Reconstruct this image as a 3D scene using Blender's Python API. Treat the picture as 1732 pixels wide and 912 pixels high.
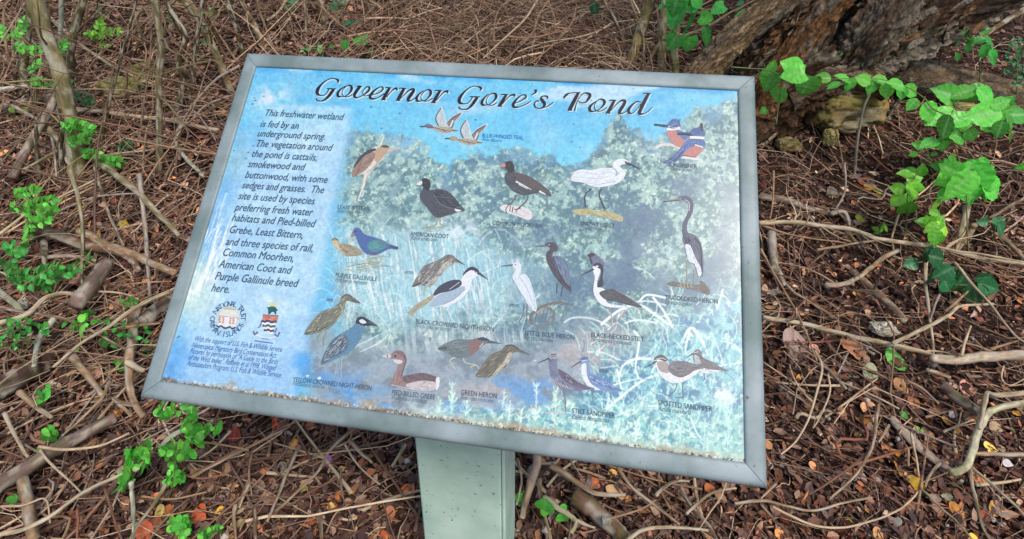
import bpy, math, random
import numpy as np

# ------------------------------------------------------------------ clear
for o in list(bpy.data.objects):
    bpy.data.objects.remove(o, do_unlink=True)
random.seed(7)
rng = np.random.default_rng(11)
COL = bpy.context.scene.collection
SC = bpy.context.scene
R = math.radians

# ------------------------------------------------------------------ camera
CAM_H = 1.45
PITCH = 0.4229138
F_PX, CX, CY = 993.265, 866.0, 260.4
cam_d = bpy.data.cameras.new('camera')
cam = bpy.data.objects.new('camera', cam_d)
COL.objects.link(cam)
cam.location = (0, 0, CAM_H)
cam.rotation_euler = (math.pi / 2 - PITCH, 0, 0)
cam_d.sensor_width = 36
cam_d.sensor_fit = 'HORIZONTAL'
cam_d.lens = 36 * F_PX / 1732
cam_d.shift_y = (CY - 456) / 1732
cam_d.clip_start = 0.02
cam_d.clip_end = 500
SC.camera = cam

# ------------------------------------------------------------------ light
SUN_EL, SUN_AZ = R(54), R(152)          # azimuth clockwise from +Y
world = bpy.data.worlds.new('World')
SC.world = world
world.use_nodes = True
wn = world.node_tree
sky = wn.nodes.new('ShaderNodeTexSky')
sky.sky_type = 'NISHITA'
sky.sun_disc = False
sky.sun_elevation = SUN_EL
sky.sun_rotation = SUN_AZ
sky.dust_density = 2.5
sky.air_density = 1.0
sky.ozone_density = 0.3
wn.links.new(sky.outputs[0], wn.nodes['Background'].inputs[0])
wn.nodes['Background'].inputs[1].default_value = 0.10
sd = bpy.data.lights.new('sun', 'SUN')
sd.energy = 1.5
sd.angle = R(13)
sd.color = (1.0, 0.92, 0.80)
sun = bpy.data.objects.new('sun', sd)
COL.objects.link(sun)
sun.rotation_euler = (math.pi / 2 - SUN_EL, 0, math.pi - SUN_AZ)
SC.view_settings.view_transform = 'Standard'
SC.view_settings.look = 'None'
SC.view_settings.gamma = 1
SC.view_settings.exposure = 0.56
SC.cycles.max_bounces = 6
SC.cycles.use_denoising = True

# ------------------------------------------------------------------ helpers
def lin(c):
    c = np.asarray(c, float) / 255.0
    return np.where(c <= 0.04045, c / 12.92, ((c + 0.055) / 1.055) ** 2.4)

def hsh(ix, iy, iz, s):
    h = (ix.astype(np.int64) * 374761393 + iy.astype(np.int64) * 668265263
         + iz.astype(np.int64) * 2147483647 + s * 974711) & 0x7fffffff
    h = ((h ^ (h >> 13)) * 1274126177) & 0x7fffffff
    h = (h ^ (h >> 16)) & 0xffff
    return h / 65535.0

def vnoise(x, y, z=None, s=0):
    x = np.asarray(x, float); y = np.asarray(y, float)
    z = np.zeros_like(x) if z is None else np.asarray(z, float)
    ix, iy, iz = np.floor(x), np.floor(y), np.floor(z)
    fx, fy, fz = x - ix, y - iy, z - iz
    fx, fy, fz = [f * f * (3 - 2 * f) for f in (fx, fy, fz)]
    r = 0
    for a in (0, 1):
        for b in (0, 1):
            for c in (0, 1):
                w = (fx if a else 1 - fx) * (fy if b else 1 - fy) * (fz if c else 1 - fz)
                r = r + w * hsh(ix + a, iy + b, iz + c, s)
    return r

def fbm(x, y, z=None, s=0, o=4):
    t, a, n = 0, 0.5, 0
    x = np.asarray(x, float); y = np.asarray(y, float)
    if z is None:
        x, y = 0.83 * x - 0.56 * y, 0.56 * x + 0.83 * y
    for k in range(o):
        if z is None:
            x, y = 0.81 * x - 0.59 * y + 3.7, 0.59 * x + 0.81 * y + 1.3
        zz = None if z is None else np.asarray(z) * 2 ** k
        t = t + a * vnoise(np.asarray(x) * 2 ** k, np.asarray(y) * 2 ** k, zz, s + k)
        n += a; a *= 0.5
    return t / n

def sstep(a, b, x):
    t = np.clip((np.asarray(x, float) - a) / (b - a), 0, 1)
    return t * t * (3 - 2 * t)

# terrain: flat by the sign, a bank rising behind it
def terrain(x, y):
    x = np.asarray(x, float); y = np.asarray(y, float)
    w = np.maximum(0, y - 1.9)
    ramp = 0.30 * (np.sqrt(w * w + 0.09) - 0.3)
    ramp = 3.2 * np.tanh(ramp / 3.2)
    b = 0.07 * (fbm(x * 1.3, y * 1.3, s=3, o=3) - 0.5) + 0.03 * (fbm(x * 5, y * 5, s=9, o=2) - 0.5)
    return ramp + b

cp, sp = math.cos(PITCH), math.sin(PITCH)
EYE = np.array([0, 0, CAM_H])

def ray(px, py):
    a = (np.asarray(px, float) - CX) / F_PX
    b = -(np.asarray(py, float) - CY) / F_PX
    return np.stack(np.broadcast_arrays(a, cp + b * sp, -sp + b * cp), -1)

_gx = np.arange(-500, 2300, 25.0); _gy = np.arange(-200, 1500, 12.0)
_GT = None
def _march(px, py):
    d = ray(px, py)
    lo = np.full(d.shape[:-1], 0.3); hi = lo.copy(); done = np.zeros(d.shape[:-1], bool)
    t = 0.3
    while t < 30:
        t2 = t * 1.03 + 0.01
        p = EYE + d * t2
        under = (p[..., 2] < terrain(p[..., 0], p[..., 1])) & ~done
        lo = np.where(under, t, lo); hi = np.where(under, t2, hi)
        done |= under
        t = t2
    return np.where(done, (lo + hi) / 2, 30)

def ground_at(px, py, lift=0.0):
    """where the line of sight through a photo pixel meets the ground raised by lift"""
    global _GT
    if _GT is None:
        _GT = _march(*np.meshgrid(_gx, _gy))
    px = np.asarray(px, float); py = np.asarray(py, float)
    d = ray(px, py)
    ix = np.clip(((px - _gx[0]) / 25).round().astype(int), 0, len(_gx) - 1)
    iy = np.clip(((py - _gy[0]) / 12).round().astype(int), 0, len(_gy) - 1)
    t = _GT[iy, ix]
    for _ in range(9):
        p = EYE + d * t[..., None]
        f = p[..., 2] - terrain(p[..., 0], p[..., 1]) - lift
        sl = d[..., 2] - np.where(p[..., 1] > 2.0, 0.28, 0.0) * d[..., 1]
        t = np.clip(t - 0.9 * f / np.minimum(sl, -0.1), 0.3, 40)
    return EYE + d * t[..., None]

def pt_Y(px, py, Y):
    d = ray(px, py)
    return EYE + d * (np.asarray(Y, float) / d[..., 1])[..., None]

def pt_air(px, py, Y, lift=0.012):
    p = pt_Y(px, py, Y)
    g = ground_at(px, py, lift)
    use = (p[..., 2] < terrain(p[..., 0], p[..., 1]) + lift)
    return np.where(use[..., None], g, p)

def depth_of(P):
    P = np.asarray(P, float) - EYE
    return P[..., 1] * cp - P[..., 2] * sp

class MB:
    """collects vertices, faces, colours and a bark coordinate; builds ONE mesh object"""
    def __init__(s):
        s.v = []; s.f = []; s.c = []; s.b = []; s.n = 0
    def add(s, V, F, C=None, B=None):
        V = np.asarray(V, float).reshape(-1, 3)
        n = len(V)
        C = np.full((n, 3), 0.5) if C is None else np.broadcast_to(np.asarray(C, float), (n, 3))
        B = V if B is None else np.asarray(B, float).reshape(-1, 3)
        s.v.append(V); s.c.append(C); s.b.append(B)
        for q in F:
            q = np.asarray(q, np.int64)
            if len(q):
                s.f.append(q + s.n)
        s.n += n
    def build(s, name, mat, parent=None, base=None, smooth=True, at=None):
        V = np.concatenate(s.v); C = np.concatenate(s.c); B = np.concatenate(s.b)
        org = np.zeros(3)
        if parent is not None:
            pr = parent
            while pr is not None:
                org = org + np.array(pr.location); pr = pr.parent
        elif base is not None:
            org = np.asarray(base, float)
        me = bpy.data.meshes.new(name)
        me.vertices.add(len(V))
        me.vertices.foreach_set('co', (V - org).astype(np.float32).ravel())
        loops = np.concatenate([q.ravel() for q in s.f])
        tot = np.concatenate([np.full(len(q), q.shape[1] if q.ndim > 1 else 0) for q in s.f])
        st = np.concatenate([[0], np.cumsum(tot)[:-1]])
        me.loops.add(len(loops)); me.loops.foreach_set('vertex_index', loops.astype(np.int32))
        me.polygons.add(len(tot))
        me.polygons.foreach_set('loop_start', st.astype(np.int32))
        me.polygons.foreach_set('use_smooth', np.full(len(tot), smooth))
        a = me.attributes.new('Col', 'FLOAT_COLOR', 'POINT')
        a.data.foreach_set('color', np.concatenate([C, np.ones((len(C), 1))], 1).astype(np.float32).ravel())
        b = me.attributes.new('Bark', 'FLOAT_VECTOR', 'POINT')
        b.data.foreach_set('vector', B.astype(np.float32).ravel())
        me.update(calc_edges=True); me.validate()
        me.materials.append(mat)
        o = bpy.data.objects.new(name, me)
        COL.objects.link(o)
        if parent is not None:
            o.parent = parent
        elif base is not None:
            o.location = org
        return o

def tag(o, label=None, cat=None, group=None, kind=None):
    if label: o['label'] = label
    if cat: o['category'] = cat
    if group: o['group'] = group
    if kind: o['kind'] = kind
    return o

def empty(name, loc, label=None, cat=None, group=None):
    o = bpy.data.objects.new(name, None)
    COL.objects.link(o)
    o.location = tuple(float(q) for q in loc)
    o.empty_display_size = 0.05
    return tag(o, label, cat, group)

def catmull(P, m=4, closed=False):
    P = np.asarray(P, float)
    n = len(P)
    if n < 3 and not closed:
        t = np.linspace(0, 1, m + 1)[:, None]
        return P[0] * (1 - t) + P[1] * t
    out = []
    rngk = range(n) if closed else range(n - 1)
    for i in rngk:
        if closed:
            a, b, c, d = P[(i - 1) % n], P[i], P[(i + 1) % n], P[(i + 2) % n]
        else:
            a, b, c, d = P[max(i - 1, 0)], P[i], P[i + 1], P[min(i + 2, n - 1)]
        for k in range(m):
            t = k / m
            out.append(0.5 * (2 * b + (c - a) * t + (2 * a - 5 * b + 4 * c - d) * t * t
                              + (-a + 3 * b - 3 * c + d) * t ** 3))
    if not closed:
        out.append(P[-1])
    return np.array(out)

def tube(mb, P, rad, col, sides=6, rough=0.0, seed=0, colvar=0.12, caps=True, patch=None):
    """tapered tube along P (K,3); rad (K,)"""
    P = np.asarray(P, float); K = len(P)
    rad = np.broadcast_to(np.asarray(rad, float), (K,))
    T = np.gradient(P, axis=0)
    T /= np.linalg.norm(T, axis=1)[:, None] + 1e-9
    ref = np.array([0.13, 0.2, 0.97]) if abs(T[K // 2, 2]) < 0.85 else np.array([0.97, 0.2, 0.1])
    U = np.cross(T, ref); U /= np.linalg.norm(U, axis=1)[:, None] + 1e-9
    W = np.cross(U, T)
    a = np.arange(sides) / sides * 2 * math.pi
    L = np.concatenate([[0], np.cumsum(np.linalg.norm(np.diff(P, axis=0), axis=1))])
    rr = np.repeat(rad[:, None], sides, 1)
    if rough:
        n = fbm(np.cos(a)[None] * 1.7 + L[:, None] / (rad.mean() * 3 + 1e-6), np.sin(a)[None] * 1.7 + seed * 3.1 + 0 * L[:, None],
                0 * L[:, None] + seed, s=seed % 50, o=3) - 0.5
        rr = rr * (1 + rough * 2 * n)
    V = P[:, None] + U[:, None] * (np.cos(a)[None, :, None] * rr[..., None]) + W[:, None] * (np.sin(a)[None, :, None] * rr[..., None])
    i = np.arange(K - 1)[:, None] * sides; j = np.arange(sides)[None]
    jn = (j + 1) % sides
    F4 = np.stack([i + j, i + jn, i + sides + jn, i + sides + j], -1).reshape(-1, 4)
    col = np.asarray(col, float)
    cv = 1 + colvar * 2 * (vnoise(L / 0.035 + seed, 0 * L + seed * 1.7, s=5) - 0.5)
    C = np.broadcast_to(col, (K, 3)) * cv[:, None]
    C = np.repeat(C[:, None], sides, 1)
    if patch is not None:
        ang, ll = np.broadcast_arrays(a[None], L[:, None])
        pn_ = fbm(np.cos(ang) * 1.6 + seed * 2.3, np.sin(ang) * 1.6, ll / 0.05 + seed, s=6, o=4)
        m = sstep(.52, .60, pn_)[..., None] * .85
        m2 = sstep(.46, .38, pn_)[..., None] * .6
        C = C * (1 - m) + m * patch
        C = C * (1 - m2) + m2 * np.asarray(lin((92, 92, 52)))
    C = C.reshape(-1, 3)
    B = np.stack(np.broadcast_arrays(np.cos(a)[None] * rad.mean(), np.sin(a)[None] * rad.mean(), L[:, None] + seed * 0.37), -1)
    V = V.reshape(-1, 3); B = B.reshape(-1, 3)
    fs = [F4]
    if caps:
        V = np.concatenate([V, P[:1] - T[:1] * rad[0] * 0.25, P[-1:] + T[-1:] * rad[-1] * 0.25])
        C = np.concatenate([C, C[:1] * 1.15, C[-1:] * 1.15]); B = np.concatenate([B, B[:1], B[-1:]])
        jj = np.arange(sides); jm = (jj + 1) % sides; e = (K - 1) * sides
        fs.append(np.stack([jm, jj, np.full(sides, K * sides)], -1))
        fs.append(np.stack([e + jj, e + jm, np.full(sides, K * sides + 1)], -1))
    mb.add(V, fs, C, B)

# ------------------------------------------------------------------ materials
def new_mat(name):
    m = bpy.data.materials.new(name)
    m.use_nodes = True
    n = m.node_tree
    return m, n, n.nodes['Principled BSDF'], n.nodes.new, n.links.new

def attr_mat(name, rough=0.75, spec=0.3, nscale=60, namt=0.35, bump=0.3, bscale=None, aniso=None, trans=0.0,
             coat=0.0, bdist=0.002):
    """base colour = the mesh's own colours, broken up by noise"""
    m, t, bs, N, L = new_mat(name)
    a = N('ShaderNodeAttribute'); a.attribute_name = 'Col'
    co = N('ShaderNodeAttribute'); co.attribute_name = 'Bark'
    mp = N('ShaderNodeMapping')
    mp.inputs['Scale'].default_value = aniso or (1, 1, 1)
    L(co.outputs['Vector'], mp.inputs['Vector'])
    nz = N('ShaderNodeTexNoise'); nz.inputs['Scale'].default_value = nscale
    nz.inputs['Detail'].default_value = 5; nz.inputs['Roughness'].default_value = 0.65
    L(mp.outputs[0], nz.inputs['Vector'])
    mr = N('ShaderNodeMapRange')
    mr.inputs['From Min'].default_value = 0.25; mr.inputs['From Max'].default_value = 0.75
    mr.inputs['To Min'].default_value = 1 - namt; mr.inputs['To Max'].default_value = 1 + namt
    L(nz.outputs['Fac'], mr.inputs['Value'])
    mx = N('ShaderNodeVectorMath'); mx.operation = 'SCALE'
    L(a.outputs['Color'], mx.inputs[0]); L(mr.outputs[0], mx.inputs['Scale'])
    L(mx.outputs[0], bs.inputs['Base Color'])
    bs.inputs['Roughness'].default_value = rough
    bs.inputs['Specular IOR Level'].default_value = spec
    if bump:
        nb = nz
        if bscale:
            nb = N('ShaderNodeTexNoise'); nb.inputs['Scale'].default_value = bscale
            nb.inputs['Detail'].default_value = 6
            L(mp.outputs[0], nb.inputs['Vector'])
        bp = N('ShaderNodeBump'); bp.inputs['Strength'].default_value = bump
        bp.inputs['Distance'].default_value = bdist
        L(nb.outputs['Fac'], bp.inputs['Height']); L(bp.outputs[0], bs.inputs['Normal'])
    if trans:
        tr = N('ShaderNodeBsdfTranslucent'); ms = N('ShaderNodeMixShader')
        ms.inputs[0].default_value = trans
        L(mx.outputs[0], tr.inputs['Color'])
        L(bs.outputs[0], ms.inputs[1]); L(tr.outputs[0], ms.inputs[2])
        L(ms.outputs[0], t.nodes['Material Output'].inputs['Surface'])
    if coat:
        bs.inputs['Coat Weight'].default_value = coat
        bs.inputs['Coat Roughness'].default_value = 0.25
    return m

M_BARK = attr_mat('stick_bark', 0.85, 0.2, 130, 0.38, 0.5, aniso=(1, 1, 0.25))
M_TREE = attr_mat('tree_bark', 0.92, 0.12, 75, 0.75, 1.0, bscale=90, aniso=(1, 1, 0.6), bdist=0.012)
M_LITTER = attr_mat('leaf_litter', 0.62, 0.3, 90, 0.3, 0.25)
M_DEAD = attr_mat('dead_leaf', 0.6, 0.35, 120, 0.25, 0.25)
M_GREEN = attr_mat('green_leaf', 0.34, 0.45, 70, 0.22, 0.2, trans=0.34)
M_ROCK = attr_mat('weathered_rock', 0.9, 0.2, 28, 0.4, 0.8, bscale=50, bdist=0.008)
M_SOIL = attr_mat('soil', 0.95, 0.1, 45, 0.45, 0.8, bdist=0.01)
M_PRINT = attr_mat('faded_print', 0.24, 0.5, 160, 0.09, 0.0)
M_INK = attr_mat('ink', 0.42, 0.3, 420, 0.26, 0.0)

def paint_mat(name, col, rough, spec, stain, scale=9, metal=0.0, streak=(1, 1, 1), amt=0.6, speck=None):
    m, t, bs, N, L = new_mat(name)
    tc = N('ShaderNodeAttribute'); tc.attribute_name = 'Bark'
    mp = N('ShaderNodeMapping'); mp.inputs['Scale'].default_value = streak
    L(tc.outputs['Vector'], mp.inputs['Vector'])
    n1 = N('ShaderNodeTexNoise'); n1.inputs['Scale'].default_value = scale; n1.inputs['Detail'].default_value = 7
    n1.inputs['Roughness'].default_value = 0.62
    L(mp.outputs[0], n1.inputs['Vector'])
    cr = N('ShaderNodeValToRGB')
    cr.color_ramp.elements[0].position = 0.38; cr.color_ramp.elements[1].position = 0.62
    cr.color_ramp.elements[0].color = (*lin(stain), 1); cr.color_ramp.elements[1].color = (*lin(col), 1)
    L(n1.outputs['Fac'], cr.inputs[0])
    out = cr.outputs[0]
    if speck:
        vo = N('ShaderNodeTexNoise'); vo.inputs['Scale'].default_value = 120; vo.inputs['Detail'].default_value = 2
        L(tc.outputs['Vector'], vo.inputs['Vector'])
        c2 = N('ShaderNodeValToRGB')
        c2.color_ramp.elements[0].position = 0.69; c2.color_ramp.elements[1].position = 0.735
        L(vo.outputs['Fac'], c2.inputs[0])
        mx = N('ShaderNodeMix'); mx.data_type = 'RGBA'
        L(c2.outputs[0], mx.inputs['Factor']); L(out, mx.inputs[6]); mx.inputs[7].default_value = (*lin(speck), 1)
        out = mx.outputs[2]
    L(out, bs.inputs['Base Color'])
    rr = N('ShaderNodeMapRange'); rr.inputs['To Min'].default_value = rough + 0.15; rr.inputs['To Max'].default_value = rough - 0.08
    L(n1.outputs['Fac'], rr.inputs['Value']); L(rr.outputs[0], bs.inputs['Roughness'])
    bs.inputs['Specular IOR Level'].default_value = spec
    bs.inputs['Metallic'].default_value = metal
    bp = N('ShaderNodeBump'); bp.inputs['Strength'].default_value = 0.12; bp.inputs['Distance'].default_value = 0.001
    n2 = N('ShaderNodeTexNoise'); n2.inputs['Scale'].default_value = 220
    L(tc.outputs['Vector'], n2.inputs['Vector']); L(n2.outputs['Fac'], bp.inputs['Height'])
    L(bp.outputs[0], bs.inputs['Normal'])
    return m

M_FRAME = paint_mat('weathered_aluminium', (152, 167, 175), 0.5, 0.42, (108, 128, 130), 6, metal=0.05, streak=(1, 1, 1), speck=(100, 112, 110))
M_POST = paint_mat('pale_green_paint', (204, 230, 218), 0.5, 0.4, (170, 204, 190), 5, speck=(66, 92, 80))
M_BACK = paint_mat('dull_metal', (120, 130, 128), 0.6, 0.3, (90, 96, 92), 10)
# ================================================================== SETTING
def build_ground():
    mb = MB()
    xs = np.concatenate([np.linspace(-120, -7, 26)[:-1], np.linspace(-7, 7, 240), np.linspace(7, 120, 26)[1:]])
    ys = np.concatenate([np.linspace(-120, -1, 26)[:-1], np.linspace(-1, 8, 170), np.linspace(8, 140, 30)[1:]])
    X, Y = np.meshgrid(xs, ys)
    Z = terrain(X, Y)
    n = fbm(X * 3, Y * 3, s=21)[..., None]
    c = lin((44, 33, 29)) * (1 - n) + lin((70, 53, 45)) * n  # soil darkened to deepen the shade between the leaves
    w, h = len(xs), len(ys)
    i = np.arange(h - 1)[:, None] * w + np.arange(w - 1)[None]
    F = np.stack([i, i + 1, i + w + 1, i + w], -1).reshape(-1, 4)
    mb.add(np.stack([X, Y, Z], -1), [F], c.reshape(-1, 3))
    tag(mb.build('ground', M_SOIL), 'dark brown forest soil under the leaf litter', kind='structure')
build_ground()

# ------------------------------------------------------------------ leaf litter (nobody could count it)
def sample_xy(n, ymin=0.35, ymax=7.0, spread=1.5, pw=1.0):
    """points over the visible wedge of ground; denser close to the eye"""
    y = ymin * (ymax / ymin) ** (rng.random(n) ** pw)
    x = (rng.random(n) * 2 - 1) * (0.55 + 0.95 * y) * spread
    return x, y

LIT = [((112, 80, 64), 5), ((92, 66, 56), 6), ((70, 54, 50), 8), ((132, 96, 74), 4), ((176, 116, 80), 1.6), ((146, 122, 104), 3.4),
       ((172, 148, 124), 2.2), ((62, 50, 52), 6), ((106, 84, 82), 5), ((120, 68, 54), 1.2), ((192, 144, 96), 0.8), ((122, 106, 100), 4)]
LC = np.array([lin(c) for c, w in LIT]); LW = np.array([w for c, w in LIT], float); LW /= LW.sum()

def litter(name, label, n, ymin, ymax, smin, smax, lift, elong=(0.35, 0.75), bright=1.0, pw=1.0):
    x, y = sample_xy(n, ymin, ymax, pw=pw)
    if 'pale' in name:      # hardly any under the big tree
        k = (x < 0.75 + .3 * rng.random(n)) | (rng.random(n) < .3)
        x, y = x[k], y[k]; n = len(x)
    s = (smin + (smax - smin) * rng.random(n) ** 2.2) * (1 + 0.10 * np.maximum(0, y - 2))
    z = terrain(x, y) + rng.random(n) * lift + 0.002
    yaw = rng.random(n) * 2 * math.pi
    tl = rng.normal(0, 0.42, n); tl2 = rng.normal(0, 0.42, n)
    d = np.stack([np.cos(yaw) * np.cos(tl), np.sin(yaw) * np.cos(tl), np.sin(tl)], -1)
    sd_ = np.stack([-np.sin(yaw) * np.cos(tl2), np.cos(yaw) * np.cos(tl2), np.sin(tl2)], -1)
    nn = np.cross(d, sd_)
    el = elong[0] + (elong[1] - elong[0]) * rng.random(n)
    c0 = np.stack([x, y, z], -1)
    L_ = d * (s / 2)[:, None]; W_ = sd_ * (s * el / 2)[:, None]
    curl = (rng.random(n) - 0.3)[:, None] * nn * (s * 0.22)[:, None]
    k = (rng.random(n) * 0.5 - 0.25)[:, None]
    V = np.stack([c0 - L_, c0 - L_ * 0.35 + W_ * 0.9 + curl, c0 + L_ * (0.35 + k) + W_ * 0.8 + curl * 1.1, c0 + L_ + curl * 0.6,
                  c0 + L_ * (0.35 - k) - W_ * 0.8 + curl * 1.2, c0 - L_ * 0.35 - W_ * 0.9 + curl, c0 + L_ * 0.02], 1)
    b = np.arange(n)[:, None] * 7
    F = np.concatenate([b + np.array([[i, (i + 1) % 6, 6]]) for i in range(6)], 0)
    red = fbm(x * 0.9 + 4, y * 0.9, s=31)
    ci = rng.choice(len(LC), n, p=LW)
    C = LC[ci] * (0.35 + 1.05 * rng.random(n))[:, None] * bright
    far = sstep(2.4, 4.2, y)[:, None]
    C = C * 0.92 + 0.08 * lin((130, 92, 78))
    C = C * np.array([1.09, 1.01, .99])
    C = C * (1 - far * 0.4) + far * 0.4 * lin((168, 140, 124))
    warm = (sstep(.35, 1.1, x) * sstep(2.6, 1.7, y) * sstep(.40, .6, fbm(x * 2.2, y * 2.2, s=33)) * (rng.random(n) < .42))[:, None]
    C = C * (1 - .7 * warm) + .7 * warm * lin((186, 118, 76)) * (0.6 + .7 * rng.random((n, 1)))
    # darker patch right of the post, orange patch further right
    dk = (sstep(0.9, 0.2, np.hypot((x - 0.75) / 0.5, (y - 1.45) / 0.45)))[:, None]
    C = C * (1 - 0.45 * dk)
    C = np.repeat(C[:, None], 7, 1); C[:, 6] *= 1.12
    mb = MB(); mb.add(V, [F], C.reshape(-1, 3))
    return tag(mb.build(name, M_LITTER, smooth=False), label, kind='stuff')

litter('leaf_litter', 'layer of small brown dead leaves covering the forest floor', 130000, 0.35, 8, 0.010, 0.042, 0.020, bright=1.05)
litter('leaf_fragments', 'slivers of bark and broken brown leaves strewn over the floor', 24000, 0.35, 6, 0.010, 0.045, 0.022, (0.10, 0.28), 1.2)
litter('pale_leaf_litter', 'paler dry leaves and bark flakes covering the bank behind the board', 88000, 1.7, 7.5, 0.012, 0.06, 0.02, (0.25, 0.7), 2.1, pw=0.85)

def pebbles():
    n = 2600
    x, y = sample_xy(n, 0.4, 3.4)
    s = 0.004 + 0.010 * rng.random(n) ** 2.5
    z = terrain(x, y) + 0.008 + 0.008 * rng.random(n)
    ico = np.array([[0, 0, 1], [.9, 0, .3], [.3, .85, .3], [-.7, .5, .3], [-.7, -.5, .3], [.3, -.85, .3], [.7, .5, -.3], [-.3, .85, -.3],
                    [-.9, 0, -.3], [-.3, -.85, -.3], [.7, -.5, -.3], [0, 0, -1]])
    F0 = np.array([[0, 1, 2], [0, 2, 3], [0, 3, 4], [0, 4, 5], [0, 5, 1], [1, 6, 2], [2, 7, 3], [3, 8, 4], [4, 9, 5], [5, 10, 1], [6, 7, 2],
                   [7, 8, 3], [8, 9, 4], [9, 10, 5], [10, 6, 1], [11, 7, 6], [11, 8, 7], [11, 9, 8], [11, 10, 9], [11, 6, 10]])
    st = s[:, None, None] * (0.6 + 0.8 * rng.random((n, 1, 3))) * (0.8 + 0.4 * rng.random((n, 12, 1)))
    V = np.stack([x, y, z], -1)[:, None] + ico[None] * st
    F = (np.arange(n)[:, None, None] * 12 + F0[None]).reshape(-1, 3)
    pal = np.array([lin((165, 155, 145)), lin((120, 108, 104)), lin((150, 120, 98)), lin((92, 82, 84)), lin((190, 182, 170))])
    C = np.repeat(pal[rng.integers(0, 5, n)][:, None], 12, 1)
    mb = MB(); mb.add(V, [F], C.reshape(-1, 3))
    tag(mb.build('gravel', M_ROCK, smooth=False), 'small grey and tan pebbles sprinkled among the leaves', kind='stuff')
pebbles()

# ------------------------------------------------------------------ fine twig mat (stuff)
TW = [lin(c) for c in ((170, 143, 117), (144, 116, 97), (122, 95, 82), (190, 169, 143), (102, 82, 73), (156, 136, 120), (134, 102, 86))]

def twig_mat(name, label, n, ymin, ymax, lmin, lmax, rmin, rmax, lift, arch, xr=None, K=7, pw=1.0, bright=1.0, bend=0.5, rise=0.0):
    x, y = sample_xy(n, ymin, ymax, pw=pw)
    if xr is not None:
        x = xr[0] + (xr[1] - xr[0]) * rng.random(n)
    ln = lmin + (lmax - lmin) * rng.random(n) ** 1.8
    rd = rmin + (rmax - rmin) * rng.random(n) ** 2.5
    yaw = rng.random(n) * 2 * math.pi
    cur = rng.normal(0, bend, n); w2 = rng.normal(0, bend * 0.7, n)
    t = np.linspace(-0.5, 0.5, K)[None]
    ang = yaw[:, None] + cur[:, None] * t * 2 + w2[:, None] * np.sin(t * 9 + rng.random((n, 1)) * 6)
    st = (ln / (K - 1))[:, None]
    X = x[:, None] + np.cumsum(np.cos(ang) * st, 1) - (np.cos(ang) * st).sum(1, keepdims=True) / 2
    Y = y[:, None] + np.cumsum(np.sin(ang) * st, 1) - (np.sin(ang) * st).sum(1, keepdims=True) / 2
    l0 = rng.random((n, 1)) * lift; l1 = rng.normal(0, lift * 0.5, (n, 1))
    Z = terrain(X, Y) + np.maximum(0.004, 0.006 + l0 + l1 * t * 2 + arch * rng.random((n, 1)) * ln[:, None] * (1 - 4 * t * t)) \
        + rng.normal(0, 0.003, (n, K)) + rise * ln[:, None] * (t + 0.5) * (0.3 + 0.7 * rng.random((n, 1)))
    P = np.stack([X, Y, Z], -1)
    T = np.gradient(P, axis=1); T /= np.linalg.norm(T, axis=-1, keepdims=True) + 1e-9
    U = np.cross(T, np.array([0.1, 0.2, 0.97])); U /= np.linalg.norm(U, axis=-1, keepdims=True) + 1e-9
    W = np.cross(U, T)
    S = 4
    a = np.arange(S) / S * 2 * math.pi
    rad = rd[:, None] * (1.0 - 0.55 * (t + 0.5)) * (1 + 0.12 * rng.normal(0, 1, (n, K)))
    V = P[:, :, None] + (U[:, :, None] * np.cos(a)[:, None] + W[:, :, None] * np.sin(a)[:, None]) * rad[:, :, None, None]
    i = (np.arange(n) * K * S)[:, None, None] + (np.arange(K - 1) * S)[None, :, None]
    j = np.arange(S)[None, None]; jn = (j + 1) % S
    F = np.stack([i + j, i + jn, i + S + jn, i + S + j], -1).reshape(-1, 4)
    C = np.array(TW)[rng.integers(0, len(TW), n)] * (0.4 + 1.1 * rng.random((n, 1))) * bright
    C = np.repeat(C[:, None], K * S, 1).reshape(-1, 3)
    B = np.stack(np.broadcast_arrays(np.cos(a)[None, None] * 0.004, np.sin(a)[None, None] * 0.004,
                                     (np.arange(K)[None, :, None] * st[:, :, None] + rng.random((n, 1, 1)) * 9)), -1)
    mb = MB(); mb.add(V, [F], C, B)
    return tag(mb.build(name, M_BARK), label, kind='stuff')

twig_mat('twig_litter', 'fine dry twigs lying thickly over the leaf litter', 4600, 0.35, 6, 0.05, 0.34, 0.0009, 0.0036, 0.014, 0.03, bright=1.0)
twig_mat('brush_tangle', 'tangle of thin dead brush covering the bank behind the board', 3600, 2.1, 5.8, 0.25, 1.0, 0.0016, 0.0066, 0.07, 0.12, xr=(-0.75, 0.85),
         pw=0.8, bright=1.25, bend=0.6)
twig_mat('thin_brush', 'scattered thin dead brush under the trees on the bank', 1900, 1.9, 5.8, 0.2, 0.9, 0.0016, 0.006, 0.035, 0.06,
         pw=0.8, bright=1.3, bend=0.6)
twig_mat('stick_litter', 'short brown sticks scattered through the leaf litter', 800, 0.4, 4.5, 0.10, 0.42, 0.0016, 0.0052, 0.012, 0.02, bright=0.85, bend=0.35)
twig_mat('fine_twigs', 'wispy dry twigs arching over the left side of the floor', 1200, 1.3, 5.2, 0.2, 0.8, 0.0012, 0.0036, 0.09, 0.12,
         xr=(-3.6, -0.3), bright=1.15, bend=0.55)
twig_mat('wispy_brush', 'wispy grey-brown twigs over the right side of the floor', 520, 1.2, 5.0, 0.2, 0.8, 0.0012, 0.004, 0.06, 0.10,
         xr=(0.4, 3.6), bright=1.0, bend=0.55)
twig_mat('thicket', 'thicket of thin leaning and arching stems under the trees at the back', 560, 2.0, 5.0, 0.4, 1.3, 0.0020, 0.0062, 0.01, 0.02, xr=(-4.2, -0.75), pw=0.7,
         bright=1.1, bend=0.35, rise=0.95, K=9)
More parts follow.
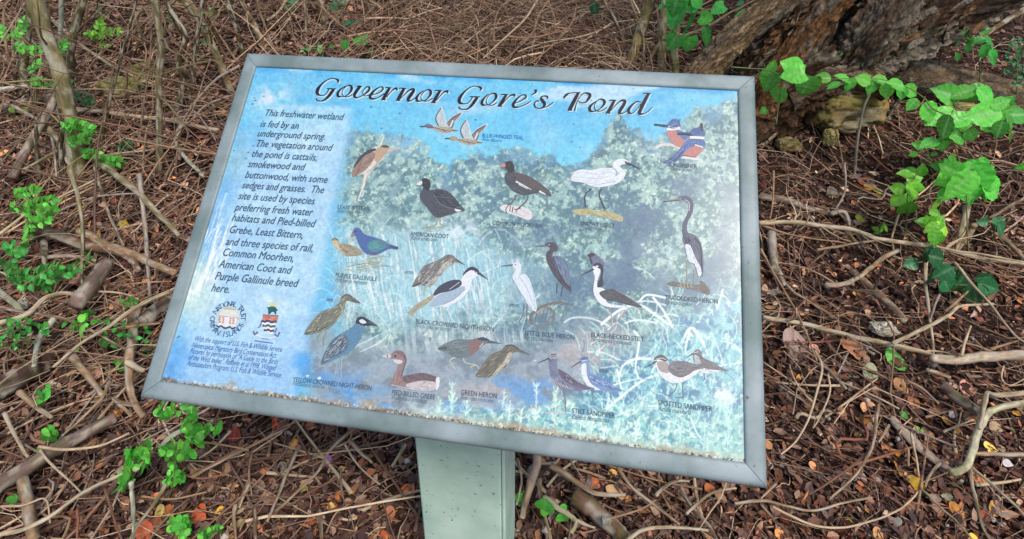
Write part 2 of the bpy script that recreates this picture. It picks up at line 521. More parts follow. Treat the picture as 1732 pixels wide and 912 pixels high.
twig_mat('thicket_edge', 'scattered thin leaning stems in the brush behind the board', 260, 2.6, 5.0, 0.4, 1.1, 0.0018, 0.0052, 0.01, 0.02, xr=(-0.9, 1.2), pw=0.7,
         bright=1.0, bend=0.4, rise=0.6, K=9)
twig_mat('root_tangle', 'mat of fine tan rootlets across the left side of the floor', 620, 0.9, 3.2, 0.25, 0.9, 0.0014, 0.0056, 0.03, 0.06,
         xr=(-3.0, -0.35), bright=1.1, bend=0.5)
# ================================================================== TRACED STICKS
Z1 = (0, 0, 3.04); Z2 = (0, 280, 2.683); Z3 = (0, 600, 2.924); Z4 = (400, 0, 4.028); Z5 = (800, 0, 3.464)
Z6 = (1230, 0, 3.04); Z7 = (1250, 280, 2.683); Z8 = (1250, 600, 2.923); ZN = (220, 560, 2.592); ZP = (700, 560, 2.59)
PALE, TAN, BRN, DRK, GRY, OLV, PUR, RED = [(188, 168, 140), (158, 128, 102), (120, 90, 76), (74, 58, 51), (154, 142, 134), (140, 130, 98),
                                           (120, 100, 94), (146, 96, 78)]
LICH = (196, 198, 180)

def topx(z, pts):
    p = np.asarray(pts, float)
    return np.stack([z[0] + p[:, 0] / z[2], z[1] + p[:, 1] / z[2]], -1)

GB = 'fallen branches on the forest floor'
_seed = [1]
def stick(z, pts, w, col, label, lift=0.012, w1=None, cat='fallen branch', name='fallen_branch', group=GB, sides=8, rough=0.16, twigs=0, flat=None):
    _seed[0] += 1
    sd = _seed[0]
    px = catmull(topx(z, pts), 7)
    K = len(px)
    wv = np.linspace(w, w * 0.6 if w1 is None else w1, K) / z[2] / 2 * (1.0 if z in (Z1, Z2, Z3) else 0.86)
    sl = np.concatenate([[0], np.cumsum(np.hypot(*np.diff(px, axis=0).T))])
    amp = 1.2 + 0.10 * w / z[2]
    px = px + amp * 2 * np.column_stack([fbm(sl / 14 + sd * 3.7, 0 * sl, s=61, o=3) - .5, fbm(sl / 14, 0 * sl + sd * 1.9, s=62, o=3) - .5])
    g = ground_at(px[:, 0], px[:, 1])
    rad = wv * depth_of(g) / F_PX
    lf = np.interp(np.linspace(0, 1, K), np.linspace(0, 1, len(np.atleast_1d(lift))), np.atleast_1d(lift)) * 1.15 + (0.034 if z in (Z1, Z2, Z3) else 0.018)
    P = ground_at(px[:, 0], px[:, 1], lf + rad * 0.5)
    zz = P.copy()
    for _ in range(2):
        zz[1:-1] = (zz[:-2] + 2 * zz[1:-1] + zz[2:]) / 4
    P = zz
    mb = MB()
    knot = 1 + 0.35 * np.maximum(0, fbm(sl / 9 + sd, 0 * sl, s=63, o=2) - .62) / .38
    tube(mb, P, rad * knot, lin(col), sides, rough, sd, 0.25, patch=lin((176, 168, 154)) if w > 14 else None)
    r = np.random.default_rng(sd)
    for k in range(twigs):
        i = int(r.integers(1, max(2, K - 2)))
        d = (P[min(i + 1, K - 1)] - P[i - 1]); d /= np.linalg.norm(d) + 1e-9
        sdv = np.cross(d, [0, 0, 1]) * r.choice([-1, 1])
        L = r.uniform(0.08, 0.26)
        q = [P[i]]
        dv = d * 0.7 + sdv * 0.7 + np.array([0, 0, r.uniform(0.0, 0.35)])
        for m in range(5):
            dv = dv + r.normal(0, 0.22, 3) * [1, 1, 0.5]; dv /= np.linalg.norm(dv)
            nx = q[-1] + dv * L / 5
            nx[2] = max(nx[2], float(terrain(nx[0], nx[1])) + 0.006)
            q.append(nx)
        tube(mb, np.array(q), np.linspace(min(rad[i] * 0.55, 0.005), 0.0010, 6), lin(col), 5, 0.1, sd + k, 0.15)
    o = mb.build(name, M_BARK, base=P[K // 2])
    return tag(o, label, cat, group)

S_ = stick
# --- upper left
S_(Z1, [(280, 545), (420, 565), (560, 580), (700, 597), (850, 615), (1000, 645), (1120, 672)], 24, PALE, 'long straight pale stick lying across the upper left floor', (0.03, 0.05, 0.03), 18)
S_(Z1, [(405, 815), (560, 795), (700, 780), (850, 762), (980, 735)], 11, PALE, 'thin pale wand below the long straight pale stick', 0.05)
S_(Z1, [(940, 640), (912, 690), (910, 740), (935, 790), (990, 850), (1050, 905)], 25, LICH, 'crooked lichen-grey branch beside the upper left edge of the board', 0.03)
S_(Z1, [(60, 912), (140, 770), (230, 610), (290, 480)], 45, PUR, 'thick grey-purple limb leaning up among the left saplings', (0.03, 0.1, 0.22), 30)
S_(Z1, [(-30, 560), (150, 520), (280, 490), (450, 455)], 40, DRK, 'dark fallen log lying behind the left saplings', 0.02)
S_(Z1, [(540, 492), (700, 498), (900, 490)], 13, TAN, 'short tan stick in front of the mossy stones', 0.02)
S_(Z1, [(240, 650), (310, 740), (350, 830), (380, 912)], 26, OLV, 'bent olive branch rising beside the grey-purple limb', (0.1, 0.06, 0.02))
S_(Z1, [(640, 295), (720, 310), (810, 328)], 15, TAN, 'short tan stick lying behind the mossy stones', 0.02)
S_(Z1, [(190, 30), (300, 130), (400, 220), (500, 290), (600, 352), (780, 430)], 18, PALE, 'pale stick slanting down past the mossy stones', 0.03)
S_(Z1, [(1230, 340), (1120, 400), (1050, 470), (985, 550), (930, 640)], 13, GRY, 'grey twig arching down to the lichen-grey branch', (0.16, 0.12, 0.04), 8)
S_(Z1, [(1190, 490), (1060, 540), (970, 630), (915, 600), (930, 570), (1010, 580), (1110, 720)], 9, GRY, 'looping wiry grey tendril by the left edge of the board', 0.06)
S_(Z1, [(-20, 465), (60, 455), (150, 440)], 28, LICH, 'whitish log end at the far left edge', 0.03)
S_(Z1, [(60, 540), (150, 590), (215, 640), (270, 720), (290, 912)], 16, GRY, 'slim grey branch drooping below the dark left log', (0.12, 0.1, 0.05))
S_(Z1, [(120, 880), (250, 800), (370, 735)], 18, OLV, 'short olive stick poking from the bright seedling at left', 0.06)
S_(Z1, [(400, 215), (430, 250), (520, 300), (590, 345)], 12, OLV, 'olive twig lying behind the pale slanting stick', 0.02)
S_(Z1, [(460, 450), (560, 405), (640, 400), (760, 425)], 14, PALE, 'pale twig resting against the mossy stones', 0.03)
# --- left middle
S_(Z2, [(130, 290), (250, 315), (400, 365), (530, 390), (600, 430), (632, 478)], 48, BRN, 'thick brown branch curving down at its right end on the left floor', 0.05, 26)
S_(Z2, [(362, 295), (450, 345), (560, 385), (680, 440), (795, 487)], 34, TAN, 'tan branch crossing the thick brown one towards the board', 0.06, 30)
S_(Z2, [(480, 452), (420, 540), (345, 635)], 62, PUR, 'short broken log with a jagged upper end on the left', 0.06, 66, rough=0.25)
S_(Z2, [(470, 0), (600, 100), (700, 200), (815, 320)], 30, OLV, 'straight olive branch slanting in to the left edge of the board', (0.05, 0.12, 0.12))
S_(Z2, [(630, 40), (645, 150), (665, 350), (680, 595)], 22, GRY, 'upright grey stick standing left of the board', (0.15, 0.1, 0.02))
S_(Z2, [(430, 0), (480, 180), (560, 365)], 16, BRN, 'thin brown stick leaning over the thick brown branch', 0.08)
S_(Z2, [(310, 0), (350, 120), (375, 300), (370, 560)], 18, OLV, 'slim olive shoot hanging down in front of the left logs', (0.2, 0.12, 0.03), 10)
S_(Z2, [(-20, 718), (120, 680), (200, 605), (300, 578), (345, 592)], 24, PALE, 'bleached bent branch at the left edge of the picture', (0.06, 0.1, 0.05))
S_(Z2, [(340, 575), (450, 572), (560, 580), (625, 607)], 11, PALE, 'thin pale twig running on from the bleached bent branch', 0.05)
S_(Z2, [(-20, 560), (60, 620), (110, 690)], 28, LICH, 'stubby whitish branch under the bleached one at left', 0.06)
S_(Z2, [(765, 575), (640, 630), (480, 740), (350, 820), (240, 915)], 17, PALE, 'long pale wand crossing the lower left foliage', (0.12, 0.1, 0.06), 12)
S_(Z2, [(-10, 645), (100, 665), (270, 690), (420, 750), (520, 810), (672, 868)], 15, BRN, 'long brown runner sagging across the left foliage', 0.07)
S_(Z2, [(245, 700), (180, 780), (150, 915)], 28, LICH, 'greenish pale branch dropping past the left seedlings', 0.06)
S_(Z2, [(-10, 318), (130, 210), (260, 150), (480, 40)], 11, PALE, 'straight pale twig rising from the far left seedling', (0.16, 0.2, 0.12))
S_(Z2, [(190, 235), (330, 180), (450, 140), (620, 128)], 10, GRY, 'wiry grey twig reaching right above the tan branch', 0.12)
S_(Z2, [(622, 650), (600, 760), (588, 912)], 52, BRN, 'brown log standing on end left of the board', 0.03, rough=0.22)
S_(Z2, [(640, 720), (700, 660), (775, 610)], 68, DRK, 'dark rotting log tucked behind the lower left frame', 0.02)
S_(Z2, [(520, 740), (620, 725), (725, 715)], 13, TAN, 'tan twig touching the left frame above the rotting log', 0.05)
S_(Z2, [(555, 545), (640, 532), (780, 528)], 10, TAN, 'straight tan twig just left of the board halfway down', 0.04)
S_(Z2, [(200, 345), (203, 420), (207, 485)], 30, DRK, 'blackened stub standing under the thick brown branch', 0.02)
S_(Z2, [(220, 415), (330, 412), (435, 432)], 20, GRY, 'grey weathered stick behind the short broken log', 0.03)
# --- lower left
S_(Z3, [(-30, 660), (150, 550), (300, 455), (450, 375), (575, 315)], 72, PUR, 'big brown log slanting up through the lower left corner', 0.01, 52, rough=0.2)
S_(Z3, [(-30, 190), (120, 100), (260, 20)], 120, DRK, 'massive dark log at the left edge below the foliage', 0.0, 90, rough=0.22)
S_(Z3, [(640, -30), (640, 120), (650, 210), (710, 310)], 40, TAN, 'tan stem bent at its foot beside the lower left frame corner', (0.1, 0.05, 0.02))
S_(Z3, [(635, 35), (670, 60), (712, 78)], 30, PALE, 'pale stub joining the tan bent stem to the frame', 0.1)
S_(Z3, [(340, -10), (430, 100), (505, 200)], 38, TAN, 'tan branch between the massive dark log and the frame', 0.05)
S_(Z3, [(95, 185), (170, 250), (255, 312)], 28, TAN, 'short tan branch below the massive dark log', 0.04)
S_(Z3, [(20, 290), (80, 410), (135, 505)], 20, PALE, 'pale crooked stick above the big brown log', 0.04)
S_(Z3, [(110, 615), (140, 760), (160, 915)], 46, TAN, 'split tan stump standing in the lower left corner', 0.03, 50, rough=0.25)
S_(Z3, [(-10, 892), (120, 862), (250, 800), (400, 690), (540, 620), (680, 560), (755, 475)], 21, PALE, 'long pale whip sweeping up from the lower left corner', (0.03, 0.06, 0.1), 14)
S_(Z3, [(190, 455), (330, 470), (500, 450), (640, 388)], 14, PALE, 'bowed pale twig lying over the big brown log', 0.08)
S_(Z3, [(200, 470), (250, 540), (330, 610), (410, 690)], 12, PALE, 'pale side twig hooked under the bowed pale one', 0.04)
S_(Z3, [(650, 630), (660, 760), (660, 915)], 21, LICH, 'whitish stick standing under the round-leaved patch', (0.1, 0.04, 0.03))
S_(Z3, [(912, 372), (850, 400), (790, 462)], 25, LICH, 'short lichen-white stick among the round bright leaves', 0.08)
S_(Z3, [(822, 640), (760, 740), (690, 830), (640, 915)], 18, OLV, 'olive stick slanting down from the round-leaved patch', 0.05)
S_(Z3, [(860, 548), (930, 600), (1020, 612), (1112, 588)], 9, RED, 'thin rust-red tendril under the round-leaved patch', 0.03)
S_(Z3, [(540, 130), (500, 220), (390, 330), (310, 402)], 15, TAN, 'tan twig slanting down to the big brown log', 0.07)
S_(Z3, [(520, 660), (560, 800), (602, 915)], 13, BRN, 'thin brown stick at the bottom left of the picture', 0.03)
S_(Z3, [(830, 440), (1000, 432), (1230, 472)], 11, TAN, 'long thin tan twig under the lower left frame', 0.05)
S_(Z3, [(1228, 440), (1050, 540), (955, 585)], 14, BRN, 'brown twig right of the round-leaved patch', 0.04)
S_(Z3, [(0, 750), (120, 745), (225, 712), (245, 830)], 11, PALE, 'pale hooked twig at the bottom left edge', 0.05)
S_(Z3, [(700, 700), (850, 715), (1020, 680)], 11, TAN, 'curved tan twig below the round-leaved patch', 0.04)
S_(Z3, [(660, 250), (600, 240), (560, 215), (650, 300)], 24, TAN, 'knotted tan branch end at the foot of the bent stem', 0.03)
S_(Z3, [(380, 770), (385, 840), (380, 912)], 14, RED, 'rusty upright twig in the lower left litter', 0.03)
# --- below the board
S_(ZN, [(742, 505), (690, 620), (640, 740), (602, 835)], 20, TAN, 'straight tan stick slanting below the middle of the board', 0.03)
S_(ZN, [(970, 435), (870, 530), (830, 610), (760, 680), (640, 790)], 18, TAN, 'long crooked tan stick below the board left of the post', 0.04)
S_(ZN, [(728, 450), (780, 540), (812, 582)], 12, BRN, 'short brown twig hanging below the frame', 0.05)
S_(ZN, [(380, 495), (500, 520), (590, 580), (732, 682)], 14, BRN, 'brown runner curving below the lower left frame', 0.03)
S_(ZN, [(270, 642), (400, 570), (560, 490), (702, 418)], 17, TAN, 'straight tan rod slanting up to the lower frame', 0.05)
S_(ZN, [(460, 765), (456, 830), (465, 915)], 22, TAN, 'stubby tan peg at the bottom of the picture', 0.03)
S_(ZN, [(548, 780), (550, 915)], 22, BRN, 'brown peg right of the stubby tan peg', 0.02)
S_(ZN, [(828, 790), (840, 915)], 27, BRN, 'thick short brown stick at the bottom edge left of the post', 0.02)
S_(ZN, [(960, 478), (1010, 530), (1060, 575)], 22, TAN, 'short tan stick under the frame near the post', 0.04)
S_(ZN, [(940, 495), (1000, 590), (1095, 672)], 12, PALE, 'pale curved twig left of the post', 0.03)
S_(ZN, [(1205, 495), (1180, 545), (1148, 592)], 22, OLV, 'olive stick leaning beside the post top', 0.05)
S_(ZN, [(862, 885), (900, 800), (962, 758)], 10, TAN, 'thin tan twig in the gravel left of the post', 0.02)
S_(ZN, [(1100, 720), (1130, 820), (1162, 915)], 10, BRN, 'thin brown twig beside the foot of the post', 0.02)
S_(ZN, [(535, 540), (520, 620), (535, 722)], 11, TAN, 'upright tan twig below the lower left frame', 0.05)
S_(ZN, [(522, 668), (480, 772)], 17, PALE, 'pale flat splinter below the lower left frame', 0.03)
S_(ZN, [(440, 440), (360, 520), (300, 560)], 12, PALE, 'pale twig beside the round leaves under the frame', 0.06)
# --- right of the post
S_(ZP, [(545, 555), (520, 640), (490, 740), (478, 815)], 48, (196, 164, 138), 'peeling pale bark strip beside the post', 0.04, 26, rough=0.25)
S_(ZP, [(600, 588), (700, 650), (800, 715), (925, 718)], 30, TAN, 'tan branch under the board right of the post', 0.04)
S_(ZP, [(705, 715), (800, 790), (870, 850), (935, 920)], 82, BRN, 'chunky brown log at the bottom right of the post', 0.01, 76, rough=0.22)
S_(ZP, [(570, 728), (640, 780), (712, 830), (690, 885)], 30, (190, 178, 140), 'pale greenish elbow-shaped branch beside the post', 0.05)
S_(ZP, [(710, 830), (795, 862)], 17, PALE, 'short pale prong of the elbow-shaped branch', 0.05)
S_(ZP, [(548, 650), (560, 760), (602, 915)], 24, TAN, 'tan stick running down beside the post', 0.03)
S_(ZP, [(452, 560), (472, 650), (450, 760)], 15, PALE, 'thin pale stick hugging the right side of the post', 0.06)
S_(ZP, [(895, 600), (960, 690), (1080, 780), (1165, 852)], 19, TAN, 'tan stick slanting below the right half of the board', 0.04)
S_(ZP, [(940, 915), (1000, 872), (1120, 860), (1290, 872)], 20, PALE, 'pale forked stick along the bottom edge right of the log', 0.05, twigs=2)
S_(ZP, [(1170, 690), (1220, 770), (1290, 850), (1325, 915)], 24, BRN, 'brown stick slanting to the bottom edge', 0.03)
S_(ZP, [(1060, 722), (1130, 660), (1205, 658)], 20, BRN, 'short bent brown stick under the lower right frame', 0.03)
S_(ZP, [(830, 830), (1000, 780), (1062, 738)], 11, TAN, 'thin tan twig above the chunky brown log', 0.04)
S_(ZP, [(1195, 802), (1300, 710), (1410, 690)], 15, TAN, 'tan twig curving up below the lower right corner', 0.04)
# --- right
S_(Z7, [(90, 262), (250, 258), (400, 280), (520, 292), (620, 330), (740, 350), (880, 370), (1000, 400), (1150, 430), (1300, 446)], 24, PALE, 'long pale branch running right from the board edge', (0.06, 0.1, 0.08), 20, twigs=9)
S_(Z7, [(100, 270), (220, 310), (350, 335), (480, 350)], 11, TAN, 'thin tan twig under the long pale branch', 0.05)
S_(Z7, [(395, 546), (500, 530), (570, 490), (640, 430), (722, 383)], 26, TAN, 'bowed tan branch curving up to the long pale one', 0.05, 20)
S_(Z7, [(355, 382), (480, 362), (620, 340)], 15, TAN, 'tan side branch joining the long pale one', 0.05)
S_(Z7, [(110, 690), (280, 715), (430, 755), (520, 780), (690, 810), (840, 850), (905, 872)], 24, PALE, 'long sagging pale branch right of the lower board', 0.05, 22, twigs=3)
S_(Z7, [(870, 878), (1000, 880), (1150, 865), (1310, 858)], 44, (198, 178, 156), 'smooth thick pale branch at the right edge', 0.05, 50)
S_(Z7, [(508, 478), (600, 560), (690, 640), (748, 708)], 42, BRN, 'straight brown log end pointing down the right side', 0.03, 38)
S_(Z7, [(850, 430), (845, 530), (865, 680), (882, 852)], 18, PALE, 'upright pale stem below the right-hand plants', (0.1, 0.08, 0.05))
S_(Z7, [(698, 806), (850, 735), (950, 680), (1000, 640), (1155, 628)], 19, PALE, 'crooked pale branch crossing the upright pale stem', 0.08)
S_(Z7, [(912, 585), (885, 640), (868, 695)], 12, GRY, 'short grey twig forking off the upright pale stem', 0.08)
S_(Z7, [(938, 662), (1040, 570)], 14, TAN, 'straight tan twig above the crooked pale branch', 0.06)
S_(Z7, [(978, 440), (1050, 530), (1150, 640), (1240, 760), (1300, 805)], 14, PALE, 'long thin pale whip dropping to the right edge', 0.1)
S_(Z7, [(890, 368), (1000, 392), (1100, 400), (1300, 442)], 13, PALE, 'pale whip parallel to the long branch at right', 0.13)
S_(Z7, [(900, 380), (1060, 440), (1180, 500), (1300, 505)], 10, TAN, 'tan whip curving away under the right-hand plants', 0.09)
S_(Z7, [(150, 305), (154, 400), (162, 475)], 40, GRY, 'grey broken stub standing right of the board', 0.03, 44, rough=0.25)
S_(Z7, [(165, 470), (230, 560), (290, 600), (450, 700)], 20, TAN, 'tan root running from the grey broken stub', 0.02, 8)
S_(Z7, [(175, 470), (185, 500), (205, 545)], 30, GRY, 'splayed grey root of the broken stub', 0.02)
S_(Z7, [(100, 380), (130, 440), (200, 560), (280, 700), (352, 885)], 13, TAN, 'long tan tendril dropping beside the right frame', 0.06)
S_(Z7, [(1035, 185), (1010, 300), (985, 395)], 31, PALE, 'pale cut stick standing under the big-leaved plant', (0.14, 0.1, 0.06))
S_(Z7, [(1070, 270), (1040, 320), (985, 395)], 27, TAN, 'tan stick leaning on the pale cut one', (0.14, 0.1, 0.06))
S_(Z7, [(662, 368), (650, 470), (600, 590), (520, 700)], 10, DRK, 'dark thin twig across the right-hand litter', 0.05)
S_(Z7, [(156, 25), (155, 150), (140, 245)], 10, TAN, 'thin upright tan twig beside the right frame', 0.08)
S_(Z7, [(478, -10), (482, 110), (438, 202)], 12, GRY, 'grey twig hanging below the yellow stone', 0.08)
S_(Z7, [(1300, 145), (1200, 200), (1135, 242)], 17, BRN, 'brown twig at the right edge under the big leaves', 0.1)
S_(Z7, [(95, 140), (220, 160), (330, 200), (425, 222)], 42, (138, 118, 104), 'half-buried root beside the upper right frame', 0.0)
S_(Z7, [(420, 216), (480, 212), (502, 268)], 27, GRY, 'curled grey root tip beyond the half-buried root', 0.02)
S_(Z7, [(488, 298), (545, 375)], 22, BRN, 'short brown stick poking under the long pale branch', 0.02)
S_(Z7, [(1190, 328), (1240, 370), (1300, 425)], 31, TAN, 'tan stick end at the right edge above the pale whip', 0.06)
S_(Z7, [(1010, 862), (1028, 790), (1052, 728)], 14, PALE, 'pale twig standing on the smooth thick branch', 0.08)
S_(Z7, [(1140, 832), (1262, 795)], 13, TAN, 'tan twig resting near the smooth thick branch', 0.08)
# --- lower right
S_(Z8, [(1010, 158), (1090, 220), (1195, 292)], 60, (112, 92, 84), 'stout dark log piece at the lower right', 0.03, 54, rough=0.2)
S_(Z8, [(1420, 238), (1280, 262), (1210, 310), (1170, 420), (1140, 520), (1100, 570), (1045, 585)], 32, (196, 192, 158), 'greenish pale forked root curving down at the lower right', 0.07, 40)
S_(Z8, [(1420, 190), (1270, 200), (1228, 195), (1205, 280), (1185, 365)], 28, (188, 164, 138), 'upper prong hugging the greenish pale root', 0.09)
S_(Z8, [(1420, 496), (1250, 490), (1140, 490)], 28, TAN, 'straight tan stick meeting the greenish pale root', 0.06)
S_(Z8, [(1135, 520), (1150, 640), (1170, 720), (1210, 860), (1245, 920)], 22, TAN, 'tan root trailing down from the greenish pale one', 0.05)
S_(Z8, [(1145, 555), (1260, 650), (1360, 740), (1420, 805)], 19, PALE, 'pale root slanting right from the greenish one', 0.05)
S_(Z8, [(692, 248), (675, 350), (658, 455), (580, 590), (450, 712)], 18, TAN, 'long tan forked twig across the dark litter patch', 0.05)
S_(Z8, [(660, 460), (560, 550), (430, 640), (350, 692)], 14, BRN, 'brown prong of the tan forked twig', 0.04)
S_(Z8, [(742, 348), (690, 432)], 15, TAN, 'short tan twig above the dark litter patch', 0.04)
S_(Z8, [(848, 388), (872, 480), (890, 602)], 14, PALE, 'pale rod lying over the flat bark strip', 0.04)
S_(Z8, [(375, -20), (410, 60), (380, 200), (340, 330), (280, 430), (208, 494)], 14, PALE, 'pale tendril snaking down right of the frame corner', 0.06)
S_(Z8, [(440, 100), (450, 180), (420, 270), (368, 365)], 11, PALE, 'second pale tendril, shorter and further right', 0.05)
S_(Z8, [(540, -10), (490, 92)], 12, GRY, 'short grey twig above the two pale tendrils', 0.05)
S_(Z8, [(-20, 735), (120, 722), (240, 750), (370, 772), (520, 730), (655, 708)], 18, TAN, 'long tan twig waving across the bottom right', 0.04, 10)
S_(Z8, [(165, 748), (260, 800), (400, 850), (550, 850), (720, 800), (830, 740), (885, 675)], 14, PALE, 'pale twig bowed like a smile at the bottom right', 0.04)
S_(Z8, [(182, 638), (108, 712)], 15, TAN, 'tan twig touching the lower right frame corner', 0.05)
S_(Z8, [(105, 738), (172, 815)], 21, BRN, 'short brown stick under the lower right frame corner', 0.03)
S_(Z8, [(898, 658), (980, 740), (1070, 820), (1155, 915)], 15, OLV, 'olive rod slanting to the bottom right corner', 0.05)
S_(Z8, [(995, 538), (940, 600), (922, 655)], 18, TAN, 'tan stub at the tip of the flat bark strip', 0.04)
S_(Z8, [(830, 130), (910, 170), (985, 242)], 15, TAN, 'curved tan twig left of the stout dark log piece', 0.05)
S_(Z8, [(195, 150), (350, 250)], 16, BRN, 'straight brown twig right of the lower frame', 0.03)
S_(Z8, [(450, 270), (620, 382)], 12, BRN, 'brown twig pointing at the dark litter patch', 0.03)
S_(Z8, [(1310, 55), (1298, 120), (1345, 152), (1409, 120)], 9, PALE, 'wiry pale loop at the right edge', 0.07)
S_(Z8, [(928, 78), (1042, 112)], 27, TAN, 'blunt tan stick above the stout dark log piece', 0.03)
S_(Z8, [(230, 200), (260, 370), (350, 510), (462, 602)], 8, DRK, 'thread-thin dark twig beside the lower right frame', 0.03)
S_(Z8, [(578, 588), (700, 640), (835, 722)], 10, RED, 'rust-red twig below the dark litter patch', 0.03)
S_(Z8, [(848, 730), (1045, 762)], 10, RED, 'rust-red twig near the bottom right yellow leaf', 0.03)
# --- top middle brush
S_(Z5, [(205, 212), (330, 220), (480, 195), (565, 162)], 12, TAN, 'tan arc of brush behind the middle of the board', 0.15)
S_(Z5, [(265, 302), (420, 250), (640, 215), (810, 148)], 11, PALE, 'long pale stem sweeping behind the top of the board', 0.14)
S_(Z5, [(385, -10), (300, 120), (200, 212), (60, 340)], 14, PALE, 'pale stem dropping through the brush at top centre', 0.15)
S_(Z5, [(440, 10), (380, 100), (345, 200), (160, 372)], 11, TAN, 'tan stem beside the pale one at top centre', 0.18)
S_(Z5, [(605, 40), (570, 150), (440, 290), (330, 372)], 11, TAN, 'tan stem right of the pair at top centre', 0.16)
S_(Z5, [(600, 320), (740, 312), (830, 342), (885, 405)], 11, PALE, 'short pale arch just above the top frame', 0.08)
S_(Z5, [(0, 150), (30, 250), (20, 370)], 11, TAN, 'tan shoot in the brush above the title', 0.14)
S_(Z5, [(520, 245), (620, 305), (720, 372)], 11, BRN, 'brown twig slanting under the short pale arch', 0.1)
S_(Z4, [(870, 128), (1040, 122), (1250, 130)], 14, PALE, 'straight pale stick in the brush above the board', 0.12)
S_(Z4, [(850, 0), (870, 110), (878, 190)], 14, TAN, 'upright tan stick behind the brush at top left of centre', 0.12)
S_(Z4, [(340, 0), (290, 80), (205, 140)], 22, PALE, 'pale stub beyond the upper left frame corner', 0.1)
S_(Z4, [(1150, 60), (1300, 150), (1330, 220), (1380, 400)], 12, TAN, 'tan spray of brush at top centre left', 0.15)
S_(Z4, [(1732, 160), (1600, 260), (1480, 345)], 15, TAN, 'tan stick slanting down behind the word in the title', 0.12)

# flat bark strip (lower right)
def bark_strip():
    p = topx(Z8, [(755, 308), (800, 365), (880, 445), (960, 512), (1050, 572)])
    px = catmull(p, 5); K = len(px)
    wv = np.interp(np.linspace(0, 1, K), [0, .1, .5, .85, 1], [10, 22, 30, 20, 4]) / 2.923
    g = ground_at(px[:, 0], px[:, 1], 0.028)
    T = np.gradient(g, axis=0); T /= np.linalg.norm(T, axis=1)[:, None]
    sdv = np.cross(T, [0, 0, 1.0]); sdv /= np.linalg.norm(sdv, axis=1)[:, None]
    w = wv * depth_of(g) / F_PX
    mb = MB()
    cols = np.array([-1, -0.5, 0, 0.5, 1.0])
    top = g[:, None] + sdv[:, None] * (cols[None, :, None] * w[:, None, None])
    top[..., 2] += (1 - cols ** 2)[None] * 0.006 + 0.003 * rng.random((K, 5))
    bot = top - np.array([0, 0, 0.005])
    ring = np.concatenate([top, bot[:, ::-1]], 1); n = 10
    i = np.arange(K - 1)[:, None] * n; j = np.arange(n)[None]; jn = (j + 1) % n
    F = np.stack([i + j, i + jn, i + n + jn, i + n + j], -1).reshape(-1, 4)
    ends = [np.arange(n)[None, ::-1], ((K - 1) * n + np.arange(n))[None]]
    c = lin((172, 154, 138)) * (0.8 + 0.4 * rng.random((K * n, 1)))
    mb.add(ring, [F] + ends, c)
    tag(mb.build('bark_strip', M_BARK, base=g[K // 2]), 'flat curled strip of grey bark in the lower right litter', 'bark strip')
bark_strip()

# ================================================================== STANDING STEMS
GS = 'thin saplings and stems standing in the wood'
def stand(z, pts, w, w1, col, label, name='sapling', cat='sapling', lean=0.0, up=1.6, twigs=0, moss=False, rough=0.14, group=GS, dy=0.0):
    _seed[0] += 1; sd = _seed[0]
    p = topx(z, pts); px = catmull(p, 14); K = len(px)
    base = ground_at(px[0, 0], px[0, 1]); Y = base[1] + dy
    hfrac = np.linspace(0, 1, K)
    P = pt_Y(px[:, 0], px[:, 1], Y + lean * hfrac)
    rad = np.linspace(w, w1, K) / z[2] / 2 * depth_of(P) / F_PX
    P = np.concatenate([[P[0] - [0, 0, 0.06]], P]); rad = np.concatenate([[rad[0] * 1.25], rad])
    if up:
        d = P[-1] - P[-6]; d /= np.linalg.norm(d); d = d * 0.6 + np.array([0, 0.05, 0.6]); d /= np.linalg.norm(d)
        ex = np.array([P[-1] + d * up * t + np.array([math.sin(t * 7 + sd) * 0.02, 0, 0]) for t in np.linspace(0.1, 1, 8)])
        P = np.concatenate([P, ex]); rad = np.concatenate([rad, np.linspace(rad[-1], rad[-1] * 0.4, 8)])
    root = empty(name, base, label, cat, group)
    mb = MB(); tube(mb, P, rad, lin(col), 14, rough * 1.5, sd, 0.3, patch=lin((178, 176, 158)) if w > 14 else None)
    mb.build('trunk', M_BARK, root)
    r = np.random.default_rng(sd + 77)
    if twigs:
        for k in range(twigs):
            mb = MB()
            i = int(r.integers(int(K * 0.25), K))
            a = r.uniform(0, 6.28); dv = np.array([math.cos(a), math.sin(a) * 0.6, r.uniform(0.1, 0.8)])
            q = [P[i]]; L = r.uniform(0.2, 0.7)
            for m in range(6):
                dv = dv + r.normal(0, 0.28, 3); dv /= np.linalg.norm(dv); q.append(q[-1] + dv * L / 6)
            tube(mb, np.array(q), np.linspace(min(rad[i] * 0.4, 0.006), 0.0012, 7), lin(col), 5, 0.1, sd + k)
            mb.build('side_twig', M_BARK, root)
    return root
stand(Z1, [(405, 912), (385, 780), (345, 560), (305, 360), (240, 200), (190, 30)], 78, 70, (142, 132, 98), 'mossy pale-patched trunk leaning among the left saplings', twigs=4, lean=0.1)
stand(Z1, [(125, 500), (122, 360), (130, 240), (150, 120), (165, -10)], 42, 40, (98, 94, 62), 'mossy dark sapling at the far left', twigs=4)
stand(Z1, [(395, 610), (365, 480), (360, 370), (375, 190), (432, -10)], 32, 40, (104, 92, 66), 'dark olive sapling leaning right at upper left', twigs=4)
stand(Z1, [(300, 420), (285, 300), (310, 200), (315, -10)], 24, 22, (156, 166, 160), 'slim grey-blue lichened stem behind the leaning trunk', twigs=2)
stand(Z1, [(520, 775), (545, 600), (600, 380), (640, 230), (705, -10)], 18, 14, (86, 66, 52), 'slender dark stem leaning right in front of the mossy stones', twigs=5)
stand(Z1, [(820, 890), (820, 600), (815, 430), (830, 250), (800, 40), (780, -10)], 30, 36, (122, 110, 84), 'lichen-spotted sapling standing right of the mossy stones', twigs=6)
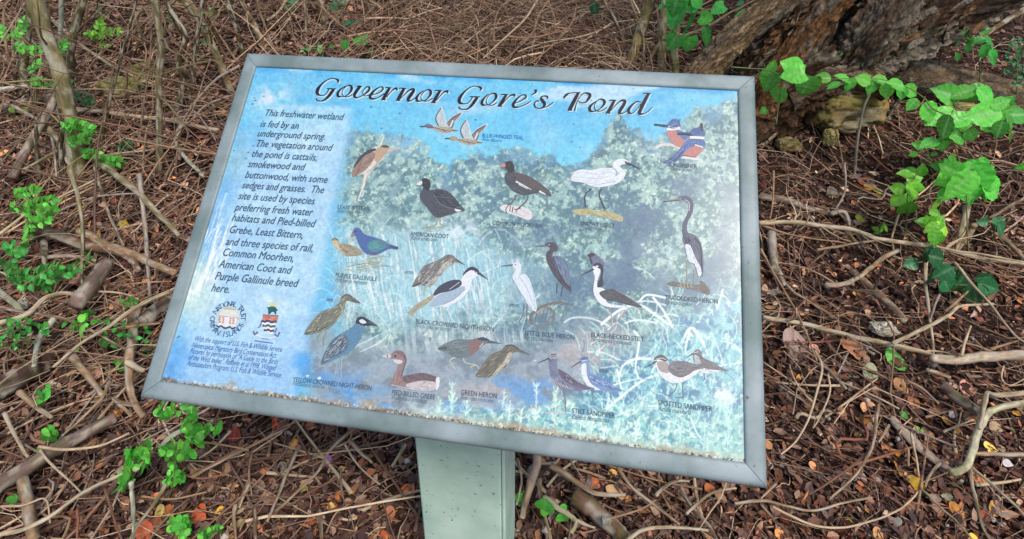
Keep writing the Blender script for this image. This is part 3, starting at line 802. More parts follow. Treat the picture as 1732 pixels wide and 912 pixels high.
stand(Z1, [(915, 580), (942, 400), (920, 330), (952, 180), (880, 60), (850, -10)], 32, 22, (82, 66, 50), 'dark crooked sapling with a kink left of the board', twigs=5)
stand(Z1, [(980, 530), (1000, 280), (1030, 100), (1040, -10)], 24, 20, (92, 74, 56), 'dark straight stem beside the kinked sapling', twigs=3)
stand(Z1, [(1255, 300), (1215, 140), (1160, -10)], 32, 28, (62, 50, 42), 'blackish stem rising behind the upper left frame corner', twigs=2)
stand(Z1, [(1195, 480), (1130, 330), (1085, 220), (1000, 60), (930, -20)], 34, 42, (138, 122, 88), 'olive stem leaning left behind the upper left frame', twigs=3)
stand(Z1, [(330, 912), (310, 760), (320, 640), (300, 560)], 30, 20, (66, 54, 46), 'short dark stake in front of the leaning mossy trunk', up=0, name='dead_stake', cat='dead stem')
stand(Z1, [(85, 510), (80, 400), (105, 260)], 16, 12, (58, 48, 42), 'thin black stake at the far left', up=0, name='dead_stake', cat='dead stem')
stand(Z1, [(640, 560), (655, 400), (640, 330)], 9, 6, (88, 70, 58), 'thread-like dark twig standing behind the slender stem', up=0, name='dead_stake', cat='dead stem')
stand(Z4, [(475, 235), (470, 120), (465, -10)], 18, 15, (150, 132, 108), 'thin tan stem above the upper left of the board', twigs=2)
stand(Z4, [(600, 160), (590, 80), (570, -10)], 62, 50, (112, 92, 70), 'dark stump-like stem in the brush above the title', up=0.3, twigs=2)
stand(Z5, [(910, 410), (950, 280), (995, 140), (1045, -10)], 60, 62, (140, 124, 84), 'olive-brown stem leaning right behind the top frame', twigs=2, lean=0.1)
stand(Z5, [(905, 320), (855, 170), (765, 0)], 24, 20, (124, 104, 82), 'slim brown stem leaning left behind the top frame', twigs=1)
stand(Z5, [(1108, 420), (1105, 300), (1120, 60), (1120, -10)], 48, 42, (148, 138, 102), 'straight olive stem left of the heart-leaved creeper', twigs=1)
stand(Z5, [(1182, 430), (1180, 300), (1190, 160), (1195, -10)], 52, 40, (150, 142, 100), 'pale olive stem beside the base of the big tree', twigs=0)
stand(Z5, [(1010, 410), (1085, 265), (1165, 205), (1250, 205), (1385, 150), (1500, 80), (1680, -10)], 22, 16, (150, 124, 92), 'brown creeper stem climbing from the frame towards the big tree', name='creeper', cat='creeper', up=0, lean=-0.15)
stand(Z6, [(160, 765), (300, 640), (420, 530), (520, 450), (760, 370)], 26, 16, (164, 146, 112), 'pale pole leaning from the right frame past the yellow stone', name='leaning_pole', cat='dead stem', up=0, lean=0.3)
stand(Z6, [(655, 900), (670, 720), (700, 560), (735, 480)], 14, 10, (150, 142, 128), 'thin grey stem standing in front of the yellow stone', up=0, name='dead_stake', cat='dead stem')
stand(Z6, [(600, 900), (580, 760), (545, 640)], 9, 6, (144, 122, 98), 'thin tan stem below the yellow stone', up=0, name='dead_stake', cat='dead stem')
stand(Z6, [(1110, 520), (1085, 400), (1110, 200)], 10, 8, (100, 84, 66), 'thin dark stem in front of the grey fallen limb', up=0.3, name='dead_stake', cat='dead stem')
stand(Z6, [(715, 370), (680, 280), (625, 190), (640, 80), (720, -10)], 15, 13, (140, 96, 72), 'reddish wavy creeper hanging before the big tree', name='creeper', cat='creeper', up=0)
stand(Z6, [(315, 310), (370, 150), (405, 0)], 12, 10, (150, 122, 98), 'thin tan creeper running up the bark of the big tree', name='creeper', cat='creeper', up=0, dy=-0.25)

for q, (zq, pts, w, w1, col, lab) in enumerate([
    (Z1, [(720, 700), (735, 560), (760, 400), (775, 250), (770, 100), (700, -10)], 9, 7, (146, 124, 100), 'thin tan stem rising left of the lichen-spotted sapling'),
    (Z1, [(790, 320), (785, 220), (850, 160), (920, 170)], 10, 8, (110, 92, 74), 'thin brown stem bending right above the lichen-spotted sapling'),
    (Z1, [(1000, 420), (1050, 360), (1090, 280)], 11, 8, (66, 52, 44), 'short dark shoot leaning right beside the dark straight stem'),
    (Z1, [(900, 880), (915, 760), (920, 680)], 10, 8, (150, 132, 108), 'short tan upright twig left of the lichen-grey branch'),
    (Z1, [(735, 900), (740, 780), (755, 660)], 12, 8, (158, 138, 112), 'upright pale tan twig under the long straight stick'),
    (Z1, [(210, 900), (190, 800), (185, 640)], 24, 18, (92, 84, 64), 'mossy short stem left of the leaning mossy trunk'),
    (Z1, [(50, 340), (30, 220), (20, 60), (60, -10)], 14, 12, (164, 146, 116), 'pale bent stem at the far upper left edge'),
    (Z1, [(70, 300), (65, 180), (68, 110)], 14, 10, (170, 152, 124), 'short pale shoot beside the pale bent stem'),
    (Z1, [(260, 420), (250, 200), (255, 90), (235, -10)], 14, 12, (140, 118, 94), 'thin tan stem left of the grey-blue lichened one'),
    (Z1, [(430, 240), (440, 120), (455, -10)], 10, 8, (138, 112, 92), 'hair-thin tan stem right of the dark olive sapling'),
    (Z1, [(700, 260), (720, 180), (700, 90), (760, 30)], 18, 12, (132, 112, 88), 'knobbly tan stem at the top between two saplings'),
    (Z1, [(1170, 320), (1130, 220), (1080, 110), (1040, -10)], 14, 12, (100, 80, 62), 'thin brown stem crossing the olive leaning stem'),
    (Z1, [(1225, 330), (1180, 260), (1110, 150), (1060, 60)], 9, 8, (158, 136, 110), 'thin tan stem running beside the olive leaning stem'),
    (Z4, [(190, 330), (130, 190), (60, 60), (20, -10)], 40, 34, (118, 96, 74), 'brown trunk leaning left just behind the upper left frame corner'),
    (Z4, [(250, 350), (215, 230), (150, 60), (140, -10)], 18, 14, (128, 106, 84), 'slim brown stem beside the trunk behind the frame corner'),
    (Z4, [(690, 200), (680, 120), (720, 60), (770, 0)], 14, 10, (170, 148, 116), 'pale bent twig standing in the brush above the title'),
    (Z4, [(960, 220), (930, 130), (880, 0)], 12, 10, (120, 98, 80), 'slim dark stem in the brush at top centre left'),
    (Z5, [(130, 372), (120, 210), (150, 60), (240, -10)], 10, 8, (160, 138, 112), 'thin tan stem swaying in the brush at top centre'),
    (Z5, [(470, 240), (480, 120), (440, 10)], 9, 8, (166, 142, 114), 'thin upright tan stem in the brush right of centre'),
    (Z5, [(1000, 400), (1000, 250), (985, 170), (920, 0)], 16, 12, (168, 148, 118), 'slim pale stem crossing the olive-brown one behind the top frame'),
    (Z5, [(1060, 260), (1085, 170), (1078, 60)], 14, 12, (150, 130, 104), 'slim tan stem left of the straight olive stem'),
    (Z6, [(0, 345), (70, 240), (160, 130), (245, -10)], 18, 14, (176, 160, 132), 'pale vine running up the left flank of the big tree')]):
    stand(zq, pts, w, w1, col, lab, up=0.8 if pts[-1][1] < 0 else 0, twigs=2 if w < 16 else 1, dy=-0.28 if 'vine' in lab else 0.0)

# ================================================================== BIG TREE (upper right)
def bark_tube(mb, px, wpx, Y, col, seed, amp=0.22, sides=180, mult=22, bury=0.0, ridge=1.0):
    px = np.asarray(px, float)
    c = catmull(np.column_stack([px, wpx, Y]), mult)
    P = pt_Y(c[:, 0], c[:, 1], c[:, 3]); K = len(P)
    rad = c[:, 2] * depth_of(P) / F_PX
    T = np.gradient(P, axis=0); T /= np.linalg.norm(T, axis=1)[:, None]
    U = np.cross(T, [0.1, 1.0, 0.1]); U /= np.linalg.norm(U, axis=1)[:, None]
    W = np.cross(U, T)
    a = np.arange(sides) / sides * 2 * math.pi
    L = np.concatenate([[0], np.cumsum(np.linalg.norm(np.diff(P, axis=0), axis=1))])
    ca, sa, LL = np.broadcast_arrays(np.cos(a)[None], np.sin(a)[None], L[:, None])
    flut = fbm(ca * 1.3 + 9, sa * 1.3 + seed, LL * 1.1, s=seed, o=3) - 0.5
    tw = LL * 1.2
    cw = ca * np.cos(tw) - sa * np.sin(tw); sw_ = ca * np.sin(tw) + sa * np.cos(tw)
    rm = rad.mean() / 0.2
    rg = fbm(cw * 6.5 * rm, sw_ * 6.5 * rm + seed, LL * 12.0, s=seed + 7, o=4)
    rg2 = fbm(cw * 15 * rm, sw_ * 15 * rm + seed, LL * 40, s=seed + 9, o=3)
    pl = np.minimum(np.abs(rg - 0.5) * 2, np.abs(rg2 - 0.5) * 2.2 + 0.08)
    fine = fbm(ca * 26, sa * 26, LL * 40, s=seed + 15, o=3) - 0.5
    rr = rad[:, None] * (1 + amp * 1.6 * flut + amp * ridge * (0.45 - np.clip(1 - pl * 2.2, 0, 1)) * 0.62 + 0.10 * fine + 0.10 * (rg2 - 0.5))
    V = P[:, None] + U[:, None] * (ca * rr)[..., None] + W[:, None] * (sa * rr)[..., None]
    i = np.arange(K - 1)[:, None] * sides; j = np.arange(sides)[None]; jn = (j + 1) % sides
    F = np.stack([i + j, i + jn, i + sides + jn, i + sides + j], -1).reshape(-1, 4)
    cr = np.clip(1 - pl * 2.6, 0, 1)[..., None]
    patch = fbm(ca * 2.2 + 3, sa * 2.2, LL * 3, s=seed + 31, o=3)[..., None]
    C = lin(col) * (0.75 + 0.5 * rg[..., None])
    C = C * (1 - sstep(.52, .62, patch)) + sstep(.52, .62, patch) * lin((142, 132, 118))
    C = C * (1 - sstep(.60, .50, patch) * sstep(.30, .42, patch) * 0.2) + 0.2 * sstep(.60, .50, patch) * sstep(.30, .42, patch) * lin((140, 96, 60))
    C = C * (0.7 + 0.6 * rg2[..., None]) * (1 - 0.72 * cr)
    B = np.stack([ca * rad[:, None], sa * rad[:, None], LL], -1)
    nn = K * sides
    ends = [np.arange(sides)[None, ::-1], ((K - 1) * sides + np.arange(sides))[None]]
    mb.add(V, [F] + ends, C.reshape(-1, 3), B)
    return P, rad, U, W

def big_tree():
    b = ground_at(1300, 235)
    Y0 = float(b[1]) + 0.1
    root = empty('old_tree', b, 'huge leaning tree with shaggy flaking bark at upper right', 'tree')
    mb = MB()
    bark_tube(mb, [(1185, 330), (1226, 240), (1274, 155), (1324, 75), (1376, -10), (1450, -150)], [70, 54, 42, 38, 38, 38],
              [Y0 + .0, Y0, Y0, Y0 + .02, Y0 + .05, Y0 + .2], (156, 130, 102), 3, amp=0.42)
    trunk_mb = mb
    mb = MB()
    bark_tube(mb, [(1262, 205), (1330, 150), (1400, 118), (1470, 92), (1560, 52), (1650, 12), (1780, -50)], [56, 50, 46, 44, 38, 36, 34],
              [Y0, Y0 - .02, Y0 + .0, Y0 + .05, Y0 + .1, Y0 + .2, Y0 + .3], (64, 54, 46), 11, amp=0.44)  # bark darkened to paint in the shade under the canopy
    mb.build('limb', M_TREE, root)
    mb = MB()
    bark_tube(mb, [(1440, 104), (1474, 62), (1504, 20), (1524, -24), (1550, -110)], [36, 42, 44, 42, 38],
              [Y0 - .04, Y0 - .08, Y0 - .06, Y0, Y0 + .1], (116, 104, 92), 19, amp=0.46)
    mb.build('limb', M_TREE, root)
    mb = MB()
    bark_tube(mb, [(1380, 150), (1410, 90), (1436, 20), (1448, -40), (1466, -130)], [50, 44, 40, 40, 38], [Y0 + .2, Y0 + .22, Y0 + .25, Y0 + .3, Y0 + .4], (58, 50, 44), 23, amp=0.42)  # set-back limb, also darkened for the canopy shade
    mb.build('limb', M_TREE, root)
    mb = MB()
    bark_tube(mb, [(1330, 200), (1352, 120), (1392, 50), (1412, -20), (1440, -120)], [22, 24, 22, 22, 20], [Y0 - .02, Y0 + .02, Y0 + .05, Y0 + .1, Y0 + .2], (88, 74, 60), 47, amp=0.4, sides=90)
    mb.build('limb', M_TREE, root)
    for pts, wq, cq, sd_, dd in (([(1150, 190), (1186, 128), (1240, 66), (1310, 6), (1390, -70)], [30, 27, 25, 25, 24], (168, 144, 112), 53, -.08),
                              ([(1285, 190), (1318, 120), (1372, 46), (1432, -24), (1500, -110)], [34, 30, 28, 28, 26], (140, 104, 74), 59, -.1),
                              ([(1330, 166), (1392, 140), (1450, 128), (1490, 132)], [26, 22, 18, 12], (112, 98, 84), 61, -.12)):
        mb = MB()
        bark_tube(mb, pts, wq, [Y0 + dd] * len(pts), cq, sd_, amp=0.42, sides=110)
        mb.build('limb', M_TREE, root)
    mb = MB()
    for pts, w in (([(1215, 250), (1190, 300), (1180, 340)], [40, 26, 12]), ([(1310, 180), (1280, 220), (1262, 250)], [36, 22, 10]),
                   ([(1440, 118), (1475, 140), (1500, 165)], [26, 18, 10])):
        bark_tube(mb, pts, w, [Y0 - .06, Y0 - .16, Y0 - .22], (98, 80, 64), 29 + len(pts) + w[0], amp=0.3, sides=60)
        mb.build('root', M_TREE, root); mb = MB()
    # unseen crown, added overhead above the picture to shade the bank
    cb = MB(); rc = np.random.default_rng(15)
    for cx_, cy_, cz_, ra in ((1.9, 2.3, 3.5, (1.6, 1.7, .7)), (2.9, 3.6, 3.9, (1.3, 1.3, .7)), (0.9, 4.6, 4.4, (1.5, 1.1, .6))):
        m = 1300
        q = rc.normal(0, 1, (m, 3)); q /= np.linalg.norm(q, axis=1)[:, None]
        q = np.array([cx_, cy_, cz_]) + q * (rc.random((m, 1)) ** .4) * ra
        a, b_ = rc.normal(0, 1, (m, 3)), rc.normal(0, 1, (m, 3))
        a /= np.linalg.norm(a, axis=1)[:, None]; b_ = np.cross(a, b_); b_ /= np.linalg.norm(b_, axis=1)[:, None]
        V = np.stack([q - a * .07, q + b_ * .03, q + a * .07, q - b_ * .03], 1)
        cb.add(V, [np.arange(m * 4).reshape(-1, 4)], np.repeat(lin((70, 130, 66)) * (.6 + .8 * rc.random((m, 1))), 4, 0))
        tube(cb, np.array([[1.75, 3.4, 2.2], [1.8, 3.3, 2.8], [(1.8 + cx_) / 2, (3.3 + cy_) / 2, 3.3], [cx_, cy_, cz_]]), np.array([.06, .05, .035, .015]), lin((100, 84, 68)), 8, .15, 5)
    cb.build('shade_crown', M_GREEN, root, smooth=False)
    # loose bark plates curling away from the trunk
    r = np.random.default_rng(5)
    mb = trunk_mb
    for k in range(260):
        t = r.random()
        side = r.normal(0, 1)
        if r.random() < 0.62:
            cx = np.interp(t, [0, 1], [1215, 1372]) + side * 15; cy = np.interp(t, [0, 1], [235, -10]) + side * 14; rp = 78; off = 0.135
        else:
            cx = np.interp(t, [0, 1], [1320, 1640]) + side * 12; cy = np.interp(t, [0, 1], [155, 18]) + side * 12; rp = 48; off = 0.12
        p = pt_Y(cx, cy, Y0 - off + 0.10 * min(1, side * side * 0.4) + 0.02)
        L = r.uniform(0.03, 0.12); w = L * r.uniform(0.14, 0.34)
        ang = math.atan2(0.66, 0.75) + r.normal(0, 0.35)
        d = np.array([math.cos(ang), r.normal(0, 0.2), math.sin(ang)]); d /= np.linalg.norm(d)
        nn = np.array([r.normal(0, 0.35), -1, r.normal(0.2, 0.35)]); nn /= np.linalg.norm(nn)
        s2 = np.cross(d, nn); s2 /= np.linalg.norm(s2)
        n5 = 5
        tt = np.linspace(-1, 1, n5)
        rows = []
        for q in (-1, 0, 1):
            wob = r.normal(0, 0.12, n5)
            rows.append(p + d * (tt * L / 2)[:, None] + s2 * (q * w / 2 * (1 - 0.45 * tt ** 2 + wob))[:, None]
                        + nn * ((0.012 * abs(q) * r.uniform(0.3, 1.2) + 0.008 * tt ** 2)[:, None] if True else 0))
        V = np.concatenate(rows)
        Vb = V - nn * 0.004
        F = []
        for q in range(2):
            for m in range(n5 - 1):
                e = q * n5 + m
                F.append((e, e + 1, e + n5 + 1, e + n5)); F.append((15 + e + n5, 15 + e + n5 + 1, 15 + e + 1, 15 + e))
        edge = [0, 1, 2, 3, 4, 9, 14, 13, 12, 11, 10, 5]
        for m in range(12):
            x, y = edge[m], edge[(m + 1) % 12]
            F.append((y, x, 15 + x, 15 + y))
        c = lin([(128, 110, 92), (104, 84, 66), (150, 142, 130), (86, 70, 58), (130, 98, 72)][r.integers(0, 5)]) * r.uniform(0.7, 1.15)
        mb.add(np.concatenate([V, Vb]), [np.array(F)], c)
    mb.build('trunk', M_TREE, root)
big_tree()

def grey_limb():
    g = ground_at(1500, 150)
    mb = MB()
    P, rad, U, W = bark_tube(mb, [(1440, 105), (1500, 118), (1580, 138), (1660, 160), (1790, 192)], [20, 31, 33, 34, 36],
                             [g[1] - .02, g[1] - .06, g[1] - .12, g[1] - .2, g[1] - .34], (158, 138, 114), 41, amp=0.2, sides=44, ridge=0.7)
    tag(mb.build('fallen_log', M_TREE, base=P[len(P) // 2]), 'long grey fallen log lying right of the big tree', 'log')
grey_limb()
stand(Z6, [(1250, 230), (1400, 130), (1540, 40), (1640, -30)], 26, 24, (110, 84, 62), 'brown branch slanting up at the upper right corner', name='leaning_branch', cat='dead stem', up=0.3, lean=0.2)
stand(Z6, [(830, 610), (880, 520), (1010, 420)], 24, 18, (62, 50, 44), 'dark curved branch under the grey fallen log', name='leaning_branch', cat='dead stem', up=0)

# ================================================================== STONES
def rock(cx, cy, wpx, hpx, col, label, seed, thick=0.7, cat='stone', name='stone', fwd=0.04):
    g = ground_at(cx, cy + hpx * 0.3)
    dep = float(depth_of(g)); rx = wpx / 2 * dep / F_PX; rz = hpx / 2 * dep / F_PX
    nu, nv = 90, 60
    u = np.arange(nu) / nu * 2 * math.pi; v = np.linspace(0.02, math.pi - 0.02, nv)
    Uq, Vq = np.meshgrid(u, v)
    d = np.stack([np.cos(Uq) * np.sin(Vq), np.sin(Uq) * np.sin(Vq), np.cos(Vq)], -1)
    sg = np.sign(d) * np.abs(d) ** 0.7
    n = fbm(d[..., 0] * 1.6 + seed, d[..., 1] * 1.6, d[..., 2] * 1.6, s=seed, o=5) - 0.5
    n2 = np.abs(fbm(d[..., 0] * 4 + seed, d[..., 1] * 4, d[..., 2] * 4, s=seed + 3, o=3) - 0.5)
    rr = 1 + 0.75 * n - 0.35 * n2
    V = sg * rr[..., None] * np.array([rx, rx * thick, rz * 1.15]) + pt_Y(cx, cy, g[1] - fwd)
    i = np.arange(nv - 1)[:, None] * nu; j = np.arange(nu)[None]; jn = (j + 1) % nu
    F = np.stack([i + nu + j, i + nu + jn, i + jn, i + j], -1).reshape(-1, 4)
    C = lin(col) * (0.8 + 0.6 * (n[..., None] + 0.3))
    C = C * (1 - 0.8 * sstep(.12, .2, n2)[..., None])
    n3 = fbm(d[..., 0] * 3 + 9, d[..., 1] * 3, d[..., 2] * 3, s=seed + 8, o=4)
    m = sstep(0.5, 0.6, n3)[..., None] * 0.75
    C = C * (1 - m) + m * lin((112, 112, 68))
    m = sstep(0.47, 0.38, n3)[..., None] * 0.7
    C = C * (1 - m) + m * lin((150, 140, 120))
    n4 = fbm(d[..., 0] * 11, d[..., 1] * 11 + seed, d[..., 2] * 11, s=seed + 4, o=3)
    C = C * (0.55 + 0.9 * n4[..., None])
    V = V + sg * ((n4 - .5) * 0.22 * rz)[..., None]
    mb = MB(); mb.add(V, [F, np.arange(nu)[None], ((nv - 1) * nu + np.arange(nu))[None, ::-1]], C.reshape(-1, 3))
    tag(mb.build(name, M_ROCK, base=g), label, cat)
rock(1424, 180, 118, 66, (152, 128, 78), 'yellow limestone block under the big tree', 5, fwd=0.10)
rock(1404, 233, 24, 26, (170, 152, 100), 'small yellow stone below the limestone block', 9)
rock(1335, 246, 40, 18, (150, 128, 82), 'low mossy tan stone right of the frame', 12)
rock(244, 122, 46, 30, (134, 128, 72), 'upper mossy yellow stone between the left saplings', 15)
rock(205, 148, 64, 30, (120, 118, 62), 'lower mossy green stone between the left saplings', 18)
rock(1625, 182, 50, 14, (170, 160, 100), 'flat yellowish stone behind the big-leaved plant', 22)
rock(41, 513, 14, 18, (206, 206, 204), 'small white pebble among the left seedlings', 25, cat='pebble', name='pebble')
rock(1493, 556, 40, 15, (214, 206, 196), 'pale flat stone right of the board', 27, cat='pebble', name='pebble')
rock(1025, 882, 16, 14, (150, 150, 156), 'small grey pebble beside the chunky brown log', 29, cat='pebble', name='pebble')
# ================================================================== GREEN PLANTS
def leaf_prof(kind, t):
    if kind == 'heart':
        return np.interp(t, [0, .06, .16, .3, .45, .6, .75, .88, 1], [.30, .40, .47, .5, .46, .37, .25, .12, 0])
    if kind == 'round':
        return np.sqrt(np.clip(1 - (2 * t - 1) ** 2, 0, 1)) * 0.43
    if kind == 'lance':
        return 0.21 * np.sin(np.pi * t ** 0.8) ** 0.8
    return 0.30 * np.sin(np.pi * t ** 0.72) ** 0.8 * (1 - 0.45 * sstep(.62, 1, t))          # ovate, drawn out to a tip

def add_leaf(mb, p0, d, nrm, L, kind, col, r, vein=1.4, wscale=1.0):
    d = d / (np.linalg.norm(d) + 1e-9)
    s = np.cross(d, nrm); s /= np.linalg.norm(s) + 1e-9
    n = np.cross(s, d)
    nt, nc = (25, 9) if L > 0.045 else (9, 5)
    t = np.linspace(0, 1, nt); q = np.linspace(-1, 1, nc)
    w = leaf_prof(kind, t) * L * wscale
    droop = r.uniform(0.02, 0.22); fold = r.uniform(0.05, 0.32)
    Q, T = np.meshgrid(q, t)
    ph = (T * 6.0 - np.abs(Q) * 1.5) * 2 * math.pi
    rib = np.cos(ph) if nt > 10 else 0 * T
    wave = r.normal(0, 0.010 if nt > 10 else 0.02, (nt, nc)) - 0.013 * rib * np.abs(Q)
    base = -0.10 * (Q ** 2) * (1 - sstep(0, .2, T)) if kind == 'heart' else 0
    V = p0 + d * ((T + base) * L)[..., None] + s * (Q * w[:, None])[..., None] \
        + n * ((np.abs(Q) * w[:, None] * fold) - droop * L * T ** 2 + wave * L)[..., None]
    F = np.array([(i * nc + j, i * nc + j + 1, (i + 1) * nc + j + 1, (i + 1) * nc + j) for i in range(nt - 1) for j in range(nc - 1)])
    pale = np.clip((vein - 1) * (np.abs(Q) < 0.05) + (vein - 1) * 0.55 * np.clip(rib - .55, 0, 1) / .45 * (np.abs(Q) < .9), 0, 1)
    age = r.random()
    cc = np.asarray(col) * (0.55 + 0.8 * r.random()) * (1 + (age > .8) * np.array([.35, .05, -.1]))
    blot = 0.86 + 0.28 * vnoise(T * 6 + age * 40, Q * 3 + age * 17, s=4)
    cc = cc * (1 + .25 * r.normal(0, 1) * np.array([.55, .12, .2]))
    C = cc[None, None] * blot[..., None] * (1 - 0.62 * pale[..., None]) + np.array(lin((190, 226, 172)))[None, None] * 0.62 * pale[..., None]
    if r.random() < .3:      # browned tip or edge
        e = np.clip(sstep(.82, 1, T) + sstep(.86, 1, np.abs(Q)) * (vnoise(T * 5, Q * 2 + age * 9, s=8) > .55), 0, 1)[..., None] * .7
        C = C * (1 - e) + e * lin((150, 128, 70))
    mb.add(V, [F], np.clip(C, 0.005, 1).reshape(-1, 3))

G1 = lin((112, 222, 86)); G2 = lin((78, 188, 82)); G3 = lin((46, 124, 76)); G4 = lin((134, 222, 74)); G5 = lin((62, 140, 96))
GP = 'green seedlings and creepers'
_pl = [500]
def plant(z, rootpt, label, leaves, stems, col, kind='ovate', dY=0.0, name='seedling', cat='plant', stemcol=(120, 130, 84), jit=0.03, facing=0.5,
          vein=1.3, stemw=2.2, wscale=1.0, lift=0.02):
    """leaves: (x, y, length, angle[deg, 0 = right, 90 = up]) in zoom pixels of the photograph"""
    _pl[0] += 1
    r = np.random.default_rng(_pl[0])
    rp = topx(z, [rootpt])[0]
    g = ground_at(rp[0], rp[1]); Y = float(g[1]) + dY
    root = empty(name, g, label, cat, GP)
    mb = MB()
    for lf in leaves:
        x, y, L, a = lf[:4]; kd = lf[4] if len(lf) > 4 else kind
        c = topx(z, [(x, y)])[0]; Lp = L / z[2]
        yj = Y + r.normal(0, jit)
        a = R(a + r.normal(0, 8))
        e0 = c - 0.5 * Lp * np.array([math.cos(a), -math.sin(a)]); e1 = c + 0.5 * Lp * np.array([math.cos(a), -math.sin(a)])
        P0 = pt_air(e0[0], e0[1], yj, lift); P1 = pt_air(e1[0], e1[1], yj + r.normal(0, 0.01), lift)
        tilt = np.array([r.normal(0, 0.6), -1 + r.normal(0, 0.3), facing * 1.6 + r.normal(0, 0.55)])
        add_leaf(mb, P0, P1 - P0, tilt, np.linalg.norm(P1 - P0) * (1.0 if Lp > 22 else 0.86), kd, col * r.uniform(0.8, 1.15), r, vein, wscale)
    mb.build('leaves', M_GREEN, root)
    mb = MB(); n = 0
    for st in stems:
        p = catmull(topx(z, st), 4)
        P = pt_air(p[:, 0], p[:, 1], Y + 0.004, 0.008)
        dd = depth_of(P)
        tube(mb, P, np.linspace(stemw, stemw * 0.5, len(P)) / 2 * dd / F_PX, lin(stemcol), 5, 0.05, _pl[0], 0.1); n += 1
    if n:
        mb.build('stem', M_BARK, root)
    return root

def pinnate(pts, n, L, spread=62, kind=None, tip=True):
    """leaflets in pairs along a stalk"""
    p = catmull(pts, 8); out = []; n = int(round(n * 1.5)); L = L * 0.86
    d = np.diff(p, axis=0); s = np.concatenate([[0], np.cumsum(np.hypot(d[:, 0], d[:, 1]))])
    for k in range(n):
        q = s[-1] * (k + 0.6) / n
        x, y = np.interp(q, s, p[:, 0]), np.interp(q, s, p[:, 1])
        i = min(np.searchsorted(s, q), len(d)) - 1
        a = math.degrees(math.atan2(-d[i][1], d[i][0]))
        for sg in (-1, 1):
            aa = a + sg * spread
            e = (x + math.cos(R(aa)) * L * 0.5, y - math.sin(R(aa)) * L * 0.5, L, aa)
            out.append(e + ((kind,) if kind else ()))
    if tip:
        a = math.degrees(math.atan2(-d[-1][1], d[-1][0]))
        e = (p[-1][0] + math.cos(R(a)) * L * .5, p[-1][1] - math.sin(R(a)) * L * .5, L, a)
        out.append(e + ((kind,) if kind else ()))
    return out

def scatter(cx, cy, rx, ry, n, L, seed, ang=None, kind=None):
    r = np.random.default_rng(seed); out = []
    n = int(n * 1.35); L = L * 0.84
    for k in range(n):
        t = r.uniform(0, 6.28); q = math.sqrt(r.random())
        e = (cx + 1.2 * rx * q * math.cos(t), cy + 1.2 * ry * q * math.sin(t), L * r.uniform(0.5, 1.08), r.uniform(0, 360) if ang is None else ang + r.normal(0, 35))
        out.append(e + ((kind,) if kind else ()))
    return out

# --- right: heart-leaved creepers
plant(Z5, (1180, 470), 'heart-leaved green creeper hanging above the top right of the board',
      [(1180, 45, 130, 250), (1250, 30, 120, 200), (1320, 20, 80, 300), (1185, 115, 150, 250), (1265, 140, 165, 262), (1372, 108, 85, 330), (1372, 228, 135, 305),
       (1168, 252, 115, 235), (1262, 262, 105, 262), (1100, 40, 50, 200), (1430, 55, 95, 200), (1575, 92, 80, 180), (1290, 5, 90, 240)],
      [[(1180, 470), (1195, 260), (1240, 100), (1280, -20)], [(1240, 100), (1370, 60), (1420, 40)], [(1195, 260), (1270, 200), (1360, 190)]], G2, 'heart', dY=-0.35, name='creeper',
      cat='creeper', facing=0.35)
plant(Z5, (712, 200), 'single round green leaf on the dark slanting stem behind the board', [(712, 45, 78, 270, 'round')], [[(712, 200), (740, 110), (712, 60)]], G3, 'round', dY=-0.1)
plant(Z6, (250, 640), 'heart-leaved creeper touching the upper right frame corner',
      [(236, 330, 66, 80), (320, 335, 100, 150), (335, 382, 130, 190), (212, 420, 120, 240), (405, 450, 128, 250), (262, 495, 92, 268), (180, 575, 50, 200)],
      [[(250, 640), (262, 560), (275, 440), (280, 350)], [(275, 440), (340, 400), (400, 410)], [(20, 345), (120, 352), (215, 360), (275, 390)]], G1, 'heart', dY=-0.55, name='creeper', cat='creeper',
      facing=0.35, vein=1.35)
sprig_leaves = [(485, 402, 100, 182, 'ovate'), (545, 440, 80, 215), (632, 440, 95, 250), (742, 452, 95, 245), (820, 470, 95, 255), (900, 480, 80, 250), (948, 540, 90, 230),
      (595, 402, 90, 160), (700, 410, 80, 160), (790, 415, 90, 168), (870, 432, 90, 160), (945, 470, 90, 330)]
plant(Z6, (1090, 700), 'arching sprig of paired veined leaves in front of the yellow stone', sprig_leaves,
      [[(1090, 700), (1060, 560), (980, 480), (880, 430), (760, 405), (620, 405), (480, 408)]], G1, 'ovate', dY=-0.45, name='sprig', cat='plant', facing=0.4, vein=1.7, wscale=1.15)
big = [(1120, 480, 150, 170), (1200, 480, 160, 200), (1270, 480, 150, 210), (1330, 500, 130, 330), (1410, 530, 120, 20), (1450, 520, 90, 60), (1320, 590, 190, 190), (1380, 590, 170, 250),
       (1430, 610, 180, 300), (1500, 590, 150, 0), (1460, 660, 150, 290), (1400, 670, 110, 250), (1100, 610, 180, 205), (1180, 620, 150, 200), (1120, 660, 150, 240), (1230, 640, 110, 330),
       (1035, 740, 110, 195), (1110, 740, 95, 260), (1190, 700, 130, 330), (1335, 665, 70, 350), (1035, 580, 120, 270), (1045, 620, 90, 250), (985, 745, 70, 180), (1255, 700, 80, 300)]
plant(Z6, (1240, 1000), 'large bright green plant with broad pale-veined leaves at the right', big,
      [[(1240, 1000), (1200, 850), (1160, 720), (1150, 600), (1200, 500)], [(1160, 720), (1280, 640), (1400, 570), (1526, 540)], [(1150, 600), (1060, 560), (1010, 500)],
       [(1160, 720), (1070, 720), (980, 740)]], G1, 'ovate', dY=-0.1, name='broadleaf_plant', jit=0.07, facing=0.55, vein=1.9, wscale=1.12, stemw=3)
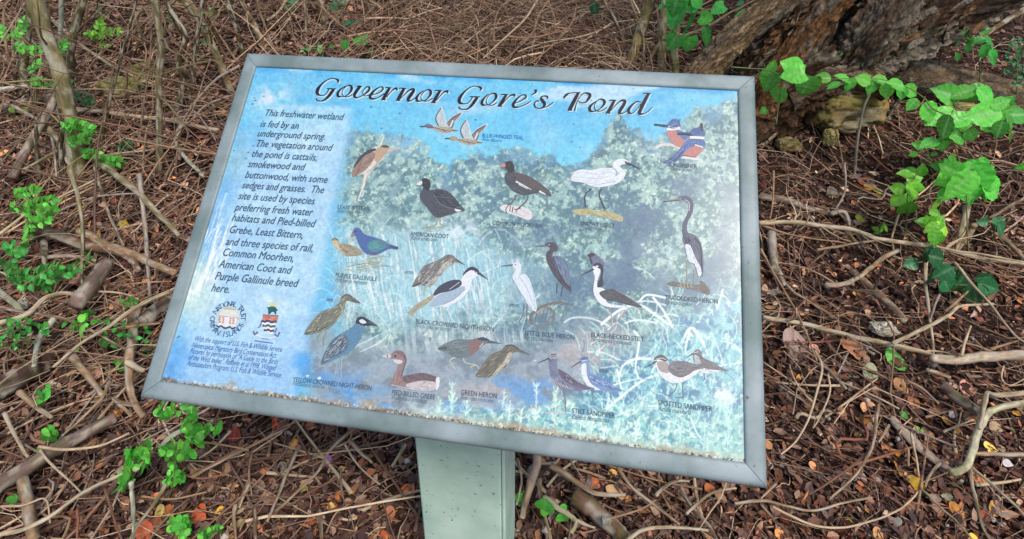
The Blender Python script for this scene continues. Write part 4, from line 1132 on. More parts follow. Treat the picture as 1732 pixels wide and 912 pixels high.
plant(Z7, (1040, 400), 'big ribbed fan-like leaf cluster right of centre at the edge', [(960, 60, 170, 200), (1000, 90, 200, 230), (1050, 80, 220, 265), (1110, 80, 200, 300), (1150, 110, 130, 320),
      (1080, 40, 200, 20), (960, 20, 120, 160), (1140, 60, 150, 340), (930, 130, 100, 220)], [[(1040, 400), (1035, 250), (1030, 60)]], G1, 'ovate', dY=-0.1, name='broadleaf_plant', facing=0.6, vein=1.6,
      wscale=1.2, stemw=3)
plant(Z7, (760, 330), 'bright small-leaved seedling left of the large bright plant', [(750, 40, 80, 160), (715, 105, 80, 170), (715, 160, 85, 220), (765, 160, 75, 280), (740, 200, 70, 240), (790, 120, 90, 330),
      (800, 60, 85, 20), (780, 195, 65, 270), (830, 20, 60, 70), (820, 100, 60, 350)], [[(760, 330), (762, 200), (770, 110), (830, -10)], [(770, 110), (700, 100)]], G4, 'ovate', dY=0.0, wscale=1.2)
plant(Z7, (900, 460), 'bright green shoot below the ribbed leaf cluster', [(835, 258, 80, 175), (870, 285, 80, 210), (905, 255, 90, 60), (925, 290, 90, 340), (890, 330, 90, 260), (905, 345, 70, 280), (870, 255, 70, 120),
      (900, 170, 60, 30), (890, 215, 60, 330)], [[(900, 460), (890, 330), (890, 250), (930, 160)]], G4, 'ovate', dY=-0.02, wscale=1.1)
plant(Z7, (640, 320), 'tiny yellow-green seedling on the long pale branch', [(615, 285, 40, 150), (640, 300, 45, 240), (655, 270, 40, 60), (622, 305, 40, 200), (668, 290, 40, 330)], [[(640, 320), (640, 280)]], G4, 'ovate', dY=-0.05)
plant(Z7, (960, 640), 'dark green low seedling under the long pale branch', [(780, 448, 70, 200), (858, 410, 80, 280), (905, 420, 95, 330), (870, 500, 95, 262), (925, 490, 110, 215), (975, 500, 95, 330),
      (1005, 530, 110, 40), (1075, 590, 115, 275), (1135, 552, 110, 350), (1115, 510, 95, 5), (940, 540, 80, 290)], [[(960, 640), (950, 540), (890, 450)], [(950, 540), (1080, 545)]], G3, 'ovate', dY=0.0,
      wscale=1.3, vein=1.35)
plant(Z7, (1160, 330), 'small dark seedling at the right edge below the big leaves', [(1100, 258, 60, 190), (1125, 245, 55, 60), (1150, 285, 70, 260), (1185, 250, 70, 20), (1190, 295, 75, 300), (1170, 270, 60, 330)],
      [[(1160, 330), (1150, 270)]], G5, 'ovate', dY=-0.05, wscale=1.2)
plant(Z6, (1290, 520), 'leafy green spray in front of the grey fallen log', scatter(1230, 150, 120, 70, 16, 85, 31, 250) + [(1285, 210, 90, 190), (1345, 215, 80, 340), (1325, 270, 85, 270), (1365, 300, 90, 290),
      (1185, 300, 60, 270), (1240, 255, 60, 280), (1210, 160, 100, 260), (1300, 100, 90, 60)], [[(1290, 520), (1300, 380), (1270, 220), (1180, 130)], [(1300, 380), (1360, 260)]], G2, 'ovate', dY=-0.12, facing=0.4)
plant(Z6, (1490, 520), 'feathery blue-green foliage at the upper right edge', scatter(1490, 320, 60, 110, 90, 34, 33), [[(1490, 520), (1490, 300), (1470, 220)]], G5, 'ovate', dY=-0.2, jit=0.06)
plant(Z6, (700, 420), 'dark leaf and pale twin leaf on the bark of the big tree', [(690, 200, 95, 200), (745, 175, 95, 20), (715, 215, 70, 80), (710, 225, 60, 260)], [[(700, 420), (720, 300), (710, 200)]], G5, 'ovate', dY=-0.55)
plant(Z6, (560, 420), 'small yellowish fern-like sprout at the base of the big tree', pinnate([(545, 350), (545, 300), (560, 280)], 4, 34) + pinnate([(560, 290), (620, 280)], 4, 26), [[(560, 420), (545, 350)]], G4, 'ovate', dY=-0.45)
plant(Z6, (620, 430), 'mossy blue-green tuft at the base of the big tree', scatter(600, 370, 55, 22, 40, 22, 35), [[(620, 430), (600, 370)]], G5, 'round', dY=-0.4)
plant(Z6, (130, 260), 'ragged vine leaves on the left flank of the big tree', [(75, 85, 70, 180), (120, 150, 90, 250), (190, 90, 75, 40), (30, 190, 60, 240), (100, 175, 60, 200), (150, 95, 60, 60)],
      [[(130, 260), (110, 150), (180, 80)]], G4, 'lance', dY=-0.45)
plant(Z6, (30, 60), 'pale leaves in the dark gap left of the big tree', [(60, 20, 60, 200), (70, 80, 80, 185)], [[(30, 60), (60, 40)]], G5, 'ovate', dY=-0.3)
# --- right lower
plant(Z6, (1000, 980), 'small bright leaves at the foot of the large bright plant', [(950, 795, 65, 190), (1040, 815, 60, 300), (1070, 790, 55, 20), (930, 890, 90, 190), (990, 880, 70, 60), (1100, 855, 120, 175),
      (1160, 870, 110, 330), (1130, 830, 60, 110), (1155, 810, 60, 90), (1515, 860, 90, 200)], [[(1000, 980), (990, 880), (1040, 800)]], G1, 'ovate', dY=0.0)
# --- left
fol = pinnate([(60, 200), (110, 150), (120, 110)], 4, 46) + pinnate([(60, 230), (150, 260), (230, 250)], 5, 44) + pinnate([(270, 290), (310, 260), (330, 220)], 4, 44) + pinnate([(180, 380), (160, 340), (200, 330)], 3, 44) \
    + pinnate([(150, 420), (210, 420), (260, 435)], 4, 46) + pinnate([(40, 210), (20, 180), (10, 150)], 3, 40) + pinnate([(300, 430), (350, 420)], 3, 40)
plant(Z1, (180, 560), 'bright green leafy sapling shoot at the upper left', fol, [[(180, 560), (185, 430), (170, 330), (110, 220), (60, 120)], [(170, 330), (270, 290), (330, 230)], [(185, 430), (260, 430)]], G1, 'ovate', dY=-0.25, jit=0.06)
plant(Z1, (495, 300), 'small yellow-green seedling standing behind the pale slanting stick', pinnate([(500, 210), (505, 160), (515, 120)], 3, 50) + pinnate([(500, 190), (560, 170), (610, 165)], 4, 40) +
      pinnate([(495, 190), (450, 175)], 3, 40) + pinnate([(500, 240), (540, 235)], 2, 36), [[(495, 300), (500, 200)]], G4, 'ovate', dY=-0.02)
plant(Z1, (380, 860), 'pinnate green seedling in front of the leaning mossy trunk', pinnate([(330, 640), (400, 640), (470, 670)], 6, 52) + pinnate([(340, 745), (400, 720), (450, 715)], 5, 48) +
      pinnate([(360, 690), (330, 650)], 3, 44) + pinnate([(410, 780), (460, 795), (500, 790)], 4, 48), [[(380, 860), (370, 760), (350, 660)]], G1, 'ovate', dY=-0.1)
plant(Z1, (560, 900), 'flat green frond beside the thin pale wand', pinnate([(480, 830), (560, 830), (625, 835)], 7, 50), [[(560, 900), (500, 840)]], G1, 'ovate', dY=-0.05)
plant(Z1, (630, 800), 'dark green sprig near the slender dark stem', pinnate([(600, 770), (635, 755), (660, 740)], 4, 44), [[(630, 800), (630, 760)]], G3, 'ovate')
plant(Z1, (460, 560), 'blue-green sprig under the pale slanting stick', pinnate([(380, 490), (440, 500), (480, 545)], 5, 44) + pinnate([(420, 550), (470, 530)], 3, 40), [[(460, 560), (430, 510)]], G5, 'ovate', dY=-0.1)
plant(Z1, (65, 600), 'tiny bright leaf pair by the slim drooping branch', [(62, 560, 44, 90, 'round'), (120, 560, 40, 20), (150, 555, 40, 60)], [[(65, 600), (90, 570)]], G4)
plant(Z1, (350, 880), 'small leaves at the foot of the bent olive branch', [(310, 880, 50, 190), (330, 870, 45, 30), (350, 885, 40, 330)], [[(350, 900), (330, 875)]], G3)
plant(Z1, (880, 140), 'dull green leaf cluster at the top between saplings', scatter(890, 110, 26, 16, 6, 34, 40) + scatter(1055, 205, 30, 16, 5, 36, 41) , [[(880, 200), (890, 110)]], G5, 'ovate', dY=-0.05)
plant(Z1, (520, 110), 'blue-green leaves behind the slender dark stem at the top', scatter(515, 65, 34, 24, 7, 46, 42), [[(520, 140), (515, 70)]], G5, 'ovate')
plant(Z1, (1090, 120), 'green shoot beside the olive stem at the top', scatter(1095, 60, 40, 50, 12, 36, 43) , [[(1090, 180), (1095, 60)]], G1, 'lance', dY=-0.05)
b1 = pinnate([(40, 190), (110, 190), (160, 175), (240, 160)], 8, 46) + pinnate([(60, 130), (110, 125), (160, 110)], 5, 42) + pinnate([(90, 210), (180, 210), (250, 205)], 6, 44) + pinnate([(110, 250), (180, 260), (220, 235)], 5, 44) \
    + pinnate([(130, 260), (130, 310), (120, 350)], 4, 46)
plant(Z2, (130, 400), 'bright pinnate seedling at the far left above the thick brown branch', b1, [[(130, 400), (130, 280), (110, 200), (50, 180)], [(130, 280), (240, 220)]], G1, 'ovate', dY=-0.08)
plant(Z2, (30, 540), 'dull green round-leaved shoot at the left edge', scatter(45, 410, 55, 55, 16, 52, 44) , [[(30, 540), (45, 420)]], G2, 'round', dY=-0.1)
plant(Z2, (180, 600), 'dark green pinnate seedling under the thick brown branch', pinnate([(20, 500), (90, 500), (180, 490), (260, 470)], 9, 54) + pinnate([(60, 540), (140, 540), (220, 545)], 7, 54) + pinnate([(200, 520), (280, 490), (330, 480)], 5, 52),
      [[(180, 600), (150, 540), (60, 510)], [(150, 540), (300, 490)]], G2, 'ovate', dY=-0.06)
plant(Z2, (370, 480), 'small green sprig behind the short broken log', pinnate([(355, 450), (380, 435), (405, 425)], 3, 40), [[(370, 480), (365, 445)]], G1, 'ovate')
plant(Z2, (100, 900), 'leafy green clump at the left edge under the bleached branch', scatter(60, 760, 70, 60, 26, 46, 45) + scatter(160, 740, 50, 50, 16, 44, 46), [[(100, 900), (70, 780)], [(100, 900), (150, 750)]], G2, 'ovate', dY=-0.08)
plant(Z2, (400, 780), 'bright rounded leaves in the middle of the left foliage', scatter(390, 720, 50, 36, 14, 52, 47) + [(300, 712, 44, 30), (355, 825, 40, 90)], [[(400, 780), (380, 730)]], G1, 'round', dY=-0.05)
plant(Z2, (560, 830), 'green ground sprig left of the lower frame', scatter(520, 760, 60, 60, 22, 50, 48) + scatter(640, 790, 50, 60, 16, 44, 49), [[(560, 830), (530, 770)], [(560, 830), (630, 790)]], G2, 'ovate', dY=-0.04)
plant(Z2, (600, 650), 'light green sprig above the standing brown log', scatter(590, 622, 38, 18, 9, 44, 50), [[(600, 650), (590, 625)]], G1, 'ovate', dY=-0.04)
plant(Z2, (620, 912), 'green leaves at the base of the left frame', scatter(560, 895, 40, 14, 8, 46, 51), [[(620, 915), (570, 900)]], G1, 'ovate')
plant(Z3, (600, 75), 'three bright leaves beside the tan bent stem', [(590, 35, 48, 120), (605, 60, 44, 300), (710, 40, 50, 80), (580, 55, 38, 200)], [[(600, 80), (600, 50)]], G1, 'round')
plant(Z3, (215, 260), 'bright seedling on the short tan branch at left', [(195, 195, 50, 100), (215, 205, 44, 30), (185, 240, 50, 220), (205, 235, 44, 300), (240, 170, 40, 70)], [[(215, 260), (205, 210)]], G1, 'round')
plant(Z3, (240, 440), 'bright seedling growing over the big brown log', [(225, 385, 50, 120), (265, 390, 48, 30), (240, 415, 52, 250), (228, 430, 44, 200), (250, 365, 40, 80)], [[(240, 445), (245, 390)]], G1, 'round')
plant(Z3, (70, 760), 'tiny bright seedling in the lower left corner', [(60, 715, 40, 120), (78, 715, 40, 60), (60, 740, 44, 230), (80, 740, 40, 320)], [[(70, 765), (70, 725)]], G1, 'round')
plant(Z3, (205, 470), 'yellow-green blade leaf beside the bowed pale twig', [(185, 465, 60, 60, 'lance'), (170, 490, 50, 240, 'lance')], [[(205, 480), (180, 470)]], G4, 'lance')
cl = scatter(820, 275, 34, 26, 9, 56, 61) + scatter(930, 290, 46, 34, 14, 58, 62) + scatter(945, 355, 32, 30, 9, 60, 63) + scatter(980, 400, 45, 40, 14, 62, 64) + scatter(1050, 365, 36, 20, 7, 52, 65) + scatter(890, 480, 48, 34, 12, 58, 66) \
    + scatter(815, 480, 30, 20, 7, 50, 67) + scatter(710, 470, 36, 28, 9, 54, 68) + scatter(690, 520, 46, 44, 16, 60, 69) + scatter(630, 600, 42, 34, 12, 60, 70) + scatter(612, 650, 18, 14, 4, 50, 71) + scatter(850, 560, 22, 20, 5, 54, 72) \
    + scatter(870, 610, 46, 32, 11, 62, 73)
plant(Z3, (840, 700), 'patch of bright round leaves under the lower left frame corner', cl, [[(840, 700), (860, 600), (880, 480), (960, 400), (930, 290)], [(880, 480), (720, 500), (620, 620)], [(960, 400), (1060, 365)]], G1, 'round', dY=-0.02,
      name='clover_patch', cat='ground plant', facing=0.9, vein=1.1, lift=0.06)
plant(Z3, (870, 930), 'bright small-leaved tuft at the bottom of the picture', pinnate([(820, 850), (870, 840), (920, 830)], 4, 46, kind='round') + pinnate([(880, 900), (900, 870), (915, 840)], 4, 46, kind='round') + scatter(900, 890, 34, 26, 8, 44, 74),
      [[(870, 930), (880, 850)]], G1, 'round', facing=0.9)
plant(Z3, (1010, 930), 'fern-like green tuft at the bottom edge', pinnate([(980, 905), (1030, 880), (1085, 860)], 6, 36, kind='ovate') + scatter(1010, 900, 34, 14, 8, 44, 75), [[(1010, 930), (1040, 880)]], G1, 'round', facing=0.9)
plant(ZP, (475, 790), 'small bright clover beside the post', [(460, 725, 46, 120, 'round'), (482, 720, 44, 50, 'round'), (465, 750, 48, 220, 'round'), (480, 745, 40, 320, 'round')], [[(475, 790), (470, 735)]], G1, 'round', facing=0.8)
plant(ZP, (620, 860), 'green leaves peeping beside the elbow-shaped branch', [(580, 780, 50, 120), (655, 775, 46, 40), (650, 820, 50, 280), (575, 765, 36, 60)], [[(620, 860), (600, 790)], [(620, 860), (652, 790)]], G1, 'round', facing=0.8)
plant(Z4, (880, 370), 'ivy-like leaves above the top frame left of the title', [(480, 335, 60, 190), (500, 325, 50, 40), (570, 345, 80, 265), (740, 315, 90, 280), (650, 315, 40, 10), (850, 270, 120, 15), (880, 250, 70, 40), (870, 290, 80, 200), (915, 340, 60, 90),
      (820, 290, 50, 230), (440, 350, 40, 180)], [[(880, 370), (860, 280), (740, 310), (600, 330), (470, 335)]], G2, 'ovate', dY=-0.05)
plant(Z4, (760, 240), 'blue-green leaves in the brush above the title', [(740, 165, 80, 200), (780, 158, 70, 20), (820, 152, 60, 10), (660, 40, 90, 200), (700, 25, 80, 20), (640, 80, 60, 250), (735, 20, 50, 340), (620, 60, 50, 180)],
      [[(760, 240), (740, 160), (680, 50), (640, 20)]], G5, 'ovate', dY=-0.05)
plant(Z4, (370, 120), 'pale blue-green leaves at the top behind the frame corner', [(360, 15, 90, 200), (400, 10, 70, 20), (350, 40, 60, 260), (340, 60, 60, 230)], [[(370, 120), (370, 20)]], G5, 'ovate', dY=-0.05)

# ================================================================== SINGLE DEAD LEAVES
GL = 'loose fallen leaves lying on the litter'
_lf = [900]
def dead(z, x, y, L, ang, col, label, kind='ovate', lift=0.018, wscale=1.5, group=GL, name='fallen_leaf', cat='leaf', faceup=1.0):
    _lf[0] += 1
    r = np.random.default_rng(_lf[0])
    c = topx(z, [(x, y)])[0]; Lp = L / z[2]; a = R(ang)
    e0 = c - 0.5 * Lp * np.array([math.cos(a), -math.sin(a)]); e1 = c + 0.5 * Lp * np.array([math.cos(a), -math.sin(a)])
    P0 = ground_at(e0[0], e0[1], lift); P1 = ground_at(e1[0], e1[1], lift + r.uniform(0, 0.012))
    mb = MB()
    add_leaf(mb, P0, P1 - P0, np.array([r.normal(0, .25), -0.45 + r.normal(0, .2), faceup]), np.linalg.norm(P1 - P0), kind, lin(col), r, 1.12, wscale)
    return tag(mb.build(name, M_DEAD, base=(P0 + P1) / 2), label, cat, group)
YEL, ORG, LIM, GRN, GYL, RDB, CRM, MAR = (224, 176, 60), (206, 110, 56), (168, 196, 96), (150, 200, 110), (152, 146, 136), (140, 66, 50), (206, 180, 150), (120, 50, 56)
dead(Z3, 712, 880, 90, 20, (214, 104, 60), 'large orange leaf at the bottom edge under the whitish stick', 'round')
dead(Z3, 1080, 785, 60, 200, YEL, 'yellow heart-shaped leaf at the lower left of the board', 'heart', wscale=1.2)
dead(Z3, 845, 797, 46, 40, YEL, 'small yellow leaf above the bright small-leaved tuft')
dead(Z3, 790, 775, 46, 0, (176, 150, 84), 'olive-yellow rounded leaf beside the whitish stick', 'round')
dead(Z3, 770, 825, 80, 70, (134, 62, 44), 'dark red-brown leaf beside the olive-yellow one')
dead(Z3, 1160, 390, 90, 75, (148, 54, 46), 'dark red leaf hanging under the lower left frame', 'lance', faceup=0.3)
dead(Z3, 510, 145, 44, 10, (196, 124, 64), 'orange leaf beside the tan bent stem')
dead(Z3, 480, 245, 40, 200, (196, 164, 82), 'yellowish leaf left of the tan bent stem')
dead(Z3, 985, 790, 66, 320, (196, 104, 60), 'orange-brown leaf left of the yellow heart-shaped one')
dead(Z3, 1045, 660, 40, 80, (206, 160, 132), 'pinkish tan leaf below the bowl of round leaves')
dead(Z3, 1115, 570, 44, 0, (160, 120, 90), 'tan round leaf under the lower left frame', 'round')
dead(Z2, 565, 265, 50, 70, (220, 200, 70), 'upright yellow leaf on the left floor beyond the tan branch', faceup=0.2)
dead(Z2, 205, 825, 36, 60, (218, 176, 80), 'small yellow leaf in the left foliage')
dead(Z2, 640, 330, 28, 80, (216, 176, 110), 'pale yellow leaf beside the upright grey stick')
dead(Z8, 778, 27, 92, 8, (128, 204, 92), 'fresh green fallen leaf right of the board', 'ovate', wscale=1.9)
dead(Z8, 655, 88, 92, 340, (150, 160, 128), 'grey-green fallen leaf below the fresh green one', 'ovate', wscale=2.0)
dead(Z7, 268, 825, 112, 15, (152, 134, 128), 'big round grey leaf beside the right frame', 'round')
dead(Z7, 655, 738, 115, 5, (208, 202, 178), 'whitish fallen leaf right of the board', 'ovate', wscale=1.0)
dead(Z7, 522, 835, 100, 300, (188, 136, 100), 'tan leaf slanting beside the long sagging branch', 'ovate', wscale=1.2)
dead(Z7, 545, 575, 62, 330, LIM, 'lime green leaf by the straight brown log end', wscale=1.2)
dead(Z7, 633, 122, 52, 330, (206, 190, 60), 'yellow leaf in the dark litter under the yellow stone')
dead(Z7, 548, 238, 34, 80, (170, 170, 70), 'yellow-green leaf standing behind the long pale branch', faceup=0.2)
dead(Z8, 880, 630, 62, 30, (232, 190, 50), 'bright yellow leaf at the end of the pale rod', 'heart', wscale=1.2)
dead(Z8, 545, 827, 34, 0, (240, 196, 40), 'small bright yellow leaf inside the smile-shaped twig')
dead(Z8, 1080, 375, 32, 0, (222, 172, 90), 'round amber leaf above the greenish pale root', 'round')
dead(Z8, 1030, 328, 36, 90, (206, 140, 70), 'round orange leaf left of the round amber one', 'round')
dead(Z8, 815, 297, 30, 40, (96, 196, 70), 'curled bright green leaf scrap at the tip of the bark strip', 'round')
dead(Z8, 893, 370, 26, 80, (120, 180, 60), 'tiny green leaf scrap beside the bark strip', 'round')
dead(Z8, 1027, 705, 56, 320, (138, 150, 116), 'olive grey leaf left of the trailing root', 'round')
dead(Z8, 1082, 765, 70, 30, (216, 138, 62), 'bright orange leaf below the olive grey one')
dead(Z8, 1187, 618, 66, 300, (210, 138, 84), 'orange-tan leaf in the fork of the roots')
dead(Z8, 778, 482, 40, 310, (206, 150, 50), 'mustard leaf at the lower edge of the bark strip')
dead(Z8, 692, 885, 60, 20, (196, 160, 116), 'tan leaf at the bottom edge lower right')
dead(Z8, 1247, 465, 44, 60, (236, 190, 92), 'yellow-orange leaf on the straight tan stick', 'round')
dead(Z8, 1270, 365, 70, 350, (160, 148, 128), 'grey-tan round leaf right of the greenish pale root', 'round')
dead(Z8, 1300, 770, 66, 80, (158, 142, 126), 'grey leaf between the lower right roots', 'ovate')
dead(Z8, 1375, 290, 50, 340, (222, 160, 60), 'amber leaf at the right edge')
dead(Z8, 870, 235, 60, 30, (200, 128, 82), 'orange-brown leaf above the bark strip')
dead(Z8, 800, 150, 70, 60, (196, 150, 116), 'curled tan leaf below the fresh green one')
dead(Z8, 512, 280, 44, 60, (196, 136, 92), 'tan pointed leaf above the dark litter patch')
dead(Z8, 655, 245, 44, 350, (214, 150, 112), 'peach-coloured leaf at the top of the forked twig')
dead(Z8, 465, 95, 56, 350, (186, 138, 88), 'tan leaf right of the snaking pale tendril')
dead(Z8, 612, 330, 46, 300, (214, 138, 72), 'orange leaf left of the forked twig')
dead(Z8, 600, 188, 36, 0, (150, 44, 56), 'crimson leaf above the forked twig')
dead(Z8, 365, 545, 40, 60, (196, 146, 100), 'tan leaf right of the lower frame corner')
dead(Z8, 200, 885, 46, 30, (186, 140, 80), 'dull gold leaf at the bottom edge under the frame corner')
dead(Z8, 1160, 905, 50, 0, (238, 190, 60), 'bright yellow leaf at the bottom right edge')
dead(Z8, 785, 825, 44, 340, (170, 160, 148), 'pale grey leaf at the right end of the smile-shaped twig', 'round')
dead(Z8, 1330, 538, 60, 340, (206, 204, 208), 'silvery leaf under the straight tan stick')
dead(Z8, 1060, 300, 50, 0, (196, 192, 192), 'white-grey leaf scrap above the greenish pale root')
dead(Z8, 1325, 395, 40, 40, MAR, 'maroon leaf beside the grey-tan round one')
dead(ZP, 880, 700, 56, 80, (190, 158, 116), 'folded tan leaf on the tan branch right of the post', 'heart')
dead(ZP, 1298, 690, 50, 20, (204, 108, 56), 'orange leaf under the lower right of the board')
dead(ZP, 1490, 660, 44, 350, (206, 128, 80), 'orange leaf scrap near the lower right frame corner')
dead(ZN, 655, 400, 60, 330, (198, 92, 56), 'orange-red leaf peeking under the lower frame')
dead(ZN, 790, 415, 50, 20, (192, 110, 70), 'rust leaf under the middle of the lower frame')
dead(ZN, 930, 605, 36, 30, (206, 170, 110), 'pale gold leaf left of the post')
dead(ZN, 975, 695, 44, 280, (198, 134, 84), 'tan-orange leaf left of the post in the gravel')
dead(ZN, 920, 715, 56, 80, (204, 124, 58), 'upright orange leaf left of the post')
dead(ZN, 800, 822, 56, 90, (196, 96, 60), 'rust-orange leaf at the bottom left of the post')
dead(ZN, 1115, 900, 46, 0, (214, 96, 44), 'vivid orange leaf at the bottom edge by the post')
dead(ZN, 1140, 800, 50, 20, (160, 104, 72), 'brown round leaf beside the post foot', 'round')
dead(ZN, 485, 842, 44, 60, (176, 146, 104), 'dull tan leaf beside the stubby tan peg', 'round')
dead(ZN, 760, 688, 40, 0, (206, 180, 90), 'dull yellow leaf under the middle of the board')
dead(ZN, 882, 770, 40, 10, (206, 176, 100), 'straw-yellow leaf in the gravel left of the post')
dead(ZN, 868, 568, 30, 0, (170, 110, 214), 'small purple fallen petal left of the post', 'round', name='fallen_petal', cat='petal')

# ---- more individual twigs and leaves, each with its own look and neighbour
MARKS = [('right of the post', 905, 800), ('by the chunky log', 1010, 830), ('under the right half of the board', 1120, 810), ('near the dark litter patch', 1420, 720),
         ('near the bark strip', 1530, 760), ('near the forked root', 1610, 700), ('in the bottom right corner', 1660, 860), ('under the sagging branch', 1400, 610),
         ('near the big grey leaf', 1330, 560), ('beyond the long pale branch', 1480, 340), ('by the right edge of the board', 1330, 450), ('below the yellow stone', 1430, 270),
         ('left of the post', 640, 840), ('under the left half of the board', 480, 760), ('in the bottom left corner', 90, 860), ('near the big brown log', 150, 720),
         ('near the round-leaved patch', 290, 840), ('beside the tan bent stem', 190, 640), ('near the short broken log', 150, 520), ('near the tan branch', 230, 400),
         ('near the mossy stones', 230, 190), ('near the long pale stick', 260, 250), ('behind the upper left frame', 330, 130), ('behind the top frame', 760, 55),
         ('at top centre', 900, 40), ('near the pale wand', 220, 300)]
COLS = [('tan', TAN), ('pale', PALE), ('brown', BRN), ('grey', GRY), ('dark', DRK), ('rusty', RED)]
SHAP = ['straight', 'bowed', 'crooked', 'forked']
def more_twigs():
    r = np.random.default_rng(77)
    used = set(); n = 0
    while n < 125:
        mk = MARKS[r.integers(len(MARKS))]; ci = r.choice(6, p=[.3, .25, .18, .12, .07, .08]); sh = SHAP[r.integers(4)]
        key = (mk[0], ci, sh)
        if key in used: continue
        used.add(key)
        cx, cy = mk[1] + r.normal(0, 48), mk[2] + r.normal(0, 26)
        g = ground_at(cx, cy)
        if g[1] > 6: continue
        L = r.uniform(0.10, 0.34); w = r.uniform(0.0024, 0.0058)
        a = r.uniform(0, 3.14); K = 12
        t = np.linspace(-.5, .5, K)
        off = {'straight': 0 * t, 'bowed': 0.22 * (0.25 - t * t) * 2, 'crooked': 0.07 * np.sign(np.sin(t * 13)) * np.abs(np.sin(t * 13)), 'forked': 0.05 * t}[sh] * L
        X = g[0] + math.cos(a) * t * L - math.sin(a) * off; Y = g[1] + math.sin(a) * t * L + math.cos(a) * off
        lz = 0.012 + r.uniform(0, 0.03) + r.normal(0, 0.03) * t
        P = np.stack([X, Y, terrain(X, Y) + np.maximum(lz, 0.008)], -1)
        mb = MB(); tube(mb, P, np.linspace(w, w * 0.5, K), lin(COLS[ci][1]), 6, 0.15, 2000 + n, 0.2)
        if sh == 'forked':
            sg = r.choice([-1, 1]); b = a + sg * 0.6; s0 = P[5]
            q = np.linspace(0, L * 0.5, 6)
            X2, Y2 = s0[0] + math.cos(b) * q, s0[1] + math.sin(b) * q
            tube(mb, np.stack([X2, Y2, np.maximum(terrain(X2, Y2) + 0.008, s0[2] + q * 0.1)], -1), np.linspace(w * 0.7, w * 0.35, 6), lin(COLS[ci][1]), 5, 0.1, 3000 + n)
        tag(mb.build('fallen_twig', M_BARK, base=P[K // 2]), '%s %s twig lying on the litter %s' % (sh, COLS[ci][0], mk[0]), 'twig', 'short twigs lying on the leaf litter')
        n += 1
more_twigs()
LCOL = [('orange', (204, 116, 66)), ('tan', (190, 150, 112)), ('rust-red', (150, 74, 54)), ('ochre', (198, 150, 80)), ('grey', (150, 138, 128)), ('dark brown', (96, 66, 54)), ('pinkish', (188, 140, 124))]
LSH = [('narrow', 'lance', 1.3), ('round', 'round', 1.0), ('pointed', 'ovate', 1.5)]
def more_leaves():
    r = np.random.default_rng(78)
    used = set(); n = 0
    mk2 = [m for m in MARKS if m[2] > 300]
    while n < 130:
        mk = mk2[r.integers(len(mk2))]; ci = r.integers(len(LCOL)); sh = LSH[r.integers(3)]
        key = (mk[0], ci, sh[0])
        if key in used: continue
        used.add(key)
        cx, cy = mk[1] + r.normal(0, 55), mk[2] + r.normal(0, 34)
        dead((0, 0, 1), cx, cy, r.uniform(11, 22) * (0.6 + cy / 1600), r.uniform(0, 360), LCOL[ci][1], '%s %s dead leaf %s' % (sh[0], LCOL[ci][0], mk[0]), sh[1], 0.012, sh[2],
             faceup=r.uniform(0.5, 1.4), group='small dead leaves on top of the litter')
        n += 1
more_leaves()
# ================================================================== THE BOARD
PSI, TAU = -0.1649314, 0.7847869
PC = EYE + np.array([-0.0920772, 0.8707145, -0.5355391])
PW, PH = 0.9964076, 0.66
BS, BT, BB = 0.0310, 0.0326, 0.0298
pu = np.array([math.cos(PSI), math.sin(PSI), 0.0])
pback = np.array([-math.sin(PSI), math.cos(PSI), 0.0])
pv = pback * math.cos(TAU) + np.array([0, 0, math.sin(TAU)])
pn = np.cross(pu, pv)                       # towards the reader
REC = 0.0045                                # the print sits this far behind the frame's face
P0 = PC - pn * REC

def on_panel(px, py, h=0.0):
    d = ray(px, py)
    t = ((P0 - EYE) @ pn) / (d @ pn)
    return EYE + d * t[..., None] + pn * np.asarray(h, float)[..., None]

def panel_uv(px, py):
    q = on_panel(px, py) - P0
    return q @ pu, q @ pv

def uv_point(u, v, h=0.0):
    u, v, h = np.broadcast_arrays(np.asarray(u, float), np.asarray(v, float), np.asarray(h, float))
    return P0 + u[..., None] * pu + v[..., None] * pv + h[..., None] * pn

def project(P):
    q = P - EYE
    dz = q[..., 1] * cp - q[..., 2] * sp
    return CX + F_PX * q[..., 0] / dz, CY - F_PX * (q[..., 1] * sp + q[..., 2] * cp) / dz

# post position from the frame's lower edge
def on_back_plane(px, py, q):
    """point on the vertical plane parallel to the board's long axis, q metres behind its centre"""
    d = ray(px, py); nn = pback
    t = ((PC + pback * q - EYE) @ nn) / (d @ nn)
    return EYE + d * t[..., None]
QF = -0.055
e0 = (on_back_plane(703, 760, QF) - PC) @ pu
e1 = (on_back_plane(847.7, 790, QF) - PC) @ pu
UM = (e0 + e1) / 2; PWD = e1 - e0; PDP = 0.135
foot_xy = PC + pu * UM + pback * (QF + PDP / 2)
gz = float(terrain(foot_xy[0], foot_xy[1]))
board = empty('information_board', (foot_xy[0], foot_xy[1], gz), 'grey framed wetland bird board with blue printed panel on pale green post', 'information board')

def box_uq(mb, u0, u1, q0, q1, zb, ztop, bev=0.004):
    """upright box with bevelled vertical edges; ztop(q) gives the sloping top"""
    ring = [(u0 + bev, q0), (u1 - bev, q0), (u1, q0 + bev), (u1, q1 - bev), (u1 - bev, q1), (u0 + bev, q1), (u0, q1 - bev), (u0, q0 + bev)]
    nz = 14
    V = []
    for k in range(nz):
        for u, q in ring:
            zt = ztop(q); z = zb + (zt - zb) * k / (nz - 1)
            V.append(PC * [1, 1, 0] + pu * u + pback * q + np.array([0, 0, z]))
    F = [(k * 8 + j, k * 8 + (j + 1) % 8, (k + 1) * 8 + (j + 1) % 8, (k + 1) * 8 + j) for k in range(nz - 1) for j in range(8)]
    mb.add(V, [np.array(F), np.arange(8)[None, ::-1], ((nz - 1) * 8 + np.arange(8))[None]], (0.5, 0.5, 0.5))

